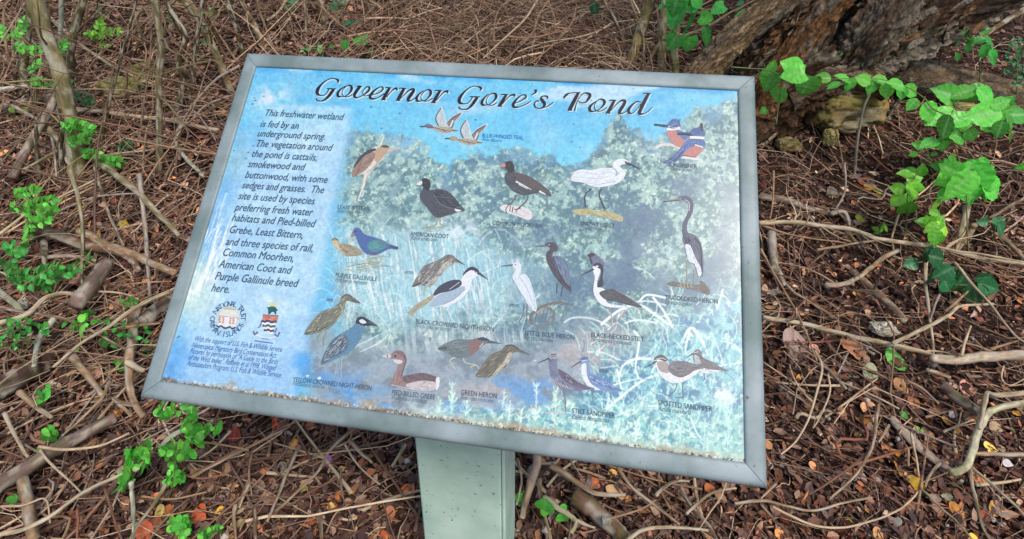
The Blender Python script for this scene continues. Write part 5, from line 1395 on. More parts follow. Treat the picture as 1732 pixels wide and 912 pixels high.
zt = lambda q: PC[2] + q - 0.062
mb = MB(); box_uq(mb, e0, e1 - 0.0012, QF, QF + PDP, gz - 0.25, zt, 0.003)
mb.build('post', M_POST, board, smooth=False)
# side channel: a slightly deeper strip closing the right flank
mb = MB(); box_uq(mb, e1, e1 + 0.007, QF + 0.0025, QF + PDP - 0.004, gz - 0.25, zt, 0.002)
mb.build('side_channel', M_POST, board, smooth=False)
mb = MB()
for zz in (0.60, 0.53):
    p = PC * [1, 1, 0] + pu * (e1 - 0.0006) + pback * (QF - 0.001) + np.array([0, 0, zz])
    a = np.arange(10) / 10 * 6.283
    rim = p + pu * (np.cos(a) * 0.0035)[:, None] + np.array([0, 0, 1.0]) * (np.sin(a) * 0.0035)[:, None]
    mb.add(np.concatenate([rim, rim - pback * 0.002, [p - pback * 0.003]]), [np.array([(j, (j + 1) % 10, 10 + (j + 1) % 10, 10 + j) for j in range(10)]),
           np.array([(10 + j, 10 + (j + 1) % 10, 20) for j in range(10)])], lin((70, 60, 48)))
mb.build('rivets', M_BACK, board)
# mounting bracket and back sheet
def slab(mb, u0, u1, v0, v1, h0, h1):
    c = [(u0, v0), (u1, v0), (u1, v1), (u0, v1)]
    V = [uv_point(u, v, h0) for u, v in c] + [uv_point(u, v, h1) for u, v in c]
    mb.add(V, [np.array([(3, 2, 1, 0), (4, 5, 6, 7), (0, 1, 5, 4), (1, 2, 6, 5), (2, 3, 7, 6), (3, 0, 4, 7)])], (0.5, 0.5, 0.5))
mb = MB(); slab(mb, -PW / 2 + .006, PW / 2 - .006, -PH / 2 + .006, PH / 2 - .006, -0.026, -0.006)
mb.build('back_sheet', M_BACK, board, smooth=False)
mb = MB(); slab(mb, UM - 0.11, UM + 0.11, -0.17, 0.17, -0.046, -0.0265)
mb.build('bracket', M_BACK, board, smooth=False)

# frame: four mitred rails
def rail(side):
    bw = {'b': BB, 't': BT, 'l': BS, 'r': BS}[side]
    other = {'b': (BS, BS), 't': (BS, BS), 'l': (BB, BT), 'r': (BB, BT)}[side]
    prof = [(0.0, -0.034), (0.0, -0.0105), (0.0011, -0.0062), (0.0032, -0.0026), (0.0066, -0.0006), (0.0100, 0.0), (bw * 0.5, 0.0004), (bw - 0.0042, 0.0), (bw - 0.0014, -0.0008),
            (bw, -0.0026), (bw, -0.0072)]
    N = 46
    gap = 0.00045
    V = []; B = []
    for k in range(N):
        t = k / (N - 1)
        for d, h in prof:
            f = d / bw
            a0, a1 = other[0] * f + gap, other[1] * f + gap
            if side in 'bt':
                u = -PW / 2 + a0 + (PW - a0 - a1) * t
                v = (-PH / 2 + d) if side == 'b' else (PH / 2 - d)
            else:
                v = -PH / 2 + a0 + (PH - a0 - a1) * t
                u = (-PW / 2 + d) if side == 'l' else (PW / 2 - d)
            p = uv_point(u, v, h + REC)
            V.append(p); B.append((u + {'b': 0, 't': 3, 'l': 6, 'r': 9}[side], v, h))
    M = len(prof)
    F = [(k * M + j, (k + 1) * M + j, (k + 1) * M + j + 1, k * M + j + 1) for k in range(N - 1) for j in range(M - 1)]
    if side in 'tr' and side == 't' or side == 'l':
        F = [f[::-1] for f in F]
    F = np.array(F)
    mb = MB(); mb.add(V, [F, np.arange(M)[None], ((N - 1) * M + np.arange(M))[None, ::-1]], (0.5, 0.5, 0.5), B)
    o = mb.build('frame_rail', M_FRAME, board)
    m2 = o.modifiers.new('es', 'EDGE_SPLIT'); m2.split_angle = R(50)
    return o
for s_ in 'btlr':
    rail(s_)

# ------------------------------------------------------------------ the printed background
def polymask(px, py, poly):
    poly = np.asarray(poly, float); ins = np.zeros(px.shape, bool)
    j = len(poly) - 1
    for i in range(len(poly)):
        xi, yi = poly[i]; xj, yj = poly[j]
        c = ((yi > py) != (yj > py)) & (px < (xj - xi) * (py - yi) / (yj - yi + 1e-12) + xi)
        ins ^= c; j = i
    return ins

def paint_background():
    NX, NY = 760, 500
    u = np.linspace(-PW / 2 + BS - .003, PW / 2 - BS + .003, NX); v = np.linspace(-PH / 2 + BB - .003, PH / 2 - BT + .003, NY)
    U, V = np.meshgrid(u, v)
    W3 = uv_point(U, V)
    X, Y = project(W3)
    n1 = fbm(X / 90, Y / 60, s=101, o=5); n2 = fbm(X / 22, Y / 18, s=102, o=4); n3 = fbm(X / 7, Y / 7, s=103, o=3); n4 = fbm(X / 3.2, Y / 3.2, s=104, o=2)
    def mix(C, col, m):
        m = np.clip(m, 0, 1)[..., None]
        return C * (1 - m) + m * np.asarray(col, float)
    # sky
    C = np.zeros(X.shape + (3,)) + np.array([112, 188, 226.])
    top = 112 + (X - 430) * 0.049
    C = mix(C, (92, 172, 226), sstep(.40, .62, n1) * 0.5)
    C = mix(C, (60, 150, 220), sstep(14, 0, Y - top) * sstep(.35, .55, fbm(X / 60, Y / 200, s=110)) * .8)
    C = mix(C, (176, 208, 236), sstep(.50, .68, fbm(X / 110, Y / 34, s=105)) * sstep(95, 25, Y - top) * .9)
    C = mix(C, (196, 216, 238), sstep(1, .2, np.hypot((X - 460) / 46, (Y - 165) / 32)) * sstep(.38, .55, n2 * .5 + n1 * .5) * 1.0)
    C = mix(C, (150, 196, 228), sstep(1, .2, np.hypot((X - 925) / 46, (Y - 232) / 40)) * .6)
    C = mix(C, (120, 200, 232), sstep(180, 270, Y) * sstep(560, 760, X) * .5)
    # vegetation outline
    ox = [300, 560, 585, 605, 620, 640, 655, 680, 700, 722, 742, 758, 775, 800, 830, 860, 900, 935, 965, 990, 1010, 1028, 1034, 1055, 1078, 1092, 1105, 1125, 1150, 1180, 1215, 1240, 1270]
    oy = [290, 262, 232, 218, 226, 218, 214, 222, 236, 252, 272, 282, 268, 258, 252, 250, 254, 262, 272, 268, 250, 215, 200, 202, 214, 232, 240, 222, 206, 188, 178, 165, 160]
    line = np.interp(X, ox, oy) + (n2 - .5) * 34 + (n3 - .5) * 22
    veg = sstep(-4, 7, Y - line) * sstep(548, 600, X + (n2 - .5) * 40)
    green = np.zeros_like(C) + np.array([138, 174, 180.])
    green = mix(green, (98, 132, 142), sstep(.46, .56, n2 * .55 + n3 * .45) * .85)
    green = mix(green, (164, 198, 196), sstep(.50, .60, fbm(X / 9, Y / 8, s=120, o=3)) * .8)
    green = mix(green, (88, 122, 124), sstep(.53, .64, n3 * .7 + n4 * .3) * .7)
    green = mix(green, (196, 218, 214), sstep(.64, .76, fbm(X / 4.2, Y / 4.2, s=121, o=2)) * .85)
    green = mix(green, (86, 118, 140), sstep(.50, .57, fbm(X / 26, Y / 20, s=122, o=5) * .45 + n3 * .35 + n4 * .2) * sstep(520, 800, X) * .8)
    for cx, cy, rx, ry, a in [(1075, 388, 32, 46, 1), (1035, 470, 46, 34, .9), (985, 480, 40, 28, .7), (1225, 400, 28, 70, .7), (930, 400, 40, 36, .5), (900, 500, 60, 40, .5), (1120, 490, 70, 36, .8),
                              (960, 560, 90, 44, .65), (1190, 450, 40, 30, .5), (870, 440, 34, 40, .5), (1160, 322, 30, 30, .5), (1200, 480, 40, 40, .7)]:
        green = mix(green, (88, 114, 144), sstep(1.0, .6, np.hypot((X - cx) / rx, (Y - cy) / ry) + (n2 - .5) * 2.0 + (n3 - .5) * 1.1 + (n4 - .5) * .5) * a * .8)
    green = mix(green, (96, 146, 186), .6 * sstep(.50, .62, fbm(X / 16, Y / 16, s=123)) * sstep(20, -2, Y - line - 16) * .9)
    green = mix(green, (120, 176, 222), sstep(1, .3, np.hypot((X - 690) / 52, (Y - 238) / 36)) * sstep(.45, .55, n3) * .8)
    C = mix(C, green.reshape(-1, 3).reshape(C.shape) if False else 0, 0 * veg) * (1 - veg[..., None]) + green * veg[..., None]
    # reeds, pale and streaky, left of centre
    ang = (X - 0.16 * (Y - 480))
    streak = fbm(ang / 3.2, Y / 60, s=130, o=3)
    reed = sstep(1.1, .55, np.hypot((X - 700) / 230, (Y - 470) / 96) + (n2 - .5) * .5) * sstep(552, 600, X)
    rc = np.zeros_like(C) + np.array([156, 204, 222.])
    rc = mix(rc, (120, 168, 190), sstep(.45, .6, streak)); rc = mix(rc, (222, 236, 244), sstep(.56, .68, streak) * .9)
    rc = mix(rc, (134, 148, 162), sstep(1, .4, np.hypot((X - 560) / 40, (Y - 490) / 60)) * .9)
    C = C * (1 - .85 * reed[..., None]) + .85 * reed[..., None] * rc
    C = mix(C, (214, 232, 246), sstep(1, .3, np.hypot((X - 770) / 50, (Y - 385) / 32)) * sstep(.40, .6, n2) * .75)
    # muddy violet water
    mud = sstep(542, 610, Y + (n1 - .5) * 70 + (X - 700) * .02) * sstep(498, 545, X + (n2 - .5) * 26) * sstep(1130, 1000, X + (Y - 600) * .6)
    mc = np.zeros_like(C) + np.array([144, 160, 176.])
    mc = mix(mc, (122, 138, 154), sstep(.45, .62, n2)); mc = mix(mc, (176, 172, 178), sstep(.55, .7, n1) * .7)
    mc = mix(mc, (108, 156, 210), sstep(.52, .62, fbm(X / 46, Y / 38, s=140)) * sstep(610, 660, Y) * .85)
    st2 = fbm((X - .1 * Y) / 3.5, Y / 50, s=141, o=3)
    mc = mix(mc, (226, 228, 234), sstep(.52, .66, st2) * sstep(1, .35, np.hypot((X - 700) / 150, (Y - 558) / 46)) * .95)
    C = C * (1 - mud[..., None]) + mc * mud[..., None]
    C = mix(C, (196, 204, 214), sstep(1, .2, np.hypot((X - 850) / 110, (Y - 568) / 22)) * sstep(.45, .6, st2) * .6)
    C = mix(C, (138, 144, 150), sstep(1, .4, np.hypot((X - 540) / 36, (Y - 560) / 46)) * .6)
    # aqua grasses lower right
    gr = sstep(.0, 1, (X - 1035) / 110 + (Y - 585) / 80 + (n2 - .5) * .9 + (n3 - .5) * .4) * sstep(478, 540, Y + (X - 1150) * .25 + (n2 - .5) * 50)
    gc = np.zeros_like(C) + np.array([128, 190, 208.])
    gc = mix(gc, (88, 136, 172), sstep(.45, .58, n2 * .6 + n3 * .4)); gc = mix(gc, (206, 238, 236), sstep(.57, .7, fbm(X / 6, Y / 9, s=150, o=3)) * .8)
    gc = mix(gc, (226, 236, 240), sstep(1, .3, np.hypot((X - 1225) / 24, (Y - 672) / 22) + (n3 - .5)) * .9)
    C = C * (1 - .9 * gr[..., None]) + .9 * gr[..., None] * gc
    # band of plants along the bottom
    bot = 645 + (X - 270) * .1395
    db = bot - Y
    bx = np.interp(X, [270, 560, 700, 860, 960, 1260], [8, 12, 26, 46, 84, 120])
    bandm = sstep(1.0, .35, db / bx + (n2 - .5) * .9) * sstep(640, 760, X)
    bc = np.zeros_like(C) + np.array([150, 204, 200.])
    bc = mix(bc, (224, 240, 232), sstep(.55, .66, fbm(X / 4.5, Y / 5.5, s=151, o=2)) * .9); bc = mix(bc, (84, 142, 166), sstep(.54, .66, fbm(X / 7, Y / 7, s=152)) * .75)
    bc = mix(bc, (188, 200, 180), sstep(24, 4, db) * .6)
    C = C * (1 - .85 * bandm[..., None]) + .85 * bandm[..., None] * bc
    # text box: a paler veil
    rx = 598 - (Y - 175) * (598 - 503) / (650 - 175)
    lx = 432 - (Y - 112) * .30
    box = sstep(10, -12, X - rx + (n3 - .5) * 8) * sstep(168, 178, Y - (X - 430) * .05) * sstep(8, 60, X - lx - sstep(300, 200, Y) * 10)
    left = sstep(20, -20, X - rx)
    lc = np.zeros_like(C) + np.array([140, 192, 228.])
    lc = mix(lc, (112, 168, 222), sstep(.42, .6, n1) * .7); lc = mix(lc, (184, 214, 214), sstep(1, .3, np.hypot((X - 335) / 60, (Y - 490) / 80)) * .9)
    lc = mix(lc, (226, 234, 240), sstep(.58, .68, fbm((X + .35 * Y) / 9, Y / 46, s=160, o=3)) * sstep(1.2, .4, np.hypot((X - 350) / 60, (Y - 440) / 110)) * .9)
    lc = mix(lc, (92, 154, 220), sstep(540, 640, Y) * .85)
    lc = mix(lc, (140, 190, 206), sstep(1, .3, np.hypot((X - 400) / 40, (Y - 270) / 60)) * .6)
    lm = left * sstep(205, 260, Y + (n2 - .5) * 40)
    C = C * (1 - lm[..., None]) + lc * lm[..., None]
    C = mix(C, (176, 208, 234), box * .62)
    C = mix(C, (188, 220, 240), box * sstep(.5, .65, n2) * .3)
    C = mix(C, (214, 228, 238), sstep(1, .25, np.hypot((X - 480) / 52, (Y - 500) / 40)) * sstep(.4, .6, n2) * .55)
    # vivid blue blots at lower left
    for cx, cy, rx2, ry2, a in [(512, 618, 26, 34, .9), (540, 640, 44, 18, .7), (300, 600, 40, 40, .4), (640, 660, 40, 14, .4), (775, 690, 26, 26, .6), (850, 680, 60, 26, .4), (585, 668, 60, 16, .5)]:
        C = mix(C, (80, 152, 224), .7 * sstep(1, .2, np.hypot((X - cx) / rx2, (Y - cy) / ry2) + (n2 - .5) * .8) * a)
    # painted grass blades
    r = np.random.default_rng(3)
    def stroke(P, w, col, a):
        P = catmull(P, 6)
        x0, x1 = P[:, 0].min() - w - 2, P[:, 0].max() + w + 2; y0, y1 = P[:, 1].min() - w - 2, P[:, 1].max() + w + 2
        sel = (X > x0) & (X < x1) & (Y > y0) & (Y < y1)
        if not sel.any(): return
        xs, ys = X[sel], Y[sel]
        dm = np.full(xs.shape, 1e9)
        for i in range(len(P) - 1):
            a0, b0 = P[i], P[i + 1]; d = b0 - a0; L2 = d @ d + 1e-9
            t = np.clip(((xs - a0[0]) * d[0] + (ys - a0[1]) * d[1]) / L2, 0, 1)
            dm = np.minimum(dm, np.hypot(xs - a0[0] - d[0] * t, ys - a0[1] - d[1] * t))
        m = (sstep(w, w * .3, dm) * a)[..., None]
        C[sel] = C[sel] * (1 - m) + np.asarray(col, float) * m
    DD = lambda pts: topx((840, 360, 4), pts); FF = lambda pts: topx((860, 560, 4), pts)
    Wh = (222, 240, 246)
    for pts, w, a in [(DD([(710, 755), (830, 660), (960, 625), (1060, 680), (1195, 780)]), 2.6, .85), (DD([(830, 700), (930, 610), (1040, 600), (1140, 625)]), 1.6, .6), (DD([(965, 600), (1020, 555), (1140, 575)]), 2, .75),
                      (DD([(1060, 575), (1120, 650), (1195, 775)]), 2.2, .8), (DD([(460, 740), (520, 710), (640, 715), (760, 765)]), 1.8, .55), (DD([(1530, 520), (1510, 590), (1490, 650)]), 1.6, .8),
                      (DD([(1250, 880), (1300, 790), (1340, 790), (1400, 880)]), 2.6, .8), (DD([(930, 370), (1000, 390), (1070, 450)]), 1.6, .4), (DD([(1080, 750), (1140, 690), (1230, 700)]), 1.6, .5),
                      (DD([(870, 745), (960, 725), (1080, 745)]), 2, .6), (DD([(930, 800), (960, 850), (955, 905)]), 1.8, .7), (FF([(850, 0), (885, 60), (860, 240), (880, 320)]), 1.9, .85),
                      (FF([(665, 525), (780, 430), (900, 340), (1010, 295)]), 2.6, .95), (FF([(750, 300), (780, 230), (860, 190), (980, 190)]), 2.4, .9), (FF([(735, 260), (750, 330), (765, 400)]), 1.6, .8),
                      (FF([(540, 140), (650, 150), (745, 195)]), 1.7, .6), (FF([(590, 150), (660, 90)]), 1.3, .5), (FF([(700, 370), (800, 340), (900, 320)]), 1.5, .6), (FF([(620, 250), (740, 235)]), 1.2, .5),
                      (FF([(670, 495), (680, 430)]), 1.5, .7), (FF([(730, 575), (800, 545), (850, 530)]), 1.5, .6), (FF([(1590, 210), (1500, 225), (1400, 240)]), 1.5, .7), (FF([(1190, 160), (1210, 60), (1225, 0)]), 2, .7),
                      (FF([(1260, 0), (1320, 90), (1350, 160)]), 2.2, .7), (FF([(970, 280), (990, 240), (1020, 220)]), 1.7, .8), (FF([(930, 510), (1010, 505)]), 1.6, .8), (FF([(1235, 590), (1270, 680), (1310, 740)]), 1.8, .7),
                      (FF([(900, 180), (960, 150), (1010, 90)]), 1.2, .4), (FF([(1120, 60), (1180, 120), (1250, 200)]), 1.2, .5), (FF([(1380, 20), (1420, 120), (1450, 210)]), 1.3, .5)]:
        stroke(pts, w * 1.25, Wh, min(1, a * 1.3))
    for k in range(430):      # fine blades lower right
        x = r.uniform(980, 1255); y = r.uniform(500, 760)
        if (x - 985) / 90 + (y - 545) / 60 < .6: continue
        L = r.uniform(12, 50); a = r.uniform(.6, 2.5)
        stroke(np.array([(x, y), (x + L * .5 * math.cos(a), y - L * .5 * math.sin(a)), (x + L * math.cos(a + .3), y - L * math.sin(a + .3) * .9)]), r.uniform(.8, 1.6),
               [(222, 242, 244), (190, 232, 232), (84, 136, 172), (150, 220, 214)][r.integers(4)], r.uniform(.3, .85))
    for k in range(190):      # reeds left of centre
        x = r.uniform(560, 900); y = r.uniform(400, 600)
        L = r.uniform(25, 80); a = r.normal(1.5, .45)
        stroke(np.array([(x, y), (x + L * .5 * math.cos(a), y - L * .5 * math.sin(a)), (x + L * math.cos(a + r.normal(0, .4)), y - L * math.sin(a))]), r.uniform(.8, 1.7),
               [(224, 236, 244), (198, 226, 234), (150, 176, 186), (120, 160, 178)][r.integers(4)], r.uniform(.25, .65))
    for k in range(60):
        x = r.uniform(560, 700); y = r.uniform(470, 540); L = r.uniform(20, 60); a = r.uniform(0, 3.1)
        stroke(np.array([(x, y), (x + L * .5 * math.cos(a), y - L * .5 * math.sin(a) - 6), (x + L * math.cos(a), y - L * math.sin(a) * .6)]), r.uniform(.7, 1.3), (216, 232, 238), r.uniform(.3, .6))
    for k in range(34):       # pale streaks left margin
        y = r.uniform(380, 520); x = 430 - (y - 112) * .30 + r.uniform(4, 52); L = r.uniform(20, 60)
        stroke(np.array([(x, y), (x + 6, y - L * .5), (x + 16, y - L)]), r.uniform(1, 2.4), (226, 236, 240), r.uniform(.25, .6))
    # pale mint plants at the bottom
    for px_, py_, h in [(742, 698, 22), (763, 700, 36), (787, 703, 26), (860, 712, 34), (905, 712, 64), (938, 716, 56), (762, 690, 44), (1000, 730, 30), (1042, 738, 28), (850, 690, 30), (980, 740, 34), (1075, 745, 34), (1150, 750, 40),
                        (1190, 760, 50), (1230, 765, 60), (880, 715, 24), (1020, 745, 20), (1110, 750, 26)]:
        cc = [(206, 240, 228), (190, 232, 226), (214, 240, 240)][r.integers(3)]
        stroke(np.array([(px_, py_), (px_ + 2, py_ - h * .5), (px_ + 3, py_ - h)]), 1.5, cc, .8)
        for q in range(int(h / 5)):
            yy = py_ - q * 5 - 3; ww = 9 * (1 - q * 5 / h * .6)
            for sg in (-1, 1):
                if r.random() < .25: continue
                w3 = ww * r.uniform(.5, 1.25)
                stroke(np.array([(px_ + 2, yy), (px_ + 2 + sg * w3 * .6, yy - r.uniform(1, 6)), (px_ + 2 + sg * w3, yy - r.uniform(2, 11))]), r.uniform(.9, 2.0), cc, r.uniform(.4, .9))
    # dirt and lichen along the lower edge
    dirt = sstep(15, 0, db + (n3 - .5) * 16 + (n4 - .5) * 6 + (fbm(X / 26, Y / 26, s=180, o=3) - .45) * 40)
    C = mix(C, (152, 146, 132), dirt * .8)
    C = mix(C, (112, 100, 88), .8 * sstep(5.5, 0, db + (n3 - .5) * 10 + (fbm(X / 40, Y / 40, s=181, o=3) - .45) * 18) * .9)
    C = mix(C, (136, 100, 76), sstep(.64, .72, n3) * sstep(9, 2, db) * .6)
    C = mix(C, (206, 208, 200), sstep(.64, .7, n4) * sstep(14, 4, db) * .8)
    rt = 1248.5 + (Y - 152) * .019
    C = mix(C, (190, 214, 196), sstep(9, 0, rt - X + (n3 - .5) * 10) * sstep(.4, .6, n2) * .6)
    # overall fading and blotches
    C = mix(C, (206, 222, 230), sstep(.55, .75, fbm(X / 50, Y / 44, s=170, o=5)) * .16)
    C = (128 + (C - 128) * 1.10) * np.array([1.02, 1.0, .975])
    C = C * (1 + .14 * (n4 - .5)[..., None] + .12 * (n3 - .5)[..., None])
    for k in range(150):
        x, y = r.uniform(300, 1250), r.uniform(120, 780)
        d = np.hypot((X - x) / r.uniform(.8, 2.2), (Y - y) / r.uniform(.7, 1.4))
        C = mix(C, (52, 78, 96), sstep(1, .4, d) * r.uniform(.3, .9))
    for x, y, a in [(432, 170, 1), (427, 176, 1), (430, 166, .8), (446, 163, .8), (628, 181, 1), (676, 192, .8), (645, 217, 1), (420, 258, 1), (428, 247, .7), (416, 268, .8), (436, 248, .7), (396, 255, .6), (300, 571, 1), (303, 569, .9),
                    (835, 133, .6), (804, 203, 1), (967, 240, .8), (970, 210, .7), (1000, 170, .6), (880, 158, .6)]:
        C = mix(C, (30, 70, 100), sstep(1, .3, np.hypot((X - x) / 2.8, (Y - y) / 1.5)) * a * .85)
    C = np.clip(C, 0, 255)
    # dribbles of grime and a few droppings
    for k in range(16):
        x, y = r.uniform(320, 1240), r.uniform(130, 560); L = r.uniform(20, 90)
        stroke(np.array([(x, y), (x - L * .06, y + L * .5), (x - L * .12, y + L)]), r.uniform(.7, 1.6), (96, 120, 132), r.uniform(.08, .22))
    for x, y, q in [(1105, 262, 3.2), (655, 470, 2.6), (1010, 600, 3), (1180, 545, 2.4), (540, 640, 4), (520, 636, 3), (905, 610, 2.2)]:
        C = mix(C, (236, 240, 242), sstep(1, .5, np.hypot((X - x) / q, (Y - y) / (q * .8)) + (n4 - .5) * .8) * .9)
    C = mix(C, (206, 224, 234), .03 + .07 * sstep(1, .1, np.hypot((X - 700) / 420, (Y - 430) / 260)))  # pale sky glare painted into the print colours, strongest left of centre
    C = mix(C, (204, 228, 236), .12 * sstep(.3, 1, (X - 900) / 380) * sstep(200, 320, Y))  # bluish haze painted in, stronger towards the right
    i = np.arange(NY - 1)[:, None] * NX + np.arange(NX - 1)[None]
    F = np.stack([i, i + 1, i + NX + 1, i + NX], -1).reshape(-1, 4)
    mb = MB()
    mb.add(W3, [F], (lin(C) * 0.94).reshape(-1, 3), np.stack([U, V, 0 * U], -1))
    return tag(mb.build('panel', M_PRINT, board), 'faded blue and green printed panel with bird pictures')
PANEL = paint_background()

# crumbs of dirt and rust along the lower lip
def lip_dirt():
    mb = MB(); r = np.random.default_rng(8)
    for k in range(520):
        u = r.uniform(-PW / 2 + BS, PW / 2 - BS); v = -PH / 2 + BB + abs(r.normal(0, .0016))
        s = r.uniform(.0006, .0022)
        p = uv_point(u, v, .0004 + s * .3)
        q = r.normal(0, 1, (4, 3)); q /= np.linalg.norm(q, axis=1)[:, None]
        mb.add(p + q * s, [np.array([(0, 1, 2), (0, 2, 3), (0, 3, 1), (1, 3, 2)])], lin([(96, 72, 52), (70, 56, 46), (150, 84, 50), (190, 180, 164), (60, 50, 44), (120, 108, 88)][r.integers(6)]))
    mb.build('dirt_crumbs', M_ROCK, PANEL, smooth=False)
lip_dirt()
# ------------------------------------------------------------------ ink on the panel: ribbons, shapes, letters
def ink(c):
    """sun-bleached printing ink"""
    c = np.asarray(c, float); c = c * 0.78 + 0.22 * c.mean()
    return lin(c * 0.89 + 0.11 * np.array([158, 180, 190.])) * 0.9

class Ink:
    def __init__(s, h0=0.00025):
        s.mb = MB(); s.h = h0
    def poly(s, pts, col, m=3, feather=None):
        p = np.asarray(pts, float)
        if m: p = catmull(p, m, True)
        s.h += 0.00006
        V = on_panel(p[:, 0], p[:, 1], np.full(len(p), s.h))
        # orientation towards the reader
        a = np.sum(p[:, 0] * np.roll(p[:, 1], -1) - np.roll(p[:, 0], -1) * p[:, 1])
        idx = np.arange(len(p)) if a < 0 else np.arange(len(p))[::-1]
        s.mb.add(V, [idx[None]], ink(col))
    def ribbon(s, pts, w, col, w1=None, m=5, grow=0.0000015):
        """stroke in photo pixels; pts may carry a width as third value"""
        p = np.asarray(pts, float)
        if p.shape[1] == 2:
            p = np.column_stack([p, np.linspace(w, w if w1 is None else w1, len(p))])
        else:
            p = p * [1, 1, w]
        c = catmull(p, m) if len(p) > 2 else catmull(p, 4)
        d = np.gradient(c[:, :2], axis=0); d /= np.linalg.norm(d, axis=1)[:, None] + 1e-9
        nrm = np.column_stack([-d[:, 1], d[:, 0]]) * (np.maximum(c[:, 2], .25) / 2)[:, None]
        s.h += 0.00006
        K = len(c); h = s.h + np.arange(K) * grow
        A = on_panel(c[:, 0] + nrm[:, 0], c[:, 1] + nrm[:, 1], h); B = on_panel(c[:, 0] - nrm[:, 0], c[:, 1] - nrm[:, 1], h)
        F = np.array([(i, i + 1, K + i + 1, K + i) for i in range(K - 1)])
        s.mb.add(np.concatenate([A, B]), [F], ink(col))
    def streaks(s, poly, n, L, w, cols, ang, seed, spread=12):
        poly = np.asarray(poly, float); r = np.random.default_rng(seed)
        x0, y0 = poly.min(0); x1, y1 = poly.max(0); k = 0; it = 0
        s.h += 0.00006
        while k < n and it < n * 30:
            it += 1
            x, y = r.uniform(x0, x1), r.uniform(y0, y1)
            if not polymask(np.array([x]), np.array([y]), poly)[0]: continue
            a = R(ang + r.normal(0, spread)); l = L * r.uniform(.5, 1.3)
            ex, ey = math.cos(a) * l / 2, -math.sin(a) * l / 2
            if not (polymask(np.array([x - ex, x + ex]), np.array([y - ey, y + ey]), poly).all()): continue
            s.h -= 0.000058
            s.ribbon([(x - ex, y - ey), (x, y + .12 * l), (x + ex, y + ey)], w, cols[r.integers(len(cols))], w * .5, 3)
            k += 1
        s.h += 0.00006
    def done(s, name, label=None):
        o = s.mb.build(name, M_INK, PANEL, smooth=False)
        if label: o['label'] = label
        return o

def zz(o, pts): return topx((o[0], o[1], 4), pts)
A_, B_, C_, D_, E_, F_ = (560, 160), (840, 190), (500, 360), (840, 360), (480, 500), (860, 560)

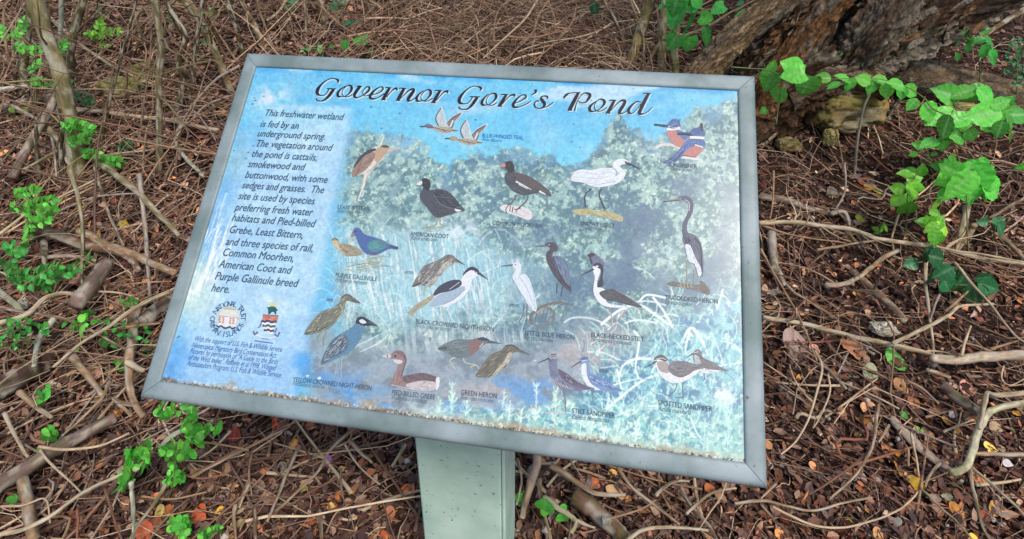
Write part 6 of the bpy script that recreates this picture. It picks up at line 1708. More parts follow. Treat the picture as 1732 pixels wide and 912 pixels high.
# ---- title
def title():
    T1, T2, T3 = (520, 110), (720, 110), (920, 110)
    def st(o, *p): return [(o[0] + x / 8, o[1] + y / 8, w / 8) for x, y, w in p]
    S = [
     st(T1, (412, 245, 10), (418, 212, 30), (375, 190, 12), (310, 190, 10), (240, 225, 14), (180, 280, 26), (140, 340, 44), (138, 388, 40), (172, 412, 16), (215, 415, 9), (252, 395, 9), (285, 350, 14), (292, 322, 14)),
     st(T1, (265, 322, 10), (320, 325, 14), (388, 325, 10)), st(T1, (360, 328, 36), (320, 385, 40), (280, 435, 32), (235, 475, 20), (180, 492, 11), (140, 482, 16), (120, 456, 16)),
     st(T1, (510, 290, 9), (445, 340, 20), (412, 390, 36), (422, 426, 30), (462, 432, 10), (520, 422, 9), (578, 375, 20), (602, 322, 36), (590, 287, 28), (550, 280, 12), (508, 308, 9), (478, 350, 9), (475, 395, 9), (502, 428, 9), (550, 432, 9), (612, 402, 9)),
     st(T1, (672, 290, 10), (705, 290, 18), (742, 294, 10)), st(T1, (716, 292, 34), (672, 350, 40), (640, 402, 40), (648, 438, 30), (690, 442, 11), (768, 402, 14), (828, 352, 26), (842, 312, 28), (815, 298, 14), (772, 330, 9), (750, 380, 9), (778, 420, 9), (845, 412, 9)),
     st(T1, (880, 405, 9), (960, 385, 11), (1018, 342, 18), (1022, 308, 20), (985, 300, 12), (920, 340, 20), (868, 395, 34), (850, 432, 38), (872, 460, 26), (930, 456, 11), (990, 428, 9), (1045, 388, 9)),
     st(T1, (1055, 308, 10), (1095, 309, 14), (1140, 314, 10)), st(T1, (1115, 310, 32), (1070, 390, 42), (1025, 472, 42)), st(T1, (1000, 472, 10), (1065, 474, 10)), st(T1, (1075, 440, 9), (1120, 380, 10), (1168, 332, 16), (1208, 320, 26), (1216, 348, 18)),
     st(T1, (1245, 318, 10), (1290, 318, 14), (1340, 324, 10)), st(T1, (1312, 320, 34), (1268, 400, 42), (1222, 482, 42)), st(T1, (1198, 480, 10), (1262, 484, 10)), st(T1, (1262, 460, 9), (1320, 400, 11), (1390, 340, 18), (1442, 336, 34), (1420, 385, 42), (1370, 455, 42), (1366, 487, 28), (1410, 482, 11), (1475, 440, 9)),
     st(T1, (1575, 350, 9), (1510, 400, 20), (1480, 450, 36), (1490, 487, 30), (1530, 492, 10), (1600, 480, 9), (1648, 432, 20), (1672, 382, 36), (1660, 347, 28), (1620, 340, 12), (1578, 368, 9), (1545, 410, 9), (1540, 455, 9), (1570, 488, 9), (1630, 490, 9), (1700, 452, 9)),
     st(T2, (125, 348, 10), (165, 348, 14), (222, 352, 10)), st(T2, (197, 350, 32), (150, 430, 42), (103, 512, 42)), st(T2, (78, 512, 10), (145, 516, 10)), st(T2, (150, 482, 9), (200, 420, 10), (248, 372, 16), (298, 358, 26), (296, 384, 18)),
     st(T2, (738, 350, 10), (752, 318, 30), (702, 296, 12), (640, 293, 10), (570, 330, 14), (505, 390, 28), (460, 460, 44), (463, 510, 40), (505, 528, 16), (560, 525, 9), (600, 495, 9), (630, 450, 14), (637, 432, 14)),
     st(T2, (600, 432, 10), (660, 434, 14), (738, 436, 10)), st(T2, (702, 440, 36), (660, 502, 40), (620, 555, 32), (570, 596, 20), (510, 606, 11), (470, 594, 16), (448, 570, 16)),
     st(T2, (855, 395, 9), (800, 445, 20), (765, 500, 36), (772, 540, 30), (820, 547, 10), (870, 533, 9), (930, 482, 20), (957, 432, 36), (945, 396, 28), (900, 390, 12), (860, 416, 9), (830, 460, 9), (826, 510, 9), (852, 545, 9), (910, 546, 9), (968, 512, 9)),
     st(T2, (1020, 403, 10), (1065, 403, 14), (1118, 405, 10)), st(T2, (1094, 405, 32), (1048, 480, 42), (998, 562, 42)), st(T2, (972, 562, 10), (1040, 564, 10)), st(T2, (1042, 530, 9), (1100, 462, 10), (1150, 417, 16), (1203, 408, 26), (1198, 432, 18)),
     st(T2, (1215, 520, 9), (1290, 490, 11), (1355, 447, 20), (1352, 415, 20), (1310, 410, 12), (1250, 450, 20), (1200, 512, 34), (1185, 550, 38), (1210, 576, 26), (1270, 571, 11), (1350, 540, 9), (1432, 486, 9)),
     st(T2, (1472, 348, 20), (1494, 352, 30), (1486, 378, 20), (1432, 410, 7)),
     st(T2, (1655, 458, 18), (1642, 430, 22), (1592, 425, 14), (1562, 450, 26), (1585, 490, 40), (1612, 530, 40), (1590, 576, 24), (1530, 595, 11), (1486, 570, 18), (1474, 528, 20), (1502, 492, 14), (1538, 496, 14)), st(T2, (1600, 580, 9), (1660, 560, 9), (1730, 508, 9)),
     st(T3, (268, 450, 20), (300, 412, 30), (350, 386, 12), (420, 378, 10), (492, 376, 10)), st(T3, (468, 380, 36), (420, 470, 48), (348, 612, 52)), st(T3, (322, 618, 10), (382, 618, 10)), st(T3, (520, 400, 9), (470, 460, 10), (432, 555, 14), (418, 622, 16)),
     st(T3, (500, 410, 9), (560, 384, 16), (622, 405, 36), (610, 452, 36), (560, 510, 16), (500, 515, 11), (468, 490, 11)),
     st(T3, (728, 485, 9), (660, 532, 20), (620, 582, 38), (634, 627, 30), (680, 634, 10), (740, 612, 9), (800, 555, 24), (822, 506, 36), (800, 476, 26), (750, 470, 12), (710, 505, 9), (684, 560, 9), (700, 610, 9), (740, 632, 9), (800, 615, 9), (856, 575, 9)),
     st(T3, (880, 482, 10), (925, 481, 14), (978, 484, 10)), st(T3, (952, 485, 34), (910, 570, 42), (862, 654, 42)), st(T3, (838, 654, 10), (902, 658, 10)), st(T3, (910, 622, 9), (970, 550, 11), (1040, 490, 18), (1096, 491, 34), (1080, 542, 42), (1030, 622, 42), (1026, 657, 28), (1070, 656, 11), (1140, 616, 9)),
     st(T3, (1312, 512, 11), (1260, 500, 14), (1200, 540, 22), (1150, 602, 38), (1150, 645, 34), (1190, 661, 12), (1250, 610, 9), (1325, 518, 10)), st(T3, (1345, 388, 10), (1400, 390, 12), (1450, 393, 10)),
     st(T3, (1416, 394, 36), (1370, 480, 46), (1310, 602, 46), (1296, 660, 38), (1350, 666, 11), (1410, 632, 9), (1468, 577, 9))]
    tk = Ink(0.0001)
    for s in S:
        tk.ribbon([(x + 1.3, y + 1.5, w + 1.1) for x, y, w in s], 1, (190, 230, 248), m=7)
        tk.h -= 0.00004
    for s in S:
        tk.ribbon([(x, y, w * 1.02) for x, y, w in s], 1, (18, 18, 44), m=7)
        tk.h -= 0.00004
    tk.done('title_lettering', 'dark script title lettering')
title()

# ---- letters from Blender's own font
def text_mesh(body):
    cu = bpy.data.curves.new('txt', 'FONT'); cu.body = body; cu.size = 1.0; cu.resolution_u = 3
    ob = bpy.data.objects.new('txt', cu); COL.objects.link(ob)
    dg = bpy.context.evaluated_depsgraph_get(); dg.update()
    me = bpy.data.meshes.new_from_object(ob.evaluated_get(dg))
    n = len(me.vertices); co = np.empty(n * 3); me.vertices.foreach_get('co', co); co = co.reshape(-1, 3)
    polys = [tuple(p.vertices) for p in me.polygons]
    bpy.data.objects.remove(ob); bpy.data.meshes.remove(me); bpy.data.curves.remove(cu)
    return co, polys

def place_text(mb, body, p0, p1, size, col, shear=0.0, h=0.0006, bold=0.0, fit=True):
    """baseline from photo pixel p0 to p1; the line runs straight along the panel"""
    co, polys = text_mesh(body)
    u0, v0 = panel_uv(*np.array(p0, float)); u1, v1 = panel_uv(*np.array(p1, float))
    L = math.hypot(u1 - u0, v1 - v0); ex = np.array([u1 - u0, v1 - v0]) / L; ey = np.array([-ex[1], ex[0]])
    wd = co[:, 0].max() - co[:, 0].min()
    sx = L / wd if fit else size
    x = (co[:, 0] - co[:, 0].min()) * sx + shear * co[:, 1] * size; y = co[:, 1] * size
    offs = [(0, 0)] if not bold else [(0, 0), (bold, 0), (0, bold * .6)]
    for k, (dx, dy) in enumerate(offs):
        V = uv_point(u0 + (x + dx) * ex[0] + (y + dy) * ey[0], v0 + (x + dx) * ex[1] + (y + dy) * ey[1], h + k * 0.00004)
        by = {}
        for p in polys: by.setdefault(len(p), []).append(p)
        mb.add(V, [np.array(q) for q in by.values()], lin(col))

def body_text():
    z1 = (220, 80, 2.85); z4 = (220, 380, 2.85)
    L = [(z1, 'This freshwater wetland', (645, 330), (1022, 352)), (z1, "is fed by an", (627, 384), (808, 394)), (z1, 'underground spring.', (612, 430), (938, 447)), (z1, 'The vegetation around', (602, 478), (968, 500)),
         (z1, 'the pond is cattails,', (582, 528), (898, 548)), (z1, 'smokewood and', (566, 578), (835, 594)), (z1, 'buttonwood, with some', (553, 630), (947, 655)), (z1, 'sedges and grasses.  The', (538, 680), (930, 705)),
         (z1, 'site is used by species', (520, 732), (885, 758)), (z1, 'preferring fresh water', (505, 787), (875, 813)), (z1, 'habitats and Pied-billed', (490, 838), (885, 868)), (z4, 'Grebe, Least Bittern,', (475, 40), (830, 68)),
         (z4, 'and three species of rail,', (458, 98), (878, 132)), (z4, 'Common Moorhen,', (443, 150), (785, 180)), (z4, 'American Coot and', (425, 206), (770, 238)), (z4, 'Purple Gallinule breed', (408, 265), (802, 302)), (z4, 'here.', (390, 322), (476, 330))]
    mb = MB()
    for z, s, a, b in L:
        place_text(mb, s, topx(z, [a])[0], topx(z, [b])[0], 0.0200, (58, 88, 116), 0.2, 0.0007, bold=0.00036)
    mb.build('body_text', M_INK, PANEL, smooth=False)['label'] = 'dark slate italic paragraph'
    mb = MB()
    for s, a, b in [('With the support of U.S. Fish & Wildlife Service', (308, 560), (730, 614)), ('Neotropical Migratory Bird Conservation Act.', (298, 592), (705, 643)), ('Pictures by permission of "A Guide to the Birds', (288, 620), (710, 674)),
                    ('of the West Indies", Raffaele et al 1998. Winged', (280, 650), (698, 703)), ('Ambassadors Program, U.S. Fish & Wildlife Service.', (272, 680), (730, 738))]:
        place_text(mb, s, topx(z4, [a])[0], topx(z4, [b])[0], 0.0122, (52, 100, 168), 0.2, 0.0007)
    mb.build('credit_text', M_INK, PANEL, smooth=False)['label'] = 'small blue italic credit lines'
body_text()

def captions():
    CAP = [(A_, 'LEAST BITTERN', (45, 775), (258, 786), 'Ixobrychus exilis', (40, 798), (205, 806)), (A_, 'BLUE-WINGED TEAL', (1022, 290), (1302, 305), 'Anas discors', (1018, 313), (1150, 322)),
           (C_, 'AMERICAN COOT', (775, 156), (1035, 174), 'Fulica americana', (780, 182), (950, 194)), (C_, 'COMMON MOORHEN', (1330, 80), (1665, 104), 'Gallinula chloropus', (1330, 102), (1545, 120)),
           (D_, 'SNOWY EGRET', (568, 84), (798, 104), 'Egretta thula', (568, 112), (710, 122)), (B_, 'KINGFISHER', (1170, 368), (1355, 382), 'Ceryle alcyon', (1172, 392), (1320, 403)),
           (C_, 'PURPLE GALLINULE', (270, 434), (548, 464), 'Porphyrula martinica', (268, 464), (480, 488)), (C_, 'BLACK-CROWNED NIGHT-HERON', (812, 750), (1340, 804), 'Nycticorax nycticorax', (812, 776), (1050, 802)),
           (E_, 'YELLOW-CROWNED NIGHT-HERON', (60, 582), (592, 642), 'Nyctanassa violacea', (60, 606), (275, 632)), (E_, 'PIED-BILLED GREBE', (730, 670), (1022, 704), 'Podilymbus podiceps', (730, 702), (965, 728)),
           (E_, 'GREEN HERON', (1198, 670), (1440, 697), 'Butorides virescens', (1195, 702), (1418, 727)), (D_, 'LITTLE BLUE HERON', (192, 826), (525, 860), 'Egretta caerulea', (192, 856), (380, 876)),
           (D_, 'BLACK-NECKED STILT', (640, 840), (998, 872), 'Himantopus mexicanus', (640, 868), (910, 896)), (D_, 'TRICOLORED HERON', (1140, 586), (1495, 616), 'Egretta tricolor', (1140, 614), (1320, 634)),
           (F_, 'STILT SANDPIPER', (430, 556), (722, 590), 'Calidris himantopus', (428, 594), (678, 620)), (F_, 'SPOTTED SANDPIPER', (1012, 502), (1380, 546), 'Actitis macularia', (1012, 538), (1232, 566))]
    for o, s, a, b, s2, a2, b2 in CAP:
        mb = MB()
        blue = s.startswith('BLUE')
        place_text(mb, s, zz(o, [a])[0], zz(o, [b])[0], 0.0105, (20, 96, 176) if blue else (60, 82, 102), 0, 0.0007, bold=0.0001)
        place_text(mb, s2, zz(o, [a2])[0], zz(o, [b2])[0], 0.0095, (20, 96, 176) if blue else (88, 112, 130), 0.2, 0.0007)
        mb.build('caption', M_INK, PANEL, smooth=False)
    mb = MB()
    for o, a, b in [(D_, (85, 636), (155, 642)), (F_, (612, 278), (682, 286)), (C_, (738, 412), (800, 418)), (C_, (205, 598), (255, 604))]:
        place_text(mb, 'imm.', zz(o, [a])[0], zz(o, [b])[0], 0.0105, (70, 84, 104), 0.2, 0.0007)
    mb.build('caption', M_INK, PANEL, smooth=False)
captions()

# ---- the birds
def birds():
    def new(): return Ink(0.00030)
    # least bittern
    k = new(); o = A_
    k.ribbon(zz(o, [(357, 285), (335, 345)]), 2, (226, 228, 226), 3); k.ribbon(zz(o, [(240, 545), (222, 600), (200, 660), (165, 730)]), 7, (222, 224, 226), 4); k.ribbon(zz(o, [(200, 640), (170, 725)]), 2.5, (120, 140, 150))
    bp = zz(o, [(140, 545), (165, 480), (200, 420), (260, 375), (310, 352), (350, 344), (392, 356), (470, 366), (470, 372), (402, 382), (375, 398), (350, 440), (300, 490), (262, 535), (245, 548), (210, 540), (160, 556)])
    k.poly(bp, (222, 214, 206), 2)
    k.poly(zz(o, [(300, 375), (345, 350), (392, 365), (380, 390), (340, 440), (305, 460), (290, 410)]), (196, 160, 128))
    wg = zz(o, [(140, 545), (168, 470), (215, 415), (265, 392), (300, 400), (285, 450), (240, 505), (200, 536), (160, 556)])
    k.poly(wg, (158, 124, 110)); k.streaks(wg, 26, 12, .8, [(120, 92, 86), (180, 150, 132)], 55, 1)
    k.poly(zz(o, [(150, 500), (186, 430), (248, 378), (300, 366), (296, 382), (232, 412), (190, 460)]), (70, 68, 84))
    k.poly(zz(o, [(335, 350), (372, 344), (398, 358), (360, 360)]), (84, 72, 76)); k.ribbon(zz(o, [(392, 368), (470, 369)]), 2.4, (190, 176, 130), .8)
    for q in range(5): k.ribbon(zz(o, [(335 - q * 16, 440 + q * 18), (300 - q * 14, 490 + q * 10)]), .6, (180, 150, 130))
    k.ribbon(zz(o, [(225, 545), (205, 640)]), 1.8, (200, 190, 150)); k.ribbon(zz(o, [(250, 545), (232, 600)]), 1.6, (190, 176, 130))
    k.done('bird_picture', 'picture of a tan heron with a long pale bill')
    # two teal
    for dx, dy, hd, nm in ((0, 0, (112, 96, 128), 'purple-headed flying duck'), (168, 82, (176, 156, 132), 'tan-headed flying duck')):
        k = new(); T = lambda pts: zz(o, [(x + dx, y + dy) for x, y in pts])
        for w_ in ([(745, 86), (768, 130), (778, 180), (797, 217), (760, 228), (726, 216), (708, 170), (714, 138)], [(893, 116), (872, 152), (832, 192), (815, 238), (798, 226), (780, 200), (808, 158), (850, 132)],
                   [(632, 212), (655, 198), (690, 210), (730, 216), (790, 222), (858, 242), (820, 256), (770, 266), (728, 254), (688, 234), (645, 230)]):
            k.poly(T(w_), (214, 230, 236))
        k.poly(T([(884, 122), (868, 150), (830, 190), (815, 234), (800, 224), (786, 198), (810, 160), (850, 136)]), (138, 122, 122)); k.poly(T([(835, 180), (822, 228), (804, 224), (812, 190)]), (88, 120, 110), 2)
        k.ribbon(T([(826, 176), (806, 222)]), 2.6, (222, 228, 230)); k.ribbon(T([(878, 128), (800, 178), (782, 206)]), 1.2, (70, 78, 92))
        k.poly(T([(745, 90), (765, 130), (775, 180), (792, 215), (760, 225), (728, 214), (712, 170), (718, 140)]), (192, 206, 214)); k.ribbon(T([(745, 92), (716, 138), (710, 172), (728, 214)]), 1.8, (76, 86, 100))
        k.ribbon(T([(746, 110), (742, 210)]), .7, (150, 166, 178)); k.ribbon(T([(756, 130), (760, 215)]), .7, (150, 166, 178))
        k.poly(T([(685, 220), (730, 217), (790, 224), (855, 244), (820, 252), (770, 262), (730, 250), (690, 232)]), (176, 160, 140))
        k.streaks(T([(700, 224), (790, 228), (820, 248), (770, 258), (730, 246)]), 24, 5, .7, [(128, 108, 98), (206, 194, 176)], 0, 2)
        k.poly(T([(635, 210), (656, 200), (690, 213), (692, 228), (650, 228)]), hd); k.ribbon(T([(602, 217), (640, 217)]), 1.6, (56, 66, 86)); k.ribbon(T([(820, 244), (860, 244)]), 1.6, (66, 72, 80), .6)
        k.ribbon(T([(690, 222), (735, 236), (800, 250)]), .8, (90, 84, 90))
        k.done('bird_picture', 'picture of a ' + nm)
    # coot
    k = new()
    k.ribbon(zz(o, [(718, 832), (716, 870), (690, 892), (620, 902)]), 2, (158, 160, 120)); k.ribbon(zz(o, [(740, 830), (738, 872), (760, 890), (720, 900)]), 2, (158, 160, 120)); k.ribbon(zz(o, [(600, 905), (700, 905), (770, 890)]), 1.2, (170, 172, 130))
    cb = zz(o, [(604, 600), (612, 578), (640, 566), (668, 583), (674, 620), (667, 648), (720, 640), (780, 650), (830, 690), (872, 742), (907, 786), (860, 796), (800, 815), (720, 834), (680, 805), (640, 755), (604, 702), (602, 670), (624, 630)])
    k.poly(cb, (76, 80, 94)); wg = zz(o, [(688, 668), (760, 653), (832, 702), (882, 762), (820, 772), (740, 742), (698, 702)])
    k.poly(wg, (64, 68, 82)); k.streaks(wg, 30, 14, .7, [(96, 100, 114), (50, 54, 68)], -28, 3); k.ribbon(zz(o, [(690, 672), (740, 740), (820, 772), (880, 760)]), .9, (128, 132, 142)); k.ribbon(zz(o, [(700, 690), (790, 700), (830, 705)]), .8, (110, 114, 124))
    k.streaks(cb, 34, 10, .7, [(96, 100, 112), (58, 62, 76)], -35, 4); k.poly(zz(o, [(578, 608), (606, 588), (609, 612), (590, 616)]), (230, 232, 230), 2)
    k.poly(zz(o, [(835, 774), (884, 786), (852, 794)]), (232, 236, 240), 2); k.poly(zz(o, [(628, 598), (636, 594), (640, 602), (631, 606)]), (40, 30, 36), 1)
    k.poly(zz(o, [(612, 580), (640, 568), (668, 585), (672, 620), (660, 650), (630, 630)]), (54, 56, 68))
    k.poly(zz(o, [(602, 596), (616, 584), (618, 606), (606, 612)]), (220, 224, 224), 2); k.poly(zz(o, [(632, 596), (639, 593), (642, 601), (635, 604)]), (150, 60, 60), 1)
    k.done('bird_picture', 'picture of a plump dark grey waterbird with a white bill')
    # moorhen
    k = new()
    k.poly(zz(o, [(1140, 770), (1170, 745), (1230, 752), (1300, 762), (1352, 788), (1362, 830), (1330, 850), (1260, 822), (1190, 800)]), (222, 216, 220)); k.streaks(zz(o, [(1150, 768), (1300, 765), (1350, 800), (1330, 840), (1190, 795)]), 14, 14, .8, [(180, 172, 176), (240, 238, 238)], -18, 5)
    for g in ([(1255, 678), (1232, 720), (1195, 752)], [(1335, 683), (1318, 725), (1270, 768)]): k.ribbon(zz(o, g), 2.2, (96, 92, 88))
    for g in ([(1200, 750), (1182, 780), (1190, 800)], [(1215, 752), (1208, 790)], [(1232, 760), (1225, 800)], [(1270, 766), (1248, 800)], [(1285, 768), (1240, 780)]): k.ribbon(zz(o, g), 1.4, (80, 78, 82))
    mb_ = zz(o, [(1163, 484), (1180, 458), (1210, 450), (1235, 472), (1242, 515), (1238, 530), (1300, 538), (1370, 570), (1432, 615), (1478, 655), (1487, 692), (1430, 665), (1370, 672), (1310, 682), (1250, 662), (1208, 630), (1180, 585), (1177, 550), (1194, 520), (1180, 498)])
    k.poly(mb_, (74, 80, 92)); k.poly(zz(o, [(1240, 530), (1300, 540), (1370, 570), (1440, 622), (1476, 656), (1482, 688), (1400, 650), (1320, 632), (1262, 592)]), (90, 82, 84)); k.streaks(mb_, 40, 12, .7, [(60, 64, 76), (106, 108, 116)], -28, 6)
    k.poly(zz(o, [(1168, 480), (1182, 460), (1210, 452), (1234, 474), (1238, 518), (1205, 530), (1185, 500)]), (58, 58, 68)); k.ribbon(zz(o, [(1250, 590), (1300, 615), (1355, 646)]), 2.6, (232, 236, 242), 1); k.ribbon(zz(o, [(1270, 610), (1330, 640)]), 1.2, (232, 236, 242))
    k.ribbon(zz(o, [(1408, 656), (1452, 678)]), 3.4, (234, 238, 242), 1.5); k.poly(zz(o, [(1146, 484), (1166, 466), (1180, 472), (1178, 492), (1160, 496)]), (206, 134, 124)); k.poly(zz(o, [(1200, 480), (1207, 476), (1210, 484), (1203, 488)]), (160, 60, 50), 1)
    k.done('bird_picture', 'picture of a slate waterbird with a red bill on a pale log')
    # snowy egret
    k = new(); o = B_
    k.poly(zz(o, [(508, 664), (600, 653), (680, 666), (780, 678), (852, 708), (842, 742), (760, 716), (660, 697), (560, 697)]), (186, 178, 122)); k.streaks(zz(o, [(520, 666), (680, 670), (840, 712), (835, 735), (660, 692), (560, 692)]), 22, 16, .8, [(150, 138, 92), (212, 204, 156)], -8, 7)
    for g in ([(640, 518), (598, 565), (603, 648)], [(712, 518), (694, 562), (735, 658)]): k.ribbon(zz(o, g), 2.3, (56, 60, 76))
    for g in ([(603, 648), (622, 668), (630, 690)], [(735, 655), (752, 690), (745, 705)], [(603, 648), (590, 672)]): k.ribbon(zz(o, g), 1.6, (176, 166, 96))
    eg = zz(o, [(500, 452), (530, 402), (580, 388), (640, 393), (700, 380), (760, 377), (788, 374), (784, 350), (808, 325), (848, 314), (888, 330), (882, 350), (852, 355), (832, 366), (850, 384), (872, 410), (862, 442), (825, 478), (770, 497), (700, 508), (640, 502), (580, 477), (520, 470)])
    k.poly(eg, (226, 235, 246)); k.ribbon(zz(o, [(788, 378), (812, 402), (806, 430), (826, 410)]), 2, (150, 176, 204)); k.ribbon(zz(o, [(640, 500), (740, 480), (810, 470)]), 1.3, (176, 196, 222)); k.ribbon(zz(o, [(560, 440), (680, 450), (770, 430)]), .9, (184, 202, 224))
    k.ribbon(zz(o, [(600, 410), (700, 420), (780, 400)]), .8, (190, 206, 226)); k.streaks(eg, 30, 16, .6, [(194, 210, 230), (240, 244, 250)], 5, 8)
    for q in range(7): k.ribbon(zz(o, [(560, 400 + q * 10), (520, 405 + q * 10), (500 - q * 1, 420 + q * 8)]), 1.1, (228, 236, 246), .4)
    k.ribbon(zz(o, [(872, 342), (920, 360), (976, 388)]), 3, (66, 70, 84), .8); k.poly(zz(o, [(866, 334), (880, 334), (884, 346), (870, 346)]), (90, 84, 70), 1)
    k.done('bird_picture', 'picture of a large white egret on a yellowish branch')
    # kingfishers
    k = new()
    k.ribbon(zz(o, [(1070, 246), (1110, 224), (1170, 220), (1240, 245)]), 5.5, (216, 216, 206), 4); k.ribbon(zz(o, [(1240, 304), (1320, 312), (1392, 328)]), 4.5, (226, 228, 230), 3)
    k.poly(zz(o, [(1152, 130), (1190, 118), (1240, 138), (1276, 190), (1270, 222), (1225, 236), (1185, 206), (1160, 166)]), (206, 126, 120)); k.poly(zz(o, [(1212, 122), (1275, 138), (1292, 178), (1262, 184)]), (82, 114, 188))
    hd = zz(o, [(1150, 90), (1172, 60), (1200, 45), (1232, 58), (1246, 100), (1200, 112), (1165, 104)]); k.poly(hd, (76, 108, 182)); k.ribbon(zz(o, [(1066, 84), (1110, 90), (1156, 96)]), 3.4, (66, 72, 92), 4)
    k.ribbon(zz(o, [(1150, 116), (1200, 114), (1242, 108)]), 4.6, (230, 234, 240)); k.ribbon(zz(o, [(1066, 82), (1150, 88)]), 1.2, (40, 46, 66))
    for x in (1185, 1205, 1225, 1236): k.ribbon(zz(o, [(x, 66), (x + 8, 42)]), 1.6, (52, 76, 140), .4)
    k.streaks(hd, 18, 8, .8, [(50, 76, 140), (120, 150, 210)], 20, 9); k.poly(zz(o, [(1160, 96), (1170, 93), (1172, 101), (1162, 103)]), (224, 230, 238), 1)
    bd = zz(o, [(1290, 186), (1350, 186), (1404, 190), (1412, 225), (1398, 242), (1330, 226), (1268, 288), (1215, 332), (1122, 346), (1190, 302), (1250, 236)]); k.poly(bd, (80, 112, 190)); k.streaks(bd, 34, 10, .9, [(54, 82, 152), (126, 156, 216)], 48, 10)
    k.poly(zz(o, [(1340, 226), (1397, 244), (1350, 302), (1290, 297), (1262, 284)]), (206, 122, 118)); k.ribbon(zz(o, [(1340, 222), (1398, 240)]), 1.8, (230, 234, 240))
    hd = zz(o, [(1300, 152), (1328, 112), (1362, 104), (1385, 78), (1396, 110), (1408, 138), (1402, 168), (1332, 162)]); k.poly(hd, (72, 102, 174)); k.streaks(hd, 18, 8, .8, [(46, 70, 134), (120, 150, 206)], 20, 11)
    k.ribbon(zz(o, [(1224, 148), (1270, 146), (1316, 152)]), 3.2, (56, 66, 100), 4); k.ribbon(zz(o, [(1305, 172), (1350, 174), (1404, 178)]), 4.6, (232, 236, 242)); k.poly(zz(o, [(1376, 80), (1392, 78), (1396, 118), (1384, 124)]), (70, 66, 84), 2)
    k.ribbon(zz(o, [(1260, 268), (1205, 330)]), 2.2, (58, 70, 104)); k.ribbon(zz(o, [(1190, 310), (1128, 342)]), 2.6, (74, 78, 100), 1)
    k.done('bird_picture', 'picture of two blue and rust kingfishers')
    # tricolored heron
    k = new(); o = D_
    k.poly(zz(o, [(1148, 486), (1190, 464), (1270, 478), (1350, 488), (1380, 480), (1370, 462), (1400, 468), (1442, 526), (1430, 556), (1350, 526), (1250, 506)]), (116, 110, 106)); k.streaks(zz(o, [(1160, 484), (1270, 482), (1350, 495), (1430, 530), (1350, 520), (1250, 500)]), 16, 12, .8, [(100, 86, 82), (176, 162, 150)], -12, 12)
    for g in ([(1290, 330), (1286, 400), (1290, 466)], [(1336, 378), (1338, 480)]): k.ribbon(zz(o, g), 1.9, (150, 158, 140))
    for x in (1250, 1272, 1294, 1316): k.ribbon(zz(o, [(x, 474), (x - 6, 494), (x + 4, 508)]), 1.3, (190, 182, 140))
    bd = zz(o, [(1260, 160), (1300, 138), (1352, 160), (1382, 210), (1396, 290), (1397, 402), (1380, 432), (1350, 335), (1312, 242), (1268, 212)]); k.poly(bd, (92, 102, 130)); k.streaks(bd, 44, 14, .8, [(74, 74, 102), (126, 124, 146)], -76, 13)
    bl = zz(o, [(1275, 218), (1310, 224), (1345, 308), (1376, 362), (1386, 412), (1365, 432), (1340, 352), (1300, 332), (1284, 280)]); k.poly(bl, (224, 230, 244)); k.streaks(bl, 14, 12, .7, [(170, 180, 210)], -70, 14)
    k.ribbon(zz(o, [(1225, -92, 5), (1262, -102, 7), (1296, -92, 8), (1316, -62, 8), (1312, 0, 8), (1282, 60, 8), (1272, 118, 9), (1288, 168, 14)]), 1, (88, 88, 116)) if False else None
    pts = zz(o, [(1225, -92), (1262, -102), (1298, -92), (1316, -60), (1310, 0), (1280, 60), (1272, 118), (1288, 170)]); wv = np.array([5, 7, 8, 8.5, 8.5, 8.5, 9.5, 14.])
    k.ribbon(np.column_stack([pts, wv * .8]), 1, (84, 94, 124)); k.ribbon(zz(o, [(1270, -88), (1300, -66), (1300, -10)]), 1.3, (216, 214, 220)); k.ribbon(zz(o, [(1130, -75), (1190, -84), (1250, -94)]), 1.2, (150, 144, 120), 3); k.ribbon(zz(o, [(1130, -74), (1240, -86)]), .8, (60, 66, 84))
    k.ribbon(zz(o, [(1340, 170), (1378, 230), (1390, 400)]), 1, (70, 70, 96)); k.streaks(zz(o, [(1262, 160), (1300, 150), (1320, 210), (1275, 215)]), 14, 9, .9, [(120, 84, 104), (66, 66, 98)], -70, 15)
    k.done('bird_picture', 'picture of a slender slate heron with a long curved neck')
    # purple gallinule
    k = new(); o = C_
    r = np.random.default_rng(5)
    for q in range(20):
        x, y = r.uniform(330, 540), r.uniform(310, 390); L = r.uniform(60, 150); a = r.normal(.1, .25)
        k.ribbon(zz(o, [(x, y), (x + L * .5, y - L * .5 * math.sin(a) - 8), (x + L, y - L * math.sin(a))]), .9, [(192, 182, 118), (168, 162, 120), (206, 200, 156)][q % 3], .5)
    br = zz(o, [(245, 192), (265, 173), (290, 188), (300, 214), (350, 213), (400, 228), (442, 254), (452, 282), (400, 290), (350, 293), (310, 266), (275, 230), (262, 205)]); k.poly(br, (164, 150, 122)); k.poly(zz(o, [(246, 195), (285, 195), (300, 240), (340, 290), (310, 268), (272, 232)]), (224, 192, 148)); k.streaks(br, 26, 9, .8, [(110, 98, 84), (196, 184, 158)], -20, 16)
    k.ribbon(zz(o, [(248, 186), (268, 174), (288, 186)]), 1.6, (104, 96, 100))
    pg = zz(o, [(384, 150), (394, 116), (415, 102), (442, 114), (470, 148), (530, 165), (592, 186), (640, 214), (697, 234), (682, 250), (640, 241), (590, 266), (540, 286), (490, 281), (448, 246), (425, 200), (406, 152)]); k.poly(pg, (68, 100, 178))
    wg = zz(o, [(488, 216), (530, 188), (592, 194), (622, 220), (590, 250), (540, 264), (500, 250)]); k.poly(wg, (70, 146, 156)); k.streaks(wg, 22, 10, .8, [(50, 118, 134), (104, 172, 176)], -12, 17); k.poly(zz(o, [(530, 168), (592, 186), (640, 214), (690, 236), (620, 222), (560, 192)]), (84, 122, 160))
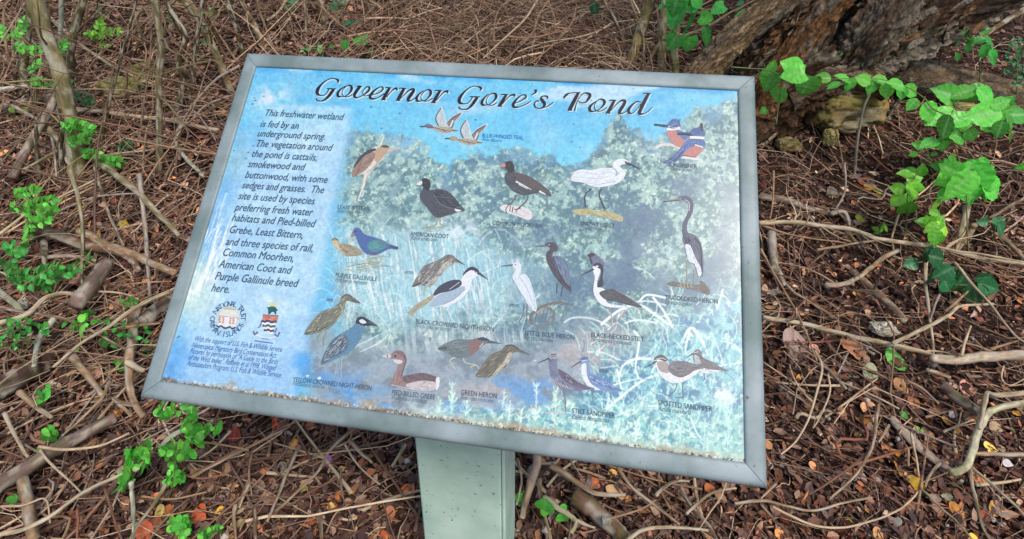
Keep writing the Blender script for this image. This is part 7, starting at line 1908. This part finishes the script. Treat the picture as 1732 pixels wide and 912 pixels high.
    k.poly(zz(o, [(450, 246), (490, 270), (560, 262), (540, 286), (490, 281)]), (88, 96, 168)); k.poly(zz(o, [(374, 158), (392, 142), (404, 152), (385, 162)]), (190, 120, 100), 2); k.ribbon(zz(o, [(640, 226), (697, 240)]), 2, (70, 76, 98))
    k.ribbon(zz(o, [(500, 282), (494, 330)]), 1.6, (196, 190, 140)); k.ribbon(zz(o, [(560, 280), (580, 320), (540, 352)]), 1.6, (196, 176, 140)); k.poly(zz(o, [(404, 126), (412, 122), (414, 130), (406, 132)]), (40, 40, 80), 1)
    k.done('bird_picture', 'picture of a blue and teal gallinule beside a brown one')
    # black-crowned night-herons
    k = new()
    jb = zz(o, [(788, 500), (828, 420), (870, 360), (940, 330), (985, 309), (1020, 284), (1062, 287), (1086, 308), (1146, 353), (1092, 336), (1062, 350), (1022, 380), (982, 422), (942, 480), (900, 502), (850, 490)])
    k.poly(jb, (124, 122, 122)); k.poly(zz(o, [(1000, 340), (1060, 345), (1015, 385), (980, 425), (940, 482), (900, 500), (880, 495), (940, 440)]), (180, 176, 162)); k.streaks(jb, 90, 8, .9, [(226, 228, 226), (70, 70, 76), (200, 198, 184), (60, 62, 70)], 42, 18)
    k.ribbon(zz(o, [(1082, 316), (1115, 335), (1146, 354)]), 3, (92, 96, 104), .8); k.ribbon(zz(o, [(788, 500), (850, 475)]), 1.6, (70, 66, 72)); k.poly(zz(o, [(1048, 314), (1062, 310), (1066, 320), (1052, 324)]), (200, 176, 90), 1)
    k.ribbon(zz(o, [(875, 500), (870, 565)]), 2, (176, 178, 140))
    k.done('bird_picture', 'picture of a streaky brown young heron')
    k = new()
    k.ribbon(zz(o, [(770, 690), (830, 632), (880, 600), (935, 568)]), 10, (170, 164, 138), 7); k.streaks(zz(o, [(780, 680), (840, 610), (920, 575), (900, 605), (800, 690)]), 16, 12, .8, [(126, 120, 100), (202, 196, 168)], 38, 19)
    k.ribbon(zz(o, [(1000, 640), (994, 700)]), 1.8, (196, 198, 160)); k.ribbon(zz(o, [(900, 570), (880, 590), (905, 600)]), 2.4, (190, 180, 120))
    wb = zz(o, [(1128, 440), (1165, 392), (1200, 370), (1238, 396), (1226, 430), (1196, 452), (1176, 520), (1110, 592), (1010, 642), (990, 632), (905, 642), (940, 570), (1040, 508), (1110, 468)]); k.poly(wb, (228, 234, 246))
    k.poly(zz(o, [(905, 637), (950, 568), (1050, 520), (1128, 498), (1146, 512), (1080, 580), (1000, 622)]), (156, 184, 212)); k.poly(zz(o, [(930, 560), (970, 498), (1050, 458), (1112, 456), (1122, 490), (1060, 526), (990, 542)]), (66, 68, 90)); k.ribbon(zz(o, [(1110, 470), (1040, 520)]), .8, (226, 232, 240))
    k.poly(zz(o, [(1128, 424), (1160, 380), (1200, 366), (1238, 388), (1236, 404), (1190, 388), (1150, 410)]), (56, 58, 80)); k.ribbon(zz(o, [(1230, 402), (1262, 424), (1302, 452)]), 5.5, (72, 78, 98), .8); k.ribbon(zz(o, [(1000, 620), (1080, 580), (1150, 515)]), .9, (120, 140, 168)); k.poly(zz(o, [(1212, 398), (1222, 396), (1224, 404), (1214, 405)]), (170, 60, 60), 1)
    k.done('bird_picture', 'picture of a white heron with a black crown and back')
    # yellow-crowned night-herons
    k = new()
    for g in ([(205, 805), (190, 850), (185, 905)], [(170, 815), (140, 850)]): k.ribbon(zz(o, g), 1.8, (140, 142, 110))
    jb = zz(o, [(58, 822), (108, 740), (180, 668), (258, 640), (298, 602), (310, 570), (345, 552), (385, 568), (442, 612), (392, 607), (352, 596), (337, 620), (320, 682), (270, 742), (210, 792), (130, 818)]); k.poly(jb, (122, 124, 108)); k.streaks(jb, 90, 9, .8, [(180, 180, 152), (78, 80, 74), (92, 94, 84), (204, 202, 176)], 42, 20)
    k.ribbon(zz(o, [(312, 575), (345, 553), (385, 570)]), 2.2, (84, 88, 98)); k.ribbon(zz(o, [(380, 590), (442, 613)]), 4.5, (92, 98, 112), .8); k.ribbon(zz(o, [(62, 820), (140, 800), (220, 770)]), 1.3, (70, 72, 70)); k.ribbon(zz(o, [(300, 620), (320, 670), (280, 730)]), 1, (210, 204, 176))
    k.done('bird_picture', 'picture of an olive streaked young heron')
    k = new(); o = E_
    for g in ([(366, 420), (346, 552)], [(396, 408), (388, 556)]): k.ribbon(zz(o, g), 1.7, (150, 176, 190))
    bb = zz(o, [(450, 222), (490, 182), (520, 190), (542, 220), (522, 290), (472, 360), (412, 402), (332, 440), (252, 470), (270, 410), (320, 310), (400, 250)]); k.poly(bb, (82, 136, 178))
    wg = zz(o, [(254, 466), (270, 400), (330, 302), (402, 258), (442, 310), (420, 372), (350, 412), (300, 440)]); k.poly(wg, (88, 110, 134)); k.streaks(wg, 80, 9, .9, [(212, 220, 226), (66, 78, 98), (150, 168, 184), (56, 66, 84)], 50, 21)
    k.poly(zz(o, [(486, 186), (500, 150), (536, 143), (576, 165), (637, 207), (590, 203), (545, 206), (508, 192)]), (52, 58, 78)); k.poly(zz(o, [(510, 172), (534, 160), (562, 184), (532, 190)]), (224, 230, 238), 2); k.ribbon(zz(o, [(575, 180), (637, 208)]), 3.2, (80, 88, 104), .8)
    k.done('bird_picture', 'picture of a blue-grey heron with a black and white head')
    # grebe
    k = new()
    gb = zz(o, [(668, 406), (720, 400), (745, 379), (785, 371), (820, 394), (831, 440), (815, 492), (800, 546), (840, 540), (930, 525), (1000, 540), (1052, 558), (1046, 622), (1020, 641), (900, 636), (790, 621), (723, 600), (735, 560), (765, 500), (770, 460), (740, 430), (700, 422)]); k.poly(gb, (152, 122, 122))
    fl = zz(o, [(830, 600), (900, 580), (980, 578), (1022, 590), (1022, 636), (900, 636), (840, 622)]); k.poly(fl, (202, 192, 196)); k.streaks(fl, 36, 5, .8, [(150, 130, 138), (226, 222, 226)], -10, 22)
    bk = zz(o, [(804, 552), (860, 534), (950, 524), (1042, 558), (1022, 582), (940, 570), (860, 590), (820, 586)]); k.poly(bk, (112, 88, 98)); k.streaks(bk, 24, 12, .8, [(84, 66, 78), (146, 120, 126)], -6, 23); k.poly(zz(o, [(1030, 560), (1054, 554), (1052, 612), (1030, 641)]), (228, 232, 238), 2)
    k.poly(zz(o, [(735, 432), (800, 438), (800, 456), (768, 464)]), (216, 208, 216), 2); k.poly(zz(o, [(664, 406), (720, 399), (726, 420), (694, 423)]), (206, 204, 204), 2); k.ribbon(zz(o, [(700, 402), (704, 420)]), 1.5, (60, 60, 74)); k.poly(zz(o, [(745, 410), (755, 402), (766, 408), (757, 416)]), (48, 44, 56), 1)
    k.poly(zz(o, [(748, 380), (785, 372), (818, 394), (828, 430), (790, 400)]), (140, 100, 106)); k.streaks(zz(o, [(735, 560), (790, 500), (800, 545), (800, 610), (735, 595)]), 22, 9, .8, [(196, 150, 140), (140, 100, 104)], 70, 24); k.ribbon(zz(o, [(815, 410), (828, 445), (812, 495), (800, 545)]), 1.6, (110, 80, 92)); k.ribbon(zz(o, [(730, 604), (900, 638), (1020, 642)]), .9, (220, 226, 236))
    k.done('bird_picture', 'picture of a swimming reddish grebe')
    # green herons
    k = new()
    for g in ([(1162, 418), (1126, 436), (1140, 470), (1164, 500)], [(1215, 424), (1230, 455), (1300, 470), (1322, 496)], [(1300, 468), (1260, 486)]): k.ribbon(zz(o, g), 2.2, (196, 200, 166), 1.4)
    gh = zz(o, [(1043, 360), (1100, 320), (1180, 294), (1250, 299), (1310, 289), (1350, 281), (1392, 303), (1472, 325), (1388, 324), (1342, 340), (1310, 372), (1270, 407), (1210, 422), (1150, 416), (1100, 386)]); k.poly(gh, (108, 122, 132)); k.poly(zz(o, [(1262, 310), (1310, 294), (1345, 335), (1312, 372), (1262, 406), (1255, 360)]), (140, 104, 104))
    k.streaks(zz(o, [(1050, 360), (1180, 298), (1260, 305), (1250, 395), (1150, 410)]), 44, 10, .8, [(78, 96, 104), (150, 164, 166), (96, 126, 124)], 12, 25); k.poly(zz(o, [(1312, 292), (1352, 282), (1394, 304), (1340, 306)]), (60, 74, 92)); k.ribbon(zz(o, [(1380, 310), (1472, 325)]), 3.4, (74, 80, 92), .7); k.ribbon(zz(o, [(1350, 322), (1325, 350)]), 1.3, (216, 210, 196)); k.ribbon(zz(o, [(1045, 362), (1100, 350)]), 2, (60, 70, 82))
    k.done('bird_picture', 'picture of a grey-green heron striding')
    k = new(); k.ribbon(zz(o, [(1400, 553), (1396, 605)]), 1.8, (190, 184, 140))
    jb = zz(o, [(1298, 546), (1340, 480), (1400, 400), (1470, 370), (1500, 340), (1545, 335), (1592, 363), (1668, 402), (1585, 382), (1548, 392), (1532, 430), (1502, 482), (1452, 522), (1390, 552)]); k.poly(jb, (112, 108, 98)); k.poly(zz(o, [(1545, 390), (1524, 450), (1452, 524), (1400, 552), (1450, 490), (1500, 425), (1520, 390)]), (196, 190, 164))
    k.streaks(jb, 80, 9, .8, [(74, 70, 66), (176, 170, 140), (140, 132, 112), (64, 62, 60)], 45, 26); k.ribbon(zz(o, [(1500, 342), (1545, 336), (1590, 362)]), 2.2, (82, 72, 74)); k.ribbon(zz(o, [(1590, 366), (1668, 402)]), 3, (112, 98, 84), .7)
    k.done('bird_picture', 'picture of a brown streaked young heron with a long bill')
    # little blue herons
    k = new(); o = D_
    rootp = [(240, 752), (232, 700), (280, 650), (350, 618), (430, 608), (508, 625)]
    k.ribbon(zz(o, rootp), 6, (112, 110, 106), 3); k.ribbon(zz(o, [(335, 640), (388, 672), (378, 740), (300, 768), (240, 750)]), 3.4, (122, 120, 114), 3)
    for q in range(6): k.ribbon(zz(o, [(270 + q * 26, 660 - q * 4), (262 + q * 22, 740)]), 1.3, (120, 110, 110), .7)
    k.streaks(zz(o, [(250, 700), (300, 640), (430, 604), (490, 622), (350, 630), (260, 720)]), 16, 10, .7, [(196, 188, 180), (90, 80, 80)], 30, 27)
    for g in ([(186, 615), (180, 680), (152, 742)], [(208, 615), (202, 752)]): k.ribbon(zz(o, g), 1.5, (96, 110, 118))
    wb = zz(o, [(104, 360), (120, 340), (150, 338), (167, 365), (162, 405), (150, 426), (190, 414), (222, 450), (252, 540), (272, 630), (262, 670), (220, 632), (180, 572), (144, 512), (118, 460), (106, 430), (130, 385)]); k.poly(wb, (218, 230, 246))
    k.ribbon(zz(o, [(150, 430), (200, 500), (262, 660)]), 1, (160, 184, 216)); k.ribbon(zz(o, [(128, 440), (150, 520), (240, 640)]), .9, (170, 192, 220)); k.ribbon(zz(o, [(195, 420), (245, 530), (264, 650)]), .8, (176, 198, 224)); k.ribbon(zz(o, [(28, 362), (110, 354)]), .8, (86, 100, 118), 2.8); k.poly(zz(o, [(124, 350), (132, 347), (134, 354), (126, 356)]), (70, 80, 90), 1)
    k.done('bird_picture', 'picture of a small white heron by a curled root')
    k = new()
    for g in ([(410, 474), (406, 542)], [(448, 498), (434, 566)]): k.ribbon(zz(o, g), 1.9, (70, 80, 92))
    db = zz(o, [(326, 216), (355, 200), (396, 205), (414, 240), (406, 262), (385, 267), (372, 300), (402, 290), (442, 310), (482, 360), (497, 440), (505, 548), (490, 527), (450, 497), (408, 450), (368, 390), (338, 320), (338, 270), (365, 240)]); k.poly(db, (78, 72, 88))
    wg = zz(o, [(386, 310), (412, 290), (452, 320), (487, 380), (498, 450), (490, 502), (440, 432), (400, 370)]); k.poly(wg, (98, 118, 158)); k.streaks(wg, 20, 14, .8, [(74, 92, 132), (130, 148, 182)], -58, 28); k.streaks(db, 16, 10, .7, [(104, 92, 106), (56, 54, 70)], -62, 29)
    k.ribbon(zz(o, [(258, 227), (300, 226), (346, 222)]), .8, (90, 104, 130), 3); k.ribbon(zz(o, [(388, 312), (430, 420), (490, 505)]), 1, (48, 52, 72)); k.poly(zz(o, [(350, 216), (358, 212), (361, 220), (353, 222)]), (200, 196, 150), 1)
    k.done('bird_picture', 'picture of a dark slate-blue heron')
    # stilt
    k = new()
    for g in ([(768, 632), (776, 700), (782, 775)], [(882, 655), (800, 745)], [(850, 690), (870, 660)]): k.ribbon(zz(o, g), 2, (190, 142, 146))
    jv = zz(o, [(610, 292), (640, 270), (665, 278), (690, 296), (722, 330), (727, 362), (660, 352), (638, 336), (632, 305)]); k.poly(jv, (104, 110, 146)); k.poly(zz(o, [(612, 290), (640, 272), (668, 282), (640, 300)]), (56, 58, 76)); k.ribbon(zz(o, [(632, 300), (645, 345)]), 3, (60, 60, 80)); k.ribbon(zz(o, [(606, 296), (585, 310)]), 1, (70, 76, 92), .5)
    ws = zz(o, [(653, 362), (690, 368), (702, 400), (682, 460), (686, 500), (732, 520), (742, 600), (800, 624), (872, 630), (820, 644), (730, 632), (680, 592), (654, 530), (664, 440), (653, 400)]); k.poly(ws, (230, 236, 246))
    k.poly(zz(o, [(653, 356), (680, 338), (712, 350), (724, 390), (717, 430), (722, 490), (690, 507), (680, 490), (702, 440), (707, 390), (690, 376)]), (54, 58, 76)); k.poly(zz(o, [(668, 362), (684, 356), (690, 366), (674, 370)]), (228, 234, 242), 1)
    wg = zz(o, [(694, 546), (730, 524), (800, 518), (872, 560), (988, 637), (900, 627), (820, 602), (740, 590)]); k.poly(wg, (74, 78, 88)); k.streaks(wg, 30, 14, .8, [(54, 58, 68), (104, 108, 116)], -24, 30); k.ribbon(zz(o, [(800, 520), (880, 565), (980, 632)]), .8, (150, 156, 166)); k.ribbon(zz(o, [(572, 422), (610, 404), (658, 382)]), .9, (56, 62, 80), 2.8)
    k.done('bird_picture', 'picture of a black and white wader with a thin bill')
    # sandpipers
    k = new(); o = F_
    k.ribbon(zz(o, [(372, 402), (384, 470), (384, 566)]), 1.9, (110, 116, 136)); k.ribbon(zz(o, [(250, 556), (320, 548), (392, 570)]), 3, (190, 196, 214), 2); k.ribbon(zz(o, [(572, 400), (572, 464)]), 1.6, (110, 116, 140)); k.ribbon(zz(o, [(330, 520), (370, 516), (384, 560)]), 1.4, (206, 212, 224))
    sb = zz(o, [(270, 192), (285, 164), (320, 158), (330, 190), (332, 250), (380, 280), (450, 330), (520, 368), (588, 391), (500, 402), (390, 407), (330, 371), (288, 310), (278, 260)]); k.poly(sb, (112, 122, 158)); k.streaks(sb, 60, 7, .9, [(70, 70, 116), (184, 186, 214), (150, 132, 150)], -30, 31)
    k.poly(zz(o, [(335, 255), (400, 290), (470, 345), (560, 388), (480, 385), (400, 350), (350, 300)]), (104, 92, 124)); k.streaks(zz(o, [(340, 262), (400, 295), (470, 348), (540, 384), (400, 345), (355, 300)]), 30, 6, 1, [(60, 54, 88), (196, 184, 190), (80, 70, 104)], -35, 32)
    k.poly(zz(o, [(275, 180), (290, 164), (318, 160), (325, 185), (290, 190)]), (176, 160, 168)); k.ribbon(zz(o, [(198, 217), (240, 200), (278, 184)]), .9, (64, 70, 100), 2.6); k.ribbon(zz(o, [(285, 178), (318, 172)]), 1.2, (70, 64, 90)); k.ribbon(zz(o, [(290, 162), (322, 158)]), 2, (84, 80, 116))
    for q in range(8): k.ribbon(zz(o, [(300 + q * 18, 330 + q * 9), (312 + q * 18, 350 + q * 7), (318 + q * 17, 372 + q * 4)]), .9, (206, 208, 228))
    k.done('bird_picture', 'picture of a mottled violet sandpiper')
    k = new()
    ib = zz(o, [(485, 202), (500, 175), (540, 179), (546, 230), (562, 290), (620, 308), (690, 358), (773, 402), (730, 412), (640, 407), (580, 397), (528, 352), (496, 282)]); k.poly(ib, (114, 150, 208)); k.poly(zz(o, [(495, 230), (525, 222), (532, 300), (562, 360), (622, 398), (560, 390), (513, 340), (493, 280)]), (228, 234, 246))
    wg = zz(o, [(540, 300), (620, 310), (690, 358), (770, 402), (690, 400), (600, 372), (555, 340)]); k.poly(wg, (96, 134, 200)); k.streaks(wg, 36, 8, .9, [(66, 98, 164), (182, 204, 234)], -30, 33); k.ribbon(zz(o, [(424, 249), (456, 226), (492, 206)]), .9, (66, 74, 104), 2.6); k.ribbon(zz(o, [(496, 205), (530, 196)]), 1.4, (232, 238, 246)); k.poly(zz(o, [(488, 196), (505, 174), (540, 180), (530, 194)]), (90, 110, 164), 2)
    k.done('bird_picture', 'picture of a pale blue young sandpiper')
    k = new()
    sw = zz(o, [(1250, 152), (1275, 124), (1305, 138), (1317, 180), (1380, 208), (1440, 248), (1493, 271), (1420, 271), (1360, 286), (1308, 262), (1288, 222), (1255, 206)]); k.poly(sw, (126, 122, 128)); k.poly(zz(o, [(1288, 240), (1350, 260), (1440, 267), (1380, 286), (1308, 281)]), (226, 232, 240), 2); k.poly(zz(o, [(1255, 165), (1285, 170), (1300, 225), (1265, 210)]), (186, 190, 200)); k.ribbon(zz(o, [(1204, 179), (1256, 150)]), .9, (70, 72, 84), 2.4)
    k.streaks(sw, 22, 9, .8, [(96, 92, 100), (156, 152, 156)], -28, 34); k.ribbon(zz(o, [(1325, 285), (1330, 330)]), 1.2, (130, 150, 156)); k.ribbon(zz(o, [(1255, 148), (1285, 140)]), 1.1, (228, 232, 238))
    k.done('bird_picture', 'picture of a small brown sandpiper standing behind another')
    k = new()
    for g in ([(1140, 352), (1128, 402), (1086, 436)], [(1182, 348), (1178, 400), (1184, 455)], [(1086, 436), (1058, 432)], [(1184, 452), (1130, 450)]): k.ribbon(zz(o, g), 1.8, (108, 122, 124))
    sw = zz(o, [(988, 202), (1000, 174), (1040, 163), (1077, 195), (1092, 225), (1200, 238), (1302, 258), (1222, 322), (1150, 352), (1078, 342), (1018, 290), (998, 240)]); k.poly(sw, (230, 234, 242)); k.poly(zz(o, [(1008, 210), (1075, 213), (1098, 270), (1060, 284), (1018, 262)]), (172, 158, 156))
    wg = zz(o, [(1078, 250), (1110, 208), (1180, 203), (1260, 223), (1348, 244), (1260, 267), (1170, 312), (1108, 292)]); k.poly(wg, (122, 118, 128)); k.streaks(wg, 40, 11, .8, [(92, 88, 100), (156, 152, 160)], -6, 35)
    k.poly(zz(o, [(982, 196), (1004, 169), (1040, 161), (1077, 190), (1062, 208), (1020, 192)]), (100, 92, 98)); k.ribbon(zz(o, [(1000, 190), (1040, 184), (1066, 196)]), 1.1, (222, 222, 226)); k.ribbon(zz(o, [(923, 249), (965, 226), (1003, 204)]), 1, (66, 66, 78), 3); k.ribbon(zz(o, [(1110, 292), (1170, 312), (1240, 280)]), .9, (80, 78, 90))
    k.done('bird_picture', 'picture of a large brown and white sandpiper')
birds()

# ---- the two emblems
def emblems():
    s8 = lambda pts: topx((270, 480, 8), pts)
    k = Ink(0.0004)
    k.poly(s8([(930, 300), (1050, 345), (1085, 460), (1050, 560), (930, 600), (800, 570), (770, 470), (820, 345)]), (196, 216, 214))
    k.poly(s8([(868, 345), (900, 325), (1000, 335), (1040, 355), (1075, 462), (930, 448), (798, 432)]), (226, 226, 222), 0); k.poly(s8([(900, 318), (960, 310), (1010, 332), (1035, 356), (868, 342)]), (200, 206, 150), 0)
    k.ribbon(s8([(868, 344), (950, 342), (1036, 356)]), 1, (140, 128, 110)); k.ribbon(s8([(798, 434), (930, 450), (1074, 464)]), 1.2, (196, 96, 84))
    k.poly(s8([(810, 440), (1055, 464), (1030, 590), (980, 575), (915, 590), (860, 560), (790, 560)]), (232, 232, 236), 0)
    for x, y in ((845, 490), (985, 505)):
        k.poly(s8([(x - 38, y - 42), (x + 34, y - 36), (x + 26, y + 44), (x - 46, y + 38)]), (206, 120, 104), 0); k.poly(s8([(x - 8, y - 44), (x + 8, y - 42), (x + 2, y + 46), (x - 14, y + 44)]), (230, 230, 234), 0); k.ribbon(s8([(x - 30, y - 24), (x + 26, y + 24)]), 1.3, (238, 220, 214)); k.ribbon(s8([(x + 26, y - 20), (x - 34, y + 20)]), 1.3, (238, 220, 214))
    k.poly(s8([(905, 455), (955, 460), (940, 585), (885, 580)]), (236, 236, 240), 0)
    k.ribbon(s8([(775, 560), (800, 582), (840, 570), (880, 600), (930, 592), (960, 580), (985, 606), (1030, 590)]), 2.8, (52, 60, 96)); k.ribbon(s8([(785, 552), (805, 566), (845, 556), (885, 584), (930, 578), (960, 566), (990, 590), (1030, 574)]), 1.2, (238, 238, 242))
    k.done('trust_emblem', 'round emblem with a small cottage')
    # lettering round the cottage
    mb = MB()
    cxy = s8([(925, 475)])[0]; uc, vc = panel_uv(*cxy)
    e = s8([(1135, 480)])[0]; ru = abs(panel_uv(*e)[0] - uc); t = s8([(960, 268)])[0]; rv = abs(panel_uv(*t)[1] - vc)
    def arc(word, a0, a1, flip):
        n = len(word)
        for i, ch in enumerate(word):
            if ch == ' ': continue
            a = R(a0 + (a1 - a0) * i / (n - 1))
            co, polys = text_mesh(ch)
            sz = 0.0132
            x = (co[:, 0] - (co[:, 0].max() + co[:, 0].min()) / 2) * sz; y = (co[:, 1] - .35) * sz
            th = a - math.pi / 2 if not flip else a + math.pi / 2
            ct, sn = math.cos(th), math.sin(th)
            U = uc + ru * math.cos(a) + x * ct - y * sn; V = vc + rv * math.sin(a) + x * sn + y * ct
            by = {}
            for p in polys: by.setdefault(len(p), []).append(p)
            mb.add(uv_point(U, V, 0.0007), [np.array(q) for q in by.values()], lin((62, 92, 138)))
    arc('NATIONAL TRUST', 156, 8, False)
    arc('CAYMAN ISLANDS', 186, 344, True)
    mb.build('trust_emblem_lettering', M_INK, PANEL, smooth=False)
    k = Ink(0.0004)
    k.poly(s8([(1500, 250), (1560, 262), (1590, 310), (1560, 330), (1490, 300)]), (206, 226, 160)); k.poly(s8([(1445, 305), (1470, 318), (1510, 308), (1560, 312), (1602, 362), (1580, 370), (1582, 410), (1560, 412), (1550, 385), (1515, 385), (1500, 412), (1470, 405), (1470, 350)]), (26, 92, 104), 2)
    k.poly(s8([(1400, 418), (1612, 432), (1590, 520), (1388, 500)]), (220, 116, 100), 0); k.streaks(s8([(1410, 430), (1600, 440), (1580, 510), (1400, 490)]), 12, 8, 1.4, [(238, 170, 110), (206, 80, 80)], 0, 40); k.ribbon(s8([(1396, 420), (1612, 434)]), 1.1, (90, 60, 80))
    for q, (yy, c) in enumerate([(505, (58, 64, 104)), (535, (232, 236, 244)), (565, (60, 88, 96)), (595, (232, 236, 244)), (625, (58, 72, 84)), (655, (226, 234, 244))]):
        w = 1 - q * .09
        k.ribbon(s8([(1485 - 105 * w, yy - 4), (1485 - 60 * w, yy + 14), (1485 - 20 * w, yy - 2), (1485 + 30 * w, yy + 18), (1485 + 100 * w, yy + 8)]), 3.9, c)
    k.ribbon(s8([(1270, 690), (1330, 700), (1430, 738), (1540, 728), (1630, 690)]), 3.2, (216, 228, 244)); k.ribbon(s8([(1275, 640), (1290, 690), (1330, 650)]), 2.6, (84, 100, 160)); k.ribbon(s8([(1630, 655), (1600, 710), (1560, 680)]), 2.6, (84, 100, 160))
    k.ribbon(s8([(1340, 600), (1370, 560), (1385, 520)]), 2, (96, 110, 170)); k.ribbon(s8([(1560, 660), (1590, 600)]), 2, (96, 110, 170)); k.ribbon(s8([(1380, 742), (1480, 748)]), 1, (60, 110, 190)); k.ribbon(s8([(1292, 772), (1540, 806)]), 1.4, (60, 120, 200))
    k.done('crest_emblem', 'coat of arms with a dark turtle over a red and wavy shield')
emblems()
